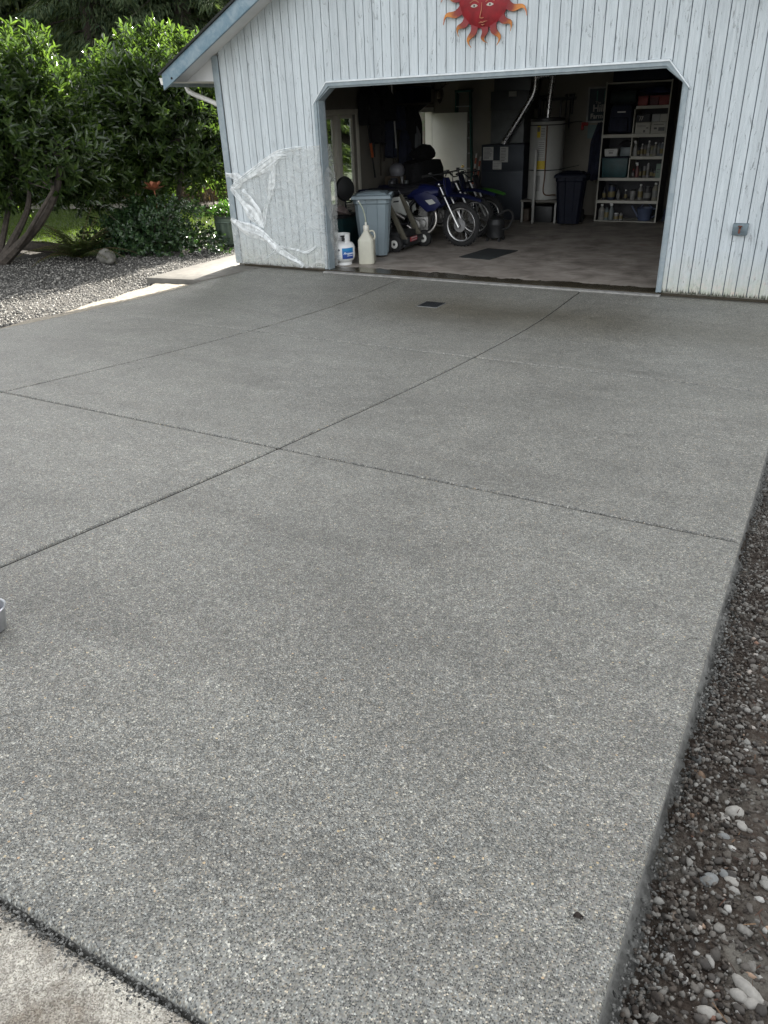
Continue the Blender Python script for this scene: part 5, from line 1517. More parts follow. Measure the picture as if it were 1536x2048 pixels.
def motorcycle(loc, rz, label, mbody, mfend, mpanel, steer=-.22, sc=1.0, wr=.345):
    t = thing('dirt_bike', loc, label, 'motorcycle', None, rz)
    FRM = M('bike_frame', (.02, .02, .024), .5, .4, var=.2); ENG = M('engine_alloy', (.24, .235, .225), .5, .75, var=.35, scale=18); SEAT = M('bike_seat', (.012, .012, .016), .7, var=.3)
    k = sc
    def V(x, y, z): return Vector((x * k, y * k, z * k))
    WB = 1.36
    wheel_parts(t, V(WB, 0, wr), wr * k, .042 * k, steer, BLACKR, STEEL)
    wheel_parts(t, V(0, 0, .31), .31 * k, .055 * k, 0, BLACKR, STEEL)
    Rz = Matrix.Rotation(steer, 3, 'Z'); piv = V(WB - .10, 0, 0)
    def F_(x, y, z):
        p = V(x, y, z) - piv; return piv + Rz @ p
    ax = (WB, wr); hx, hz = WB - .37, .98
    for s in (-1, 1):
        mb = MB(); y = s * .10
        mb.tube([F_(ax[0] + .01, y, ax[1] - .03), F_(ax[0] - .16, y, ax[1] + .26)], [.026 * k, .024 * k], 10)
        fk = mb.build('fork_leg', M('fork_alloy', (.52, .52, .50), .35, .9, var=.1), t, world=False)
        mb = MB(); mb.tube([F_(ax[0] - .16, y, ax[1] + .26), F_(hx, y, hz)], .018 * k, 10); mb.build('stanchion', STEEL, fk, world=False)
    mb = MB()
    for z in (.80, .95):
        xx = hx + (hz - z) * .5; mb.box(F_(xx, 0, z), (.07 * k, .27 * k, .03 * k), rz=steer)
    mb.build('fork_yoke', FRM, t, world=False, bevel=.004)
    mb = MB(); mb.tube([F_(hx - .12, -.40, hz + .13), F_(hx - .06, -.27, hz + .15), F_(hx - .01, -.10, hz + .05), F_(hx - .01, .10, hz + .05), F_(hx - .06, .27, hz + .15), F_(hx - .12, .40, hz + .13)], .011 * k, 8)
    mb.tube([F_(hx - .05, -.24, hz + .14), F_(hx - .05, .24, hz + .14)], .009 * k, 8)
    hbar = mb.build('handlebar', DARKM, t, world=False)
    for s in (-1, 1):
        mb = MB(); mb.tube([F_(hx - .085, s * .30, hz + .145), F_(hx - .12, s * .42, hz + .13)], .019 * k, 10); mb.build('grip', BLACKR, hbar, world=False)
        mb = MB(); mb.box(F_(hx - .07, s * .25, hz + .15), (.05 * k, .05 * k, .055 * k)); mb.tube([F_(hx - .05, s * .26, hz + .15), F_(hx - .0, s * .34, hz + .145), F_(hx - .03, s * .43, hz + .13)], .006 * k, 6); mb.build('lever', BLACKP, hbar, world=False)
    mb = MB()
    for s in (-1, 1): mb.tube(lerp_pts([F_(hx - .05, s * .24, hz + .15), F_(hx + .12, s * .15, hz + .12), F_(hx + .12, s * .08, hz - .12), F_(hx + .02, s * .06, hz - .3)], 5), .006 * k, 5)
    mb.build('cable', BLACKP, hbar, world=False)
    # high front mudguard
    mb = MB(); vs = []
    for i in range(13):
        s = i / 12; x = WB - .42 + .80 * s; z = .735 + .10 * sin(pi * (s * .8 + .12)) - .02 * s; w = .09 * (.75 + .5 * sin(pi * s)) * (1 if s < .9 else .6)
        for y, dz in ((-w, -.035), (-w * .6, .0), (0, .012), (w * .6, 0), (w, -.035)): vs.append(F_(x, y, z + dz))
    fs = [(i * 5 + j, i * 5 + j + 1, i * 5 + j + 6, i * 5 + j + 5) for i in range(12) for j in range(4)]
    mb.add(vs, fs, True); mb.build('front_mudguard', mfend, t, world=False)
    mb = MB(); mb.prism([(-.10, -.13), (.10, -.13), (.125, .05), (.09, .14), (-.09, .14), (-.125, .05)], lambda u, v: F_(hx + .13 - v * .3, u, hz - .05 + v), lambda u, v: F_(hx + .11 - v * .3, u, hz - .05 + v)); mb.build('front_plate', mbody, t, world=False, bevel=.008)
    # frame
    mb = MB()
    for s in (-1, 1):
        mb.tube([V(hx - .03, s * .03, .86), V(.62, s * .09, .80), V(.42, s * .10, .62), V(.46, s * .10, .30)], .017 * k, 8)
        mb.tube([V(hx - .02, s * .03, .76), V(.86, s * .08, .36), V(.78, s * .09, .23), V(.46, s * .10, .25)], .016 * k, 8)
        mb.tube([V(.46, s * .10, .72), V(.0, s * .10, .78), V(-.22, s * .07, .82)], .012 * k, 8)
        mb.tube([V(.46, s * .10, .36), V(0, s * .10, .31)], .024 * k, 8)
    mb.build('frame', FRM, t, world=False)
    # engine
    mb = MB(); mb.box(V(.64, 0, .36), (.32 * k, .20 * k, .22 * k)); mb.cyl(V(.58, -.155, .34), V(.58, .15, .34), .095 * k, 20); mb.cyl(V(.70, -.145, .37), V(.70, .14, .37), .075 * k, 18); mb.cyl(V(.58, -.165, .34), V(.58, -.155, .34), .06 * k, 18)
    en = mb.build('engine', ENG, t, world=False, bevel=.01)
    mb = MB(); rot = Matrix.Rotation(radians(12), 3, 'Y')
    for i in range(7): mb.box(V(.70 + i * .005, 0, .49 + i * .026), (.17 * k, .16 * k, .012 * k), rot=rot)
    mb.box(V(.715, 0, .57), (.12 * k, .12 * k, .2 * k), rot=rot); mb.build('cylinder_fins', ENG, en, world=False)
    mb = MB(); mb.tube(lerp_pts([V(.78, -.03, .60), V(.92, -.08, .56), V(.94, -.10, .38), V(.84, -.12, .24), V(.64, -.13, .22), V(.44, -.15, .34)], 6), .022 * k, 10); mb.tube([V(.40, -.15, .44), V(.10, -.15, .60), V(-.22, -.14, .72)], [.03 * k, .05 * k, .045 * k], 12); mb.build('exhaust', M('exhaust_steel', (.45, .43, .40), .35, .9, var=.3), t, world=False)
    # tank, shrouds, seat, rear
    mb = MB()
    def loft(secs, nn=12):
        vs = []
        for x, z, w, h in secs:
            for i in range(nn):
                a = 2 * pi * i / nn; vs.append(V(x, w * cos(a) * (1 - .25 * max(0, sin(a))), z + h * sin(a)))
        m = len(secs); fs = [(i * nn + j, i * nn + (j + 1) % nn, (i + 1) * nn + (j + 1) % nn, (i + 1) * nn + j) for i in range(m - 1) for j in range(nn)] + [tuple(range(nn - 1, -1, -1)), tuple((m - 1) * nn + j for j in range(nn))]
        return vs, fs
    mb.add(*loft([(.42, .80, .07, .05), (.52, .83, .12, .10), (.70, .84, .15, .14), (.86, .84, .13, .12), (.97, .86, .06, .06)]), True); mb.build('tank', mbody, t, world=False)
    for s in (-1, 1):
        mb = MB(); mb.prism([(.55, .80), (.78, .88), (.98, .80), (1.06, .68), (.94, .58), (.80, .56), (.66, .68)], lambda u, v: V(u, s * .165, v), lambda u, v: V(u, s * .182, v)); sh = mb.build('tank_shroud', mbody, t, world=False, bevel=.006)
        mb = MB(); mb.prism([(.78, .74), (.90, .76), (.97, .70), (.86, .67)], lambda u, v: V(u, s * .1825, v), lambda u, v: V(u, s * .184, v)); mb.build('decal', mpanel, sh, world=False)
        mb = MB(); mb.prism([(.10, .66), (.14, .56), (.30, .54), (.42, .50), (.50, .56), (.48, .70), (.36, .80), (.20, .78)], lambda u, v: V(u, s * .15, v), lambda u, v: V(u, s * .163, v)); pn = mb.build('side_panel', mpanel, t, world=False, bevel=.006)
        mb = MB(); mb.prism([(.20, .70), (.30, .71), (.31, .735), (.21, .725)], lambda u, v: V(u, s * .1635, v), lambda u, v: V(u, s * .1645, v)); mb.cyl(V(.44, s * .160, .55), V(.44, s * .168, .55), .012 * k, 8); mb.build('slot', BLACKP, pn, world=False)
    mb = MB(); mb.add(*loft([(-.30, .88, .06, .03), (-.1, .87, .10, .05), (.2, .85, .12, .06), (.45, .86, .12, .07), (.62, .92, .08, .04)]), True); mb.build('seat', SEAT, t, world=False)
    mb = MB(); vs = []
    for i in range(11):
        s = i / 10; x = .12 - .62 * s; z = .80 + .08 * s + .04 * sin(pi * s)
        for y, dz in ((-.085, -.03), (0, .01), (.085, -.03)): vs.append(V(x, y, z + dz))
    mb.add(vs, [(i * 3 + j, i * 3 + j + 1, i * 3 + j + 4, i * 3 + j + 3) for i in range(10) for j in range(2)], True); mb.build('rear_mudguard', mfend, t, world=False)
    mb = MB(); mb.tube([V(.5, .12, .24), V(.42, .22, .02)], .01 * k, 6); mb.build('side_stand', DARKM, t, world=False)
    return t
BBLUE = M('bike_blue', (.006, .009, .05), .45, var=.15, spec=.3)
BNAVY = M('bike_dark_blue', (.006, .008, .03), .5, var=.2, spec=.25)
BGREEN = M('bike_green', (.03, .11, .015), .4, var=.2)
BWHITE = M('bike_white', (.42, .43, .40), .45, var=.08)
BBLACK = M('bike_black', (.014, .014, .018), .5, var=.2)
a = radians(7)
motorcycle((1.08 - 1.36 * cos(a), 2.55 - 1.36 * sin(a), 0), a, 'blue dirt bike with white side panels and its spoked front wheel towards the door', BBLUE, BNAVY, BWHITE, -.20)
a = radians(9)
motorcycle((.93 - 1.36 * cos(a), 3.55 - 1.36 * sin(a), 0), a, 'dark blue dirt bike parked behind the bright blue one', BNAVY, BNAVY, BBLACK, -.1, .98)
a = radians(4)
motorcycle((.84 - 1.2 * cos(a), 4.15 - 1.2 * sin(a), 0), a, 'dark dirt bike with a green front mudguard at the back of the row', BBLACK, BGREEN, BBLACK, -.15, .92)

# ---- wheeled trolley in front of the bikes
t = thing('hand_trolley', (.42, 1.85, 0), 'low black trolley with tan uprights, white hubbed wheels and a red and white sticker', 'trolley', None, radians(0))
TAN = M('olive_tan_bar', (.135, .125, .095), .5, .3, var=.2)
mb = MB(); mb.b2((-.62, -.14, .07), (.02, .50, .12)); mb.b2((-.60, -.12, .12), (-.05, .48, .30)); mb.b2((-.05, -.10, .12), (.06, .46, .22)); mb.build('deck', BLACKP, t, world=False, bevel=.015)
for y in (-.12, .40):
    mb = MB(); mb.prism([(.055, .20), (-.06, .20), (-.36, .82), (-.30, .84)], lambda u, v: (u, y, v), lambda u, v: (u, y + .035, v)); mb.build('upright', TAN, t, world=False, bevel=.004)
mb = MB(); mb.tube([(-.33, -.10, .82), (-.37, -.08, .90), (-.37, .40, .90), (-.33, .42, .82)], .014, 8); mb.build('push_bar', DARKM, t, world=False)
mb = MB(); mb.box((.066, .10, .19), (.012, .22, .07)); st_ = mb.build('sticker', M('sticker_red', (.34, .05, .06), .5), t, world=False)
mb = MB(); mb.box((.0728, .10, .21), (.002, .20, .014)); mb.box((.0728, .10, .172), (.002, .18, .010)); mb.build('stripe', M('sticker_pale', (.5, .45, .45), .5), st_, world=False)
for y in (-.20, .52):
    mb = MB(); mb.lathe([(.05, -.045), (.10, -.045), (.128, -.03), (.135, 0), (.128, .03), (.10, .045), (.05, .045)], (-.12 if y < 0 else .05, y, .135), 26, Matrix.Rotation(radians(90), 3, 'X') @ Matrix.Rotation(0, 3, 'Z')); w = mb.build('wheel', BLACKR, t, world=False)
    mb = MB(); mb.lathe([(.016, .044), (.03, .047), (.062, .047), (.066, .044)], (-.12 if y < 0 else .05, y, .135), 22, Matrix.Rotation(radians(90), 3, 'X')); mb.build('rim', M('wheel_white', (.62, .62, .58), .5, var=.1), w, world=False)
    mb = MB(); mb.cyl((-.12 if y < 0 else .05, y - .052, .135), (-.12 if y < 0 else .05, y - .04, .135), .022, 12); mb.build('axle_cap', BLACKP, w, world=False)

# ---- rubber mat
t = one('rubber_mat', MB().box((0, 0, .005), (.56, .90, .009)), M('mat_rubber', (.022, .026, .026), .8, var=.3, scale=40, bmp=.004), 'dark ribbed rubber mat lying on the garage floor', 'mat', None, .003)
t.location = (1.83, 1.95, .001); t.rotation_euler = (0, 0, radians(-8))
# ---- tools and clutter along the left wall
WX0 = XI + .03
WOOD = M('tool_wood', (.30, .21, .12), .6, var=.3, scale=12)
DWOOD = M('dark_wood', (.045, .032, .022), .65, var=.3, scale=12)
PALEP = M('pale_pole', (.42, .41, .40), .4, .4, var=.15)
BLACKF = M('black_fabric', (.012, .012, .014), .85, var=.4, scale=20, bmp=.01)
NAVYF = M('navy_fabric', (.012, .016, .035), .8, var=.4, scale=14, bmp=.01)
def hung(name, y, zt, zb, m, head, label, lean=0.0, r=.014, x=WX0 + .06, mh=None, cat='tool'):
    t = thing(name, (x, y, zb), label, cat)
    L0 = zt - zb
    mb = MB(); mb.tube([(0, 0, 0 if head not in ('low',) else .1), (0, lean * .5, L0 * .5), (0, lean, L0)], r, 8); mb.build('shaft', m, t, world=False)
    mb = MB(); z = L0
    if head == 'rake':
        mb.tube([(0, lean - .17, z), (0, lean + .17, z)], .01, 6)
        for k in range(10): mb.tube([(0, lean - .16 + k * .036, z), (.02, lean - .16 + k * .036, z + .05), (.06, lean - .16 + k * .036, z + .06)], .004, 4)
    elif head == 'leaf':
        for k in range(13):
            q = (k - 6) / 6; mb.tube([(0, lean, z), (0, lean + q * .22, z + .32), (.04, lean + q * .23, z + .36)], .004, 4)
    elif head == 'shovel':
        mb.yz([(lean - .10, z), (lean + .10, z), (lean + .11, z + .16), (lean + .05, z + .29), (lean, z + .32), (lean - .05, z + .29), (lean - .11, z + .16)], -.005, .006)
    elif head == 'spade':
        mb.yz([(lean - .09, z), (lean + .09, z), (lean + .085, z + .28), (lean - .085, z + .28)], -.005, .006)
    elif head == 'fork':
        for k in range(4): mb.tube([(0, lean - .075 + k * .05, z), (.02, lean - .075 + k * .05, z + .15), (.0, lean - .075 + k * .05, z + .28)], .007, 5)
        mb.tube([(0, lean - .08, z), (0, lean + .08, z)], .01, 6)
    elif head == 'broom':
        mb.box((0, lean, z + .03), (.06, .32, .05)); mb.box((0, lean, z + .12), (.075, .36, .13), taper=1.15)
    elif head == 'trimmer':
        mb.box((.0, lean, z + .06), (.10, .12, .22)); mb.box((.02, lean + .02, z + .2), (.12, .14, .1))
    elif head == 'hoe':
        mb.tube([(0, lean, z), (.05, lean, z + .08), (.10, lean, z + .07)], .008, 6); mb.box((.12, lean, z + .03), (.01, .16, .10))
    mb.build('head', mh or DARKM, t, world=False)
    return t
hung('long_pole', 4.72, 2.52, 1.42, PALEP, 'hoe', 'pale telescopic pole hanging on the left wall among dark tools', -.12, .016, WX0 + .22, DARKM)
st = hung('string_trimmer', 3.95, 1.95, .95, BLACKP, 'trimmer', 'black trimmer with an orange sleeve leaning by the window', -.22, .016, WX0 + .16, BLACKP)
mb = MB(); mb.tube([(0, -.07, .36), (0, -.128, .60)], .026, 10); mb.build('orange_sleeve', M('trimmer_orange', (.45, .10, .03), .5, var=.2), st, world=False)
hung('garden_rake', 4.35, 2.2, .95, DWOOD, 'rake', 'garden rake with an iron toothed head hanging on the left wall', .05)
hung('leaf_rake', 5.0, 2.05, .9, DWOOD, 'leaf', 'fan shaped leaf rake hanging head up on the left wall', -.03)
hung('shovel', 4.88, 2.0, .95, DWOOD, 'shovel', 'round pointed shovel hanging beside the pale pole', .04)
hung('spade', 5.2, 2.0, 1.0, DWOOD, 'spade', 'square bladed spade hanging beneath the blue box shelf', 0)
hung('garden_fork', 5.4, 2.0, 1.05, DWOOD, 'fork', 'four tined garden fork hanging on the left wall', -.04)
hung('push_broom', 5.58, 1.98, .95, DWOOD, 'broom', 'dark push broom hanging near the side door', 0)
hung('garden_hoe', 5.75, 2.1, 1.05, PALEP, 'hoe', 'hoe with a pale shaft hanging next to the side door', -.06, .013)
def coil(y, z, R_, m, label, name='rope_coil', n=6, x=WX0 + .05):
    mb = MB(); rr = random.Random(int(y * 100)); pts = []
    for i in range(n * 22):
        a = i * 2 * pi / 22; k = R_ * (1 + .06 * sin(i * .37)); pts.append((x + .05 * sin(i * .21) * .6, y + k * .75 * sin(a), z + k * 1.15 * cos(a) - .04 * sin(i * .3)))
    mb.tube(pts, .010, 6)
    return one(name, mb, m, label, 'coil', None, 0, (x, y, z))
coil(4.22, 1.98, .17, BLACKR, 'black hose coil hanging high above the shovel and rake', 'hose_coil')
coil(4.55, 1.62, .14, BLACKP, 'black extension cord coil hanging beside the pale pole', 'cord_coil', 5)
coil(5.30, 1.55, .13, NAVYF, 'navy rope coil hanging among the long handled tools', 'rope_coil', 5)
def hanging_cloth(y, zt, w, h, m, label, name, x=WX0 + .06, seed=1, dep=.16, cat='coat', plane='x'):
    r = random.Random(seed); mb = MB(); vs = []; nu, nv = 13, 12
    for side in (1, 0):
        for j in range(nv):
            s = j / (nv - 1); ww = w * (.32 + .55 * min(1, s * 3) + .13 * s)
            for i in range(nu):
                u = i / (nu - 1) * 2 - 1
                fold_ = .5 + .5 * sin(u * 9 + seed + s * 2)
                d = dep * (1 - u * u) ** .5 * (.45 + .55 * min(1, s * 2.5)) * (.7 + .3 * fold_) if side else -.01
                p = (d, u * ww / 2, -s * h - (.05 * abs(sin(u * 5 + seed)) if j == nv - 1 else 0))
                vs.append(p)
    N_ = nu * nv; fs = []
    for j in range(nv - 1):
        for i in range(nu - 1):
            q = (j * nu + i, j * nu + i + 1, (j + 1) * nu + i + 1, (j + 1) * nu + i); fs.append(q); fs.append(tuple(N_ + k for k in reversed(q)))
    for i in range(nu - 1):
        fs.append((i, N_ + i, N_ + i + 1, i + 1)); k = (nv - 1) * nu; fs.append((k + i + 1, N_ + k + i + 1, N_ + k + i, k + i))
    for j in range(nv - 1):
        k = j * nu; fs.append((k + nu, N_ + k + nu, N_ + k, k)); k += nu - 1; fs.append((k, N_ + k, N_ + k + nu, k + nu))
    if plane == 'y': vs = [(p[1], -p[0], p[2]) for p in vs]
    mb.add(vs, fs, True)
    o = one(name, mb, m, label, cat); o.location = (x, y, zt) if plane == 'x' else (y, x, zt)
    return o
hanging_cloth(3.86, 2.52, .50, .62, BLACKF, 'bulky black bag hanging on the wall above the window corner', 'hanging_bag', seed=2, dep=.3, cat='bag')
hanging_cloth(4.18, 2.30, .34, .72, BLACKF, 'black jacket hanging on the left wall near the window', 'hanging_jacket', seed=4, dep=.2)
hanging_cloth(5.05, 2.40, .36, .62, NAVYF, 'navy overalls hanging below the blue storage box', 'overalls', seed=6, dep=.2)
hanging_cloth(5.45, 2.20, .40, .80, BLACKF, 'long black raincoat hanging just left of the side door', 'raincoat', seed=8, dep=.22)
hanging_cloth(5.62, 1.78, .34, .42, M('pale_cloth', (.16, .17, .18), .7, var=.2), 'small pale grey pointed cloth hanging by the side door', 'hanging_cloth', seed=11, dep=.14, x=WX0 + .16, cat='cloth')
t = thing('wall_shelf', (WX0 + .18, 5.5, 2.18), 'narrow wall shelf carrying the dark blue storage box', 'shelf')
mb = MB(); mb.box((0, 0, 0), (.38, 1.2, .025)); mb.build('board', DWOOD, t, world=False)
for y in (-.5, .5):
    mb = MB(); mb.prism([(-.2, -.0125), (.12, -.0125), (-.2, -.2)], lambda u, v: (u, y - .01, v), lambda u, v: (u, y + .01, v)); mb.build('bracket', DARKM, t, world=False)
t = thing('storage_box', (WX0 + .2, 5.55, 2.1925), 'dark blue lidded storage box high on the wall shelf', 'storage box')
mb = MB(); mb.box((0, 0, .13), (.38, .82, .26)); mb.build('tub', NAVY, t, world=False, bevel=.015)
mb = MB(); mb.box((0, 0, .275), (.41, .86, .03)); mb.build('lid', M('blue_lid', (.014, .022, .075), .5), t, world=False, bevel=.008)

hung('pruning_saw', 4.05, 2.1, 1.3, BLACKP, 'trimmer', 'black cordless saw hanging beside the black jacket', .03, .02, WX0 + .1, BLACKP)
hung('edging_iron', 4.50, 2.3, 1.2, DWOOD, 'spade', 'narrow edging iron hanging behind the pale pole', .02)
hung('long_hoe', 5.12, 2.15, .95, DWOOD, 'hoe', 'dark shafted hoe hanging between the leaf rake and the spade', .06)
hung('pitchfork', 5.30, 1.75, .9, DWOOD, 'fork', 'low hung pitchfork beneath the navy rope coil', .08, .014, WX0 + .12)
hanging_cloth(4.45, 2.50, .55, .55, BLACKF, 'big black duffel bag hanging high in the middle of the left wall', 'duffel_bag', seed=21, dep=.3, cat='bag')
hanging_cloth(4.72, 2.05, .34, .75, NAVYF, 'dark navy wetsuit hanging behind the pale pole', 'wetsuit', seed=23, dep=.16)
hanging_cloth(5.25, 1.72, .40, .62, NAVYF, 'navy apron hanging low over the covered barbecue', 'apron', seed=25, dep=.18, x=WX0 + .1)
hanging_cloth(5.78, 2.15, .30, .75, BLACKF, 'black strap bundle hanging at the edge of the side door', 'strap_bundle', seed=27, dep=.2, cat='straps')
# covered barbecue
t = thing('covered_grill', (-.95, 5.15, 0), 'barbecue under a black fabric cover near the side door', 'barbecue')
mb = MB(); vs = []; n = 40
for j in range(9):
    s = j / 8; z = 1.16 * (1 - s)
    for k in range(n):
        a = 2 * pi * k / n; c, s2 = cos(a), sin(a)
        q = (abs(c) ** 4 + abs(s2) ** 4) ** -.25
        rx_, ry_ = .27 * (1 if s > .15 else .8 + 1.3 * s), .62 * (1 if s > .15 else .88 + .8 * s)
        f_ = 1 + .03 * s * sin(a * 9 + s * 3)
        vs.append((rx_ * c * q * f_, ry_ * s2 * q * f_, z + (.03 * cos(a * 2) if j == 0 else 0)))
mb.add(vs, [(j * n + k, j * n + (k + 1) % n, (j + 1) * n + (k + 1) % n, (j + 1) * n + k) for j in range(8) for k in range(n)] + [tuple(range(n))], True)
mb.build('cover', BLACKF, t, world=False)
one('gym_bag', MB().blob((0, 0, .14), (.22, .38, .15), 10, .16, 4), BLACKF, 'lumpy black bag lying on top of the covered barbecue', 'bag').location = (-.95, 5.2, 1.15)

# bench with odds and ends below the hanging tools
t = thing('workbench', (-1.18, 4.15, 0), 'dark workbench under the hanging tools piled with small things', 'bench')
mb = MB(); mb.box((0, 0, .72), (.62, 1.0, .05)); mb.build('top', DWOOD, t, world=False, bevel=.004)
for x in (-.26, .26):
    for y in (-.44, .44):
        mb = MB(); mb.box((x, y, .3475), (.07, .07, .695)); mb.build('leg', DWOOD, t, world=False)
mb = MB(); mb.box((0, 0, .22), (.56, .94, .03)); mb.build('lower_shelf', DWOOD, t, world=False)
odds = [('paint_can', -.95, 3.85, .746, 'small paint can at the near end of the dark workbench', (.12, .12, .13), .075, .16),
        ('paint_can', -1.02, 4.06, .746, 'dark paint can beside the small one on the workbench', (.05, .05, .06), .08, .19),
        ('spray_can', -.93, 4.22, .746, 'slim grey spray can standing on the workbench', (.16, .16, .16), .033, .21),
        ('jar', -.95, 4.42, .746, 'squat glass jar on the far end of the workbench', (.20, .22, .22), .05, .12)]
for nm, x, y, z, lb, c, r_, h_ in odds:
    mb = MB(); mb.lathe([(r_ * .95, 0), (r_, .01), (r_, h_ * .9), (r_ * .9, h_ * .93), (r_ * .92, h_), (.005, h_ - .004)], n=18)
    o = one(nm, mb, M('can_%d' % int(c[0] * 100), c, .4, .5, var=.15), lb, 'can' if 'can' in nm else 'jar'); o.location = (x, y, z)
one('helmet', MB().lathe([(.10, 0), (.125, .03), (.135, .10), (.12, .17), (.075, .215), (.005, .235)], n=22, sx=1.15), M('helmet_white', (.20, .20, .22), .35, var=.2), 'greyish helmet sitting on the dark workbench', 'helmet').location = (-1.08, 4.3, .95)
one('carton', MB().box((0, 0, .1), (.3, .3, .2)), M('carton_dark', (.10, .075, .05), .8, var=.2), 'brown carton under the helmet on the workbench', 'box', None, .004).location = (-1.12, 4.3, .747)
one('crate', MB().box((0, 0, .18), (.44, .6, .36), taper=1.06), M('crate_dark', (.03, .032, .036), .6, var=.3), 'dark plastic crate under the workbench', 'crate', None, .01).location = (-1.15, 4.1, .236)

# ---- back wall
YW = YB - .002
def antler():
    t = thing('antler_mount', (-1.42, YW - .03, 2.34), 'small antler skull mount high on the back wall', 'antlers')
    mb = MB(); mb.xz([(-.07, .10), (.07, .10), (.085, 0), (.04, -.12), (0, -.17), (-.04, -.12), (-.085, 0)], 0, .028); mb.build('plaque', DWOOD, t, world=False, bevel=.004)
    BONE = M('bone', (.20, .17, .13), .7, var=.3)
    mb = MB(); mb.blob((0, -.05, -.0), (.045, .06, .09), 8, .1, 3); mb.build('skull', BONE, t, world=False)
    for s in (-1, 1):
        mb = MB(); P = lerp_pts([(s * .03, -.06, .06), (s * .10, -.10, .12), (s * .19, -.13, .17), (s * .23, -.17, .27)], 5); mb.tube(P, [.016 * (1 - .7 * i / (len(P) - 1)) for i in range(len(P))], 7)
        mb.tube([(s * .11, -.105, .13), (s * .10, -.16, .19)], [.01, .003], 6); mb.tube([(s * .19, -.13, .17), (s * .28, -.12, .20)], [.009, .003], 6); mb.build('antler', DWOOD, t, world=False)
antler()
# step ladder folded behind the side door
FG = M('ladder_green', (.012, .075, .062), .5, var=.2)
t = thing('step_ladder', (-.83, 6.875, 0), 'green fibreglass step ladder folded upright behind the white side door', 'ladder')
mb = MB()
for s in (-1, 1): mb.bar((s * .25, -.02, 0), (s * .155, -.02, 2.38), .06, .028)
for s in (-1, 1): mb.bar((s * .235, .045, 0), (s * .15, .045, 2.34), .04, .025)
mb.build('rail', FG, t, world=False)
for k in range(7):
    z = .3 + k * .3; w = .25 - .095 * z / 2.38
    mb = MB(); mb.box((0, -.03, z), (2 * w - .03, .075, .024)); mb.build('step', M('step_alloy', (.40, .41, .41), .45, .8, var=.1), t, world=False)
mb = MB(); mb.box((0, 0, 2.385), (.37, .14, .05)); mb.build('cap', FG, t, world=False, bevel=.01)

# furnace, plenum and flue
FURN = M('furnace_dark', (.032, .038, .048), .5, .35, var=.15, scale=2)
PLEN = M('plenum_grey', (.10, .105, .115), .5, .5, var=.15, scale=2)
t = thing('furnace', (.46, 6.35, 0), 'tall dark furnace cabinet with paper labels against the back wall', 'furnace')
mb = MB(); mb.box((0, 0, .70), (.90, .90, 1.40)); fc = mb.build('cabinet', FURN, t, world=False, bevel=.008)
mb = MB(); mb.box((0, -.454, 1.14), (.88, .006, .44)); mb.box((0, -.454, .46), (.88, .006, .86)); mb.build('front_panel', FURN, fc, world=False, bevel=.002)
mb = MB(); mb.box((-.05, .16, 1.705), (.70, .54, .60)); mb.build('coil_box', M('galv_dull', (.155, .165, .165), .55, .5, var=.2, scale=4), t, world=False, bevel=.004)
mb = MB(); mb.box((-.01, .16, 2.17), (.80, .58, .33)); mb.box((.03, .16, 2.46), (.76, .56, .25)); mb.build('plenum', PLEN, t, world=False, bevel=.006)
PAPER = M('paper_label', (.42, .42, .40), .7, var=.08, scale=9)
INK = M('ink', (.10, .10, .10), .7)
def paper(par, x, y, z, w, h, rows, m=PAPER):
    mb = MB(); mb.box((x, y, z), (w, .002, h)); o = mb.build('paper_label', m, par, world=False)
    mb = MB(); rr = random.Random(int(x * 100 + z * 10))
    for k in range(rows):
        L0 = w * rr.uniform(.5, .82); mb.box((x - w * .41 + L0 / 2, y - .0014, z + h * .38 - k * h * .76 / max(1, rows - 1)), (L0, .001, h * .035))
    mb.build('printed_lines', INK, o, world=False)
    return o
paper(t, -.30, -.459, 1.24, .22, .24, 9); paper(t, .04, -.459, 1.22, .17, .28, 9); paper(t, -.10, -.459, 1.03, .19, .16, 5)
paper(t, .05, -.132, 2.28, .16, .09, 3)
DUCT = M('flue_bright', (.62, .62, .63), .28, .95, var=.15, scale=14)
t = thing('flue_duct', (.50, 6.03, 1.40), 'shiny metal flue duct rising diagonally from the furnace to the ceiling', 'duct')
mb = MB(); P = lerp_pts([(-.06, .0, .0), (-.02, 0, .08), (.10, .0, .25), (.42, 0, .72), (.50, 0, .86), (.53, 0, 1.0), (.53, 0, 1.34)], 6); mb.tube(P, .058, 16)
for k in (4, 12, 20, 24, 28, 30): mb.tube([P[k] - (P[k + 1] - P[k]).normalized() * .012, P[k] + (P[k + 1] - P[k]).normalized() * .012], .063, 16)
mb.build('pipe', DUCT, t, world=False)
mb = MB(); mb.tube([(.53, 0, 1.12), (.66, 0, 1.15), (.82, 0, 1.15)], .05, 14); mb.build('branch_pipe', DUCT, t, world=False)

# water heater on its stand
TANKW = M('heater_white', (.34, .34, .32), .4, var=.08, scale=3)
t = thing('water_heater', (1.36, 5.92, .42), 'white cylindrical water heater with yellow labels raised on a stand', 'water heater')
mb = MB(); mb.lathe([(.27, 0), (.285, .005), (.285, 1.36), (.28, 1.37)], n=40); mb.build('tank', TANKW, t, world=False)
mb = MB(); mb.lathe([(.29, 1.37), (.292, 1.38), (.292, 1.42), (.27, 1.43), (.01, 1.435)], n=40); mb.build('top_cap', DARKM, t, world=False)
YEL = M('label_yellow', (.55, .40, .03), .6, var=.15)
def hlabel(a0, a1, z0, z1, m, nm='label'):
    mb = MB(); mb.add(*curved_patch(.285, a0, a1, z0, z1, 10, .002)); return mb.build(nm, m, t, world=False)
t.scale = (1.14, 1.14, 1.0)
am = math.atan2(-9.74 - 5.92, 6.57 - 1.36)
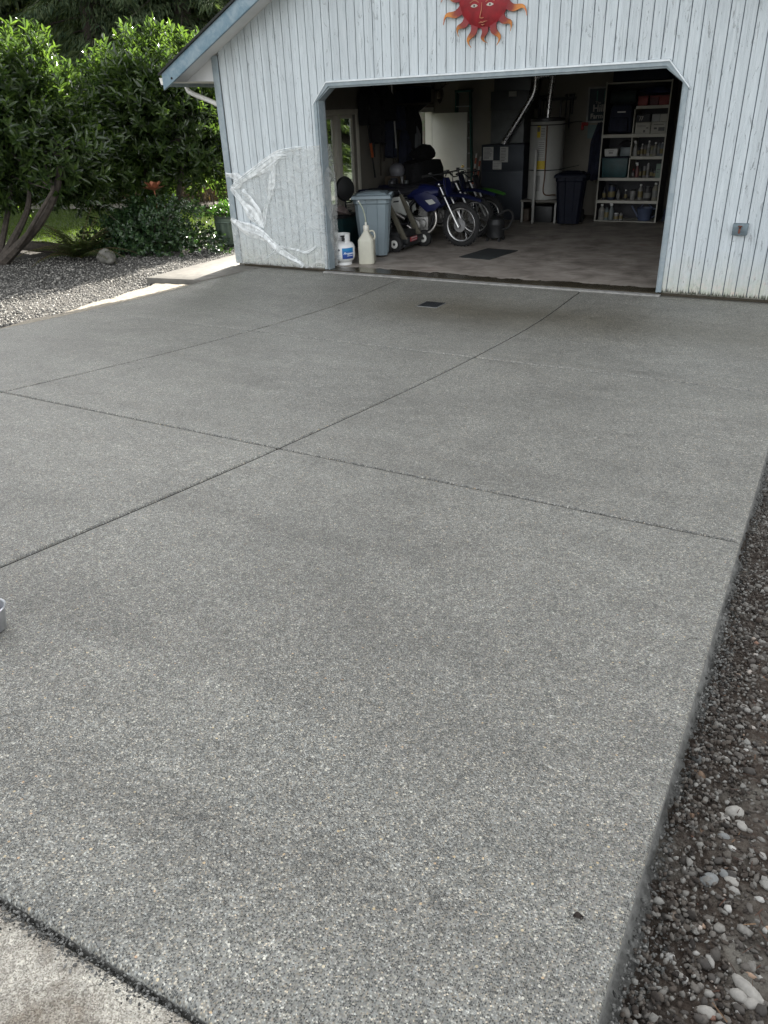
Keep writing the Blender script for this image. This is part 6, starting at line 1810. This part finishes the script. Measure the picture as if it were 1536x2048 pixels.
hlabel(am - .62, am - .40, 1.10, 1.30, YEL); hlabel(am - .38, am - .1, 1.10, 1.28, PAPER); hlabel(am - .55, am - .02, .55, .70, YEL); hlabel(am - .5, am - .1, .75, 1.05, PAPER); hlabel(am - .5, am - .28, .16, .44, M('panel_grey', (.22, .22, .21), .5)); hlabel(am - .2, am + .2, .0, .18, M('panel_cover', (.36, .36, .34), .5))
mb = MB()
for k in range(6): mb.add(*curved_patch(.288, am - .36, am - .14, 1.12 + k * .026, 1.13 + k * .026, 6))
for k in range(8): mb.add(*curved_patch(.288, am - .48, am - .14, .78 + k * .033, .787 + k * .033, 6))
mb.add(*curved_patch(.288, am - .6, am - .44, 1.2, 1.28, 4)); mb.build('printed_lines', INK, t, world=False)
for z in (.53, 1.31):
    mb = MB(); mb.tube([(.29 * cos(2 * pi * k / 32), .29 * sin(2 * pi * k / 32), z) for k in range(32)], .009, 5, close=True); mb.tube([(.25, -.15, z), (.42, .1, z + .03), (.44, .48, z + .03)], .006, 5); mb.build('seismic_strap', DARKM, t, world=False)
mb = MB(); mb.tube(lerp_pts([(.09, -.30, 1.30), (.095, -.305, .9), (.10, -.31, .45), (.10, -.31, .12), (.3, -.28, .10)], 5), .011, 8); mb.build('relief_pipe', M('copper_dark', (.12, .065, .04), .5, .6), t, world=False)
mb = MB(); mb.tube([(.0, -.02, 1.43), (.01, 0, 1.8), (.05, .02, 2.32)], .042, 14); mb.build('flue_pipe', DUCT, t, world=False)
mb = MB(); mb.tube([(-.17, 0, 1.42), (-.18, .05, 1.75), (-.16, .4, 1.80)], .02, 8); mb.build('water_pipe', DARKM, t, world=False)
mb = MB(); mb.tube([(.20, 0, 1.42), (.2, .02, 1.72)], .02, 8); mb.build('water_pipe', DARKM, t, world=False)
t = thing('heater_stand', (1.38, 5.90, 0), 'white framed stand that carries the water heater', 'stand')
mb = MB(); mb.box((0, 0, .40), (.74, .66, .035)); mb.build('top', PLAINCON, t, world=False)
for x in (-.34, .34):
    for y in (-.30, .30):
        mb = MB(); mb.box((x, y, .191), (.035, .035, .38)); mb.build('leg', TANKW, t, world=False)
one('support_post', MB().b2((1.285, 5.46, 0), (1.33, 5.50, 1.32)), TANKW, 'thin whitish post standing in front of the water heater', 'post', None, .003, (1.3075, 5.48, 0))
one('tool_case', MB().box((0, 0, .15), (.42, .4, .30)), BLACKP, 'black case stored beneath the water heater stand', 'case', None, .015).location = (1.42, 5.86, .001)
paper_case = None
# hooks with tools above the heater
t = thing('tool_rack', (1.15, YW - .03, 2.16), 'black tool rack with hanging clamps on the back wall above the heater', 'rack')
mb = MB(); mb.box((0, 0, 0), (.86, .03, .05)); mb.build('rail', BLACKP, t, world=False)
for x, L0, w in ((-.30, .5, .05), (-.22, .42, .022), (.25, .5, .02), (.33, .52, .022), (.38, .28, .03)):
    mb = MB(); mb.box((x, -.05, -L0 / 2), (w, .03, L0)); mb.box((x, -.06, .05), (w * 2.2, .04, .05)); mb.build('clamp', BLACKP, t, world=False, bevel=.004)
# lamp bodies at the ceiling
t = thing('ceiling_lamp', (1.02, 6.2, 2.62), 'yellow green round lamp hanging below the ceiling by the flue', 'lamp')
mb = MB(); mb.lathe([(.02, -.05), (.12, -.03), (.13, .02), (.10, .06)], n=24); mb.build('shade', M('lamp_yellow', (.42, .46, .12), .5, var=.1), t, world=False)
mb = MB(); mb.cyl((0, 0, .05), (0, 0, .128), .02, 10); mb.lathe([(.17, .03), (.20, .05), (.17, .075)], n=24); mb.build('housing', BLACKP, t, world=False)
o = one('hanging_basin', MB().lathe([(.05, 0), (.17, .01), (.22, .10), (.225, .115), (.21, .115), (.16, .02), (.005, .015)], n=28), M('basin_dark', (.03, .032, .04), .5), 'dark round basin hung up under the ceiling above the heater', 'basin'); o.location = (1.50, 6.35, 2.60)
# sign, red tool, teal card, coat
t = thing('wall_sign', (2.10, YW - .012, 2.03), 'dark framed sign with pale lettering on the back wall beside the shelf unit', 'sign')
mb = MB(); mb.box((0, 0, 0), (.52, .02, .56)); mb.build('board', M('sign_dark', (.012, .025, .034), .6, var=.2), t, world=False)
mb = MB()
for a, b in (((-.29, -.31), (-.26, .31)), ((.26, -.31), (.29, .31)), ((-.26, .28), (.26, .31)), ((-.26, -.31), (.26, -.28))): mb.b2((a[0], -.018, a[1]), (b[0], .011, b[1]))
mb.build('frame', M('sign_frame', (.30, .30, .29), .6), t, world=False)
mb = MB(); mb.b2((-.12, -.012, .06), (-.095, -.0105, .24)); mb.b2((.03, -.012, .06), (.055, -.0105, .24)); mb.build('stripe', M('sign_green', (.05, .16, .13), .6), t, world=False)
PALE = M('sign_letters', (.34, .32, .30), .6)
text('lettering', 'Hill', .17, (2.04, YW - .0235, 1.965), (radians(90), 0, 0), PALE, t, .001, 'CENTER', 0, .004)
text('lettering', 'Farm', .12, (2.01, YW - .0235, 1.83), (radians(90), 0, 0), PALE, t, .001, 'CENTER', 0, .003)
text('lettering', 'The', .07, (2.02, YW - .0235, 2.065), (radians(90), 0, 0), PALE, t, .001, 'CENTER')
t = thing('hand_tool', (1.79, YW - .03, 1.70), 'small red hand tool hanging on the back wall left of the sign', 'tool')
mb = MB(); mb.box((0, 0, 0), (.13, .05, .06)); mb.box((-.04, 0, -.06), (.05, .045, .09)); mb.build('body', M('tool_red', (.34, .025, .025), .5), t, world=False, bevel=.01)
o = one('wall_card', MB().box((0, 0, 0), (.25, .01, .24)), M('card_teal', (.12, .18, .18), .6, var=.15), 'pale teal card fixed to the back wall under the sign', 'card'); o.location = (1.98, YW - .006, 1.56)
hanging_cloth(2.12, 1.72, .40, 1.0, NAVYF, 'long dark navy coat hanging between the sign and the shelf unit', 'coat', x=YW - .03, seed=15, dep=.22, plane='y')
one('wall_hook', MB().tube([(2.12, YW - .012, 1.74), (2.12, YW - .06, 1.72), (2.12, YW - .06, 1.70)], .008, 6), DARKM, 'dark wall hook holding the navy coat', 'hook', None, 0, (2.12, YW - .012, 1.74))

# red and white sticks leaning by the furnace
STK = M('stick_red', (.36, .10, .06), .5, var=.15); STW = M('stick_white', (.48, .46, .43), .5, var=.1)
for i, (dx, ln_, lb) in enumerate(((-.40, 1.22, 'red and white striped stake leaning left of the furnace'), (-.31, 1.16, 'shorter red and white striped stake next to the furnace side'))):
    t = thing('striped_stake', (dx, 6.22, 0), lb, 'stake', 'stakes by the furnace')
    L1 = Vector((.10, .16, ln_))
    mb = MB(); mb.tube([(0, 0, 0), L1], .017, 8); mb.build('shaft', STW, t, world=False)
    for q in (.52, .68, .84):
        mb = MB(); mb.tube([L1 * q, L1 * (q + .09)], .0185, 8); mb.build('red_band', STK, t, world=False)
# brooms in the right corner, box at their feet
for i, (x, y, dx, zt, m_, lb, hd) in enumerate(((3.78, 6.35, .10, 1.72, PALEP, 'broom with a pale shaft leaning right of the shelf unit', 'b'), (3.95, 6.30, .12, 1.60, WOOD, 'wooden shafted mop leaning beside the pale broom', 'm'), (3.70, 6.5, .06, 1.9, PALEP, 'thin grey pole leaning closest to the shelf unit side', 'p'))):
    t = thing('broom' if hd == 'b' else 'mop' if hd == 'm' else 'pole', (x, y, .0), lb, 'broom' if hd == 'b' else 'mop' if hd == 'm' else 'pole')
    mb = MB(); mb.tube([(0, 0, .22), (dx, .2, zt)], .013, 8); mb.build('shaft', m_, t, world=False)
    if hd == 'b': mb = MB(); mb.box((0, 0, .19), (.30, .06, .06)); mb.box((-.01, 0, .08), (.33, .09, .16), taper=.8); mb.build('bristles', NAVYF, t, world=False)
    elif hd == 'm': mb = MB(); mb.blob((0, 0, .13), (.07, .06, .13), 8, .2, 2); mb.build('mop_head', M('mop_grey', (.2, .19, .18), .9), t, world=False)
    else: mb = MB(); mb.cyl((0, 0, .0), (0, 0, .23), .016, 8); mb.build('foot', DARKM, t, world=False)
one('wooden_box', MB().box((0, 0, .16), (.42, .4, .32)), M('box_wood', (.16, .11, .065), .7, var=.25, scale=9), 'brown wooden box on the floor in the right corner', 'box', None, .006).location = (4.02, 6.05, .001)

# shop vacuum and small things on the floor in front of the furnace
t = thing('shop_vacuum', (1.42, 3.25, 0), 'small black drum vacuum on castors at the feet of the parked bikes', 'vacuum')
mb = MB(); mb.lathe([(.13, .06), (.15, .07), (.155, .26), (.16, .27), (.16, .29), (.14, .36), (.06, .40), (.002, .40)], n=24); mb.build('drum', BLACKP, t, world=False)
mb = MB(); mb.tube(lerp_pts([(.14, -.05, .2), (.26, -.08, .24), (.30, .02, .40), (.20, .05, .50), (.02, .0, .42)], 5), .02, 8); mb.build('hose', BLACKR, t, world=False)
for k in range(4):
    a = pi / 4 + k * pi / 2; mb = MB(); mb.lathe([(.01, -.012), (.028, -.01), (.028, .01), (.01, .012)], (.15 * cos(a), .15 * sin(a), .029), 12, Matrix.Rotation(radians(90), 3, 'X')); mb.tube([(.13 * cos(a), .13 * sin(a), .08), (.15 * cos(a), .15 * sin(a), .04)], .01, 6); mb.build('castor', BLACKR, t, world=False)
one('gas_can', MB().box((0, 0, .12), (.2, .3, .24), taper=.8), M('can_brown', (.05, .035, .022), .6), 'brown fuel can on the floor right of the furnace', 'can', None, .015).location = (1.05, 5.85, .001)
# ---- shelf unit and what stands on it
SHW = M('shelf_cream', (.40, .39, .34), .55, var=.1, scale=4)
SHB = M('shelf_dark_back', (.03, .03, .034), .7, var=.2)
SX0, SX1, SYF, SYB = 2.37, 3.545, 6.10, 6.62
t = thing('shelf_unit', ((SX0 + SX1) / 2, (SYF + SYB) / 2, 0), 'tall open cream edged shelf unit packed with boxes and bottles against the back wall', 'shelf unit')
mb = MB(); mb.b2((SX0, SYB, .0), (SX1, SYB + .012, 2.38)); mb.build('back_panel', SHB, t)
for x in (SX0, SX1 - .02):
    mb = MB(); mb.b2((x, SYF + .003, 0), (x + .02, SYB, 2.38)); mb.build('side_panel', SHB, t)
    mb = MB(); mb.b2((x - .001, SYF - .012, 0), (x + .021, SYF + .0025, 2.395)); mb.build('upright', SHW, t)
SHELVES = [(.012, SX0, SX1, .022), (.385, SX0, SX1, .052), (.785, SX0, SX1, .052), (1.155, 2.93, SX1, .052), (1.53, SX0, SX1, .056), (1.99, 2.93, SX1, .052), (2.38, SX0, SX1, .022)]
for z, x0, x1, lip in SHELVES:
    mb = MB(); mb.b2((x0 + .0215, SYF + .004, z - .02), (x1 - .0215, SYB - .001, z - .002)); sh_ = mb.build('shelf', SHW, t)
    mb = MB(); mb.b2((x0 + .0215, SYF - .014, z - lip), (x1 - .0215, SYF + .003, z - .001)); mb.build('edge_strip', SHW, sh_)
for z0, z1 in ((.786, 1.133), (1.157, 1.472), (1.532, 1.936)):
    mb = MB(); mb.b2((2.928, SYF - .012, z0), (2.946, SYF + .003, z1)); mb.b2((2.93, SYF + .004, z0), (2.944, SYB - .002, z1)); mb.build('divider', SHW, t)

def bottle(x, y, z, r, h, kind, col, label, name='bottle', cap=None, rough=.4):
    col = tuple(c * .62 + .0 for c in col); g_ = sum(col) / 3; col = tuple(.65 * c + .35 * g_ for c in col)
    cat = {'bottle': 'bottle', 'spray_bottle': 'bottle', 'jar': 'jar', 'can': 'can', 'jug': 'jug'}[name]
    m = M('bottle_%s' % '_'.join(str(int(c * 100)) for c in col), col, rough, var=.12, scale=8)
    t = thing(name, (x, y, z), label, cat, 'bottles and jars on the shelf unit')
    mb = MB()
    if kind == 'slim': prof = [(r * .9, 0), (r, .008), (r, h * .62), (r * .85, h * .70), (r * .36, h * .82), (r * .34, h * .9)]; ch = (r * .42, h * .88, h)
    elif kind == 'spray': prof = [(r * .9, 0), (r, .008), (r, h * .5), (r * .7, h * .62), (r * .4, h * .74), (r * .36, h * .82)]; ch = None
    elif kind == 'wide': prof = [(r * .92, 0), (r, .008), (r, h * .78), (r * .88, h * .84), (r * .86, h * .88)]; ch = (r * .92, h * .86, h)
    else: prof = [(r * .95, 0), (r, .006), (r, h * .9), (r * .8, h * .95), (r * .5, h * .96)]; ch = (r * .42, h * .95, h)
    mb.lathe(prof + [(.002, prof[-1][1])], n=16); mb.build('body', m, t, world=False)
    mb = MB(); cm = cap or WHITEPL
    if ch: mb.lathe([(ch[0], ch[1]), (ch[0], ch[2] - .003), (ch[0] * .8, ch[2]), (.002, ch[2])], n=14); mb.build('cap', cm, t, world=False)
    else:
        mb.lathe([(r * .42, h * .8), (r * .42, h * .88), (.002, h * .88)], n=12); mb.box((-.012, -.01, h * .94), (r * 1.1, r * .6, h * .11)); mb.box((-r * .9, -.01, h * .96), (r * .7, r * .3, h * .04)); mb.box((-r * .55, -.01, h * .84), (.006, r * .3, h * .16)); mb.build('trigger', cm, t, world=False)
    if kind in ('slim', 'can', 'wide'):
        mb = MB(); mb.lathe([(r * 1.004, h * .18), (r * 1.012, h * .185), (r * 1.012, h * .55), (r * 1.004, h * .555)], n=16); mb.build('label_band', M('band_%d' % (int(col[0] * 50) % 4), [(.18, .18, .17), (.10, .045, .04), (.04, .055, .10), (.17, .14, .06)][int(col[0] * 50 + r * 1000) % 4], .6, var=.2), t, world=False)
    return t
CAPB, CAPW, CAPR = BLACKP, WHITEPL, M('cap_red', (.30, .03, .03), .5)
row = ['leftmost', 'second from left', 'third from left', 'fourth from left', 'fifth from left', 'sixth from left', 'seventh from left', 'eighth from left', 'ninth from left']
R1 = [('spray_bottle', 'spray', .038, .26, (.55, .55, .52), CAPW, 'white spray bottle'), ('bottle', 'slim', .03, .17, (.06, .06, .07), CAPB, 'short dark bottle'), ('bottle', 'slim', .027, .21, (.45, .42, .38), CAPW, 'slim pale bottle'), ('can', 'can', .03, .20, (.20, .17, .16), CAPB, 'brownish spray can'), ('bottle', 'slim', .034, .26, (.48, .48, .46), CAPW, 'tall white bottle'), ('can', 'can', .032, .18, (.30, .28, .12), CAPB, 'olive spray can'), ('bottle', 'slim', .04, .23, (.36, .34, .26), CAPW, 'stout cream bottle'), ('bottle', 'slim', .036, .25, (.20, .23, .24), CAPB, 'grey blue bottle'), ('can', 'can', .033, .22, (.16, .20, .24), CAPW, 'blue grey spray can')]
def rowof(items, x0, x1, y, z, where, back=False):
    n = len(items)
    for i, (nm, kd, r_, h_, c, cp, lb) in enumerate(items):
        x = x0 + (x1 - x0) * (i + .5) / n
        bottle(x, y + (.02 if i % 2 else 0), z, r_, h_, kd, c, '%s %s on %s' % (lb, row[i], where), nm, cp)
rowof(R1, 2.97, 3.51, 6.19, 1.154, 'the upper right shelf')
R2 = [('bottle', 'slim', .028, .15, (.07, .05, .05), CAPR, 'small dark bottle with a red cap'), ('spray_bottle', 'spray', .036, .26, (.30, .09, .08), CAPW, 'red spray bottle with a pale nozzle'), ('bottle', 'slim', .025, .19, (.05, .05, .06), CAPB, 'thin black bottle'), ('can', 'can', .028, .21, (.30, .29, .29), CAPB, 'pale grey spray can'), ('can', 'can', .028, .25, (.40, .39, .38), CAPW, 'tall whitish spray can'), ('bottle', 'slim', .034, .17, (.05, .055, .07), CAPB, 'squat black bottle'), ('jar', 'wide', .04, .14, (.10, .10, .11), CAPB, 'dark wide mouthed jar')]
rowof(R2, 2.97, 3.44, 6.19, .784, 'the middle right shelf')
R3 = [('bottle', 'slim', .04, .22, (.03, .035, .06), CAPB, 'dark blue bottle'), ('jug', 'wide', .07, .27, (.02, .04, .12), CAPB, 'wide blue jug'), ('bottle', 'slim', .035, .20, (.16, .16, .17), CAPB, 'grey bottle with a dark cap'), ('bottle', 'slim', .03, .18, (.05, .05, .05), CAPW, 'black bottle with a white cap'), ('jar', 'wide', .055, .19, (.33, .32, .29), CAPB, 'whitish jar with a dark lid'), ('bottle', 'slim', .045, .28, (.38, .37, .33), CAPW, 'tall cream bottle'), ('can', 'can', .07, .24, (.07, .07, .075), STEEL, 'dark ringed canister'), ('jug', 'slim', .055, .31, (.36, .34, .22), CAPW, 'yellowish jug')]
rowof(R3, 2.42, 3.51, 6.22, .384, 'the second lowest shelf')
R4 = [('jug', 'slim', .06, .29, (.42, .41, .33), CAPW, 'cream plastic jug'), ('bottle', 'slim', .045, .26, (.16, .23, .23), CAPB, 'clear greenish bottle'), ('spray_bottle', 'spray', .05, .33, (.22, .27, .27), CAPW, 'tall clear spray bottle'), ('jar', 'wide', .045, .13, (.30, .30, .29), CAPW, 'small pale jar'), ('bottle', 'slim', .035, .16, (.32, .32, .31), CAPB, 'short whitish bottle')]
rowof(R4, 2.42, 2.90, 6.22, .011, 'the lowest shelf')
# bucket with handle, bags
t = thing('watering_can', (3.28, 6.32, .011), 'blue grey watering can on the right of the lowest shelf', 'watering can')
BL = M('bucket_blue', (.07, .09, .15), .5, var=.1)
mb = MB(); mb.lathe([(.115, 0), (.12, .01), (.15, .22), (.155, .225), (.148, .228), (.112, .012), (.002, .01)], n=28); mb.build('body', BL, t, world=False)
mb = MB(); mb.tube(lerp_pts([(.14, 0, .20), (.22, 0, .21), (.23, 0, .12), (.13, 0, .05)], 5), .010, 8); mb.tube(lerp_pts([(-.10, 0, .22), (0, 0, .32), (.12, 0, .24)], 5), .010, 8); mb.build('handle', BL, t, world=False)
mb = MB(); mb.tube([(-.12, 0, .06), (-.20, 0, .17), (-.26, 0, .26)], [.024, .018, .015], 10); mb.build('spout', BL, t, world=False)
# boxes
def carton(x, y, z, w, d, h, m, label, name='carton', flap=None, printm=None, prints=(), grp=None, lid=None):
    t = thing(name, (x, y, z), label, 'box', grp)
    mb = MB(); mb.box((0, 0, h / 2), (w, d, h)); mb.build('body', m, t, world=False, bevel=.003)
    if lid is not None: mb = MB(); mb.box((0, 0, h + .012), (w * 1.06, d * 1.06, .03)); mb.build('lid', lid, t, world=False, bevel=.004)
    if prints:
        mb = MB()
        for px, pz, pw, ph in prints: mb.box((px * w, -d / 2 - .001, pz * h), (pw * w, .0016, ph * h))
        mb.build('printed_marks', printm or INK, t, world=False)
    return t
CWH = M('carton_white', (.40, .39, .35), .7, var=.1, scale=8); CPALE = M('carton_pale', (.33, .34, .34), .7, var=.1); CBLK = M('carton_black', (.02, .021, .026), .6, var=.2)
carton(3.10, 6.28, 1.529, .27, .3, .19, CWH, 'white carton with dark print, left of the pair under the red cans', prints=((-.1, .62, .6, .03), (-.1, .72, .6, .03), (.12, .22, .13, .22), (.3, .5, .14, .1)))
carton(3.38, 6.28, 1.529, .26, .3, .19, CWH, 'white carton with an oval mark, right of the pair under the red cans', prints=((-.2, .45, .2, .16), (.22, .38, .42, .32), (.0, .78, .7, .05)))
b = carton(3.09, 6.28, 1.723, .24, .26, .12, CBLK, 'flat black box with a pale zigzag mark on top of the left white carton', prints=())
mb = MB()
for dx in (-.055, -.02):
    mb.prism([(-.02, -.035), (-.004, -.035), (.02, .035), (.004, .035)], lambda u, v: (dx + u, -.1318, .06 + v), lambda u, v: (dx + u, -.1302, .06 + v)); mb.box((dx + .012 - .012, -.131, .06 + .03), (.04, .0016, .01))
mb.build('zigzag_mark', CWH, b, world=False)
carton(3.31, 6.28, 1.723, .14, .24, .12, CPALE, 'pale grey small box on the left half of the right white carton')
carton(3.445, 6.28, 1.723, .12, .24, .12, CWH, 'cream small box on the right half of the right white carton')
REDC = M('can_red', (.20, .018, .018), .5, var=.2)
for i, (x, w, lb) in enumerate(((3.05, .17, 'red plastic box at the left of the top right shelf'), (3.25, .15, 'darker red box in the middle of the top right shelf'), (3.42, .17, 'bright red box at the right end of the top right shelf'))):
    carton(x, 6.28, 1.989, w, .28, .13, REDC if i != 1 else M('can_dark_red', (.08, .012, .018), .5), lb, 'red_box', lid=M('red_lid', (.15, .015, .015), .5))
one('folded_tarp', MB().blob((0, 0, .06), (.27, .13, .07), 12, .18, 3), M('tarp_blue', (.02, .03, .08), .6, var=.4, scale=14), 'folded dark blue tarp lying over the red boxes', 'tarp').location = (3.24, 6.28, 2.165)
t = thing('backpack', (2.66, 6.33, 1.529), 'big dark navy backpack filling the left of the top compartment', 'backpack')
mb = MB(); mb.box((0, 0, .25), (.46, .3, .48), taper=.85); mb.build('sack', NAVYF, t, world=False, bevel=.06, )
mb = MB(); mb.box((0, -.17, .16), (.34, .08, .24), taper=.9); mb.build('pocket', NAVYF, t, world=False, bevel=.03)
mb = MB(); mb.box((.02, -.172, .37), (.15, .012, .022)); mb.build('reflective_strip', M('reflective', (.45, .45, .45), .4), t, world=False)
one('sleeping_bag', MB().tube([(2.43, 6.34, 2.15), (2.89, 6.34, 2.15)], .11, 18), M('bag_green', (.02, .03, .03), .8, var=.3), 'dark rolled sleeping bag on top of the backpack', 'bag', None, 0, (2.66, 6.34, 2.04))
t = thing('storage_tote', (2.655, 6.33, .784), 'dark teal storage tote in the left middle compartment', 'storage tote')
mb = MB(); mb.box((0, 0, .17), (.46, .4, .34), taper=1.06); mb.build('tub', TEAL, t, world=False, bevel=.012)
mb = MB(); mb.box((0, 0, .355), (.51, .44, .03)); mb.build('lid', NAVY, t, world=False, bevel=.006)
t = thing('white_bin', (2.56, 6.24, 1.155), 'white open bin with a dark handle print on the teal tote', 'bin')
mb = MB(); mb.box((0, 0, .065), (.23, .2, .13), taper=1.1); mb.build('tub', M('bin_white', (.5, .5, .48), .5, var=.05), t, world=False, bevel=.008)
mb = MB(); mb.box((0, -.108, .095), (.10, .004, .012)); mb.box((0, -.105, .06), (.08, .004, .02)); mb.build('printed_marks', INK, t, world=False)
carton(2.82, 6.26, 1.155, .18, .2, .15, M('bin_clear', (.10, .13, .14), .4), 'clear grey bin beside the white one on the teal tote', 'clear_bin')
one('cap_bag', MB().blob((0, 0, .05), (.15, .1, .06), 10, .18, 6), BLACKF, 'small black bag on the clear grey bin', 'bag').location = (2.80, 6.28, 1.305)
o = carton(3.475, 6.14, .784, .09, .03, .24, M('card_green', (.14, .20, .16), .6), 'pale green packet at the right end of the middle right shelf', 'packet', prints=((0, .6, .6, .08), (-.1, .4, .4, .06)))
one('big_case', MB().box((0, 0, .09), (1.0, .5, .18)), NAVY, 'long dark case lying on top of the shelf unit', 'case', None, .02).location = (2.98, 6.34, 2.391)
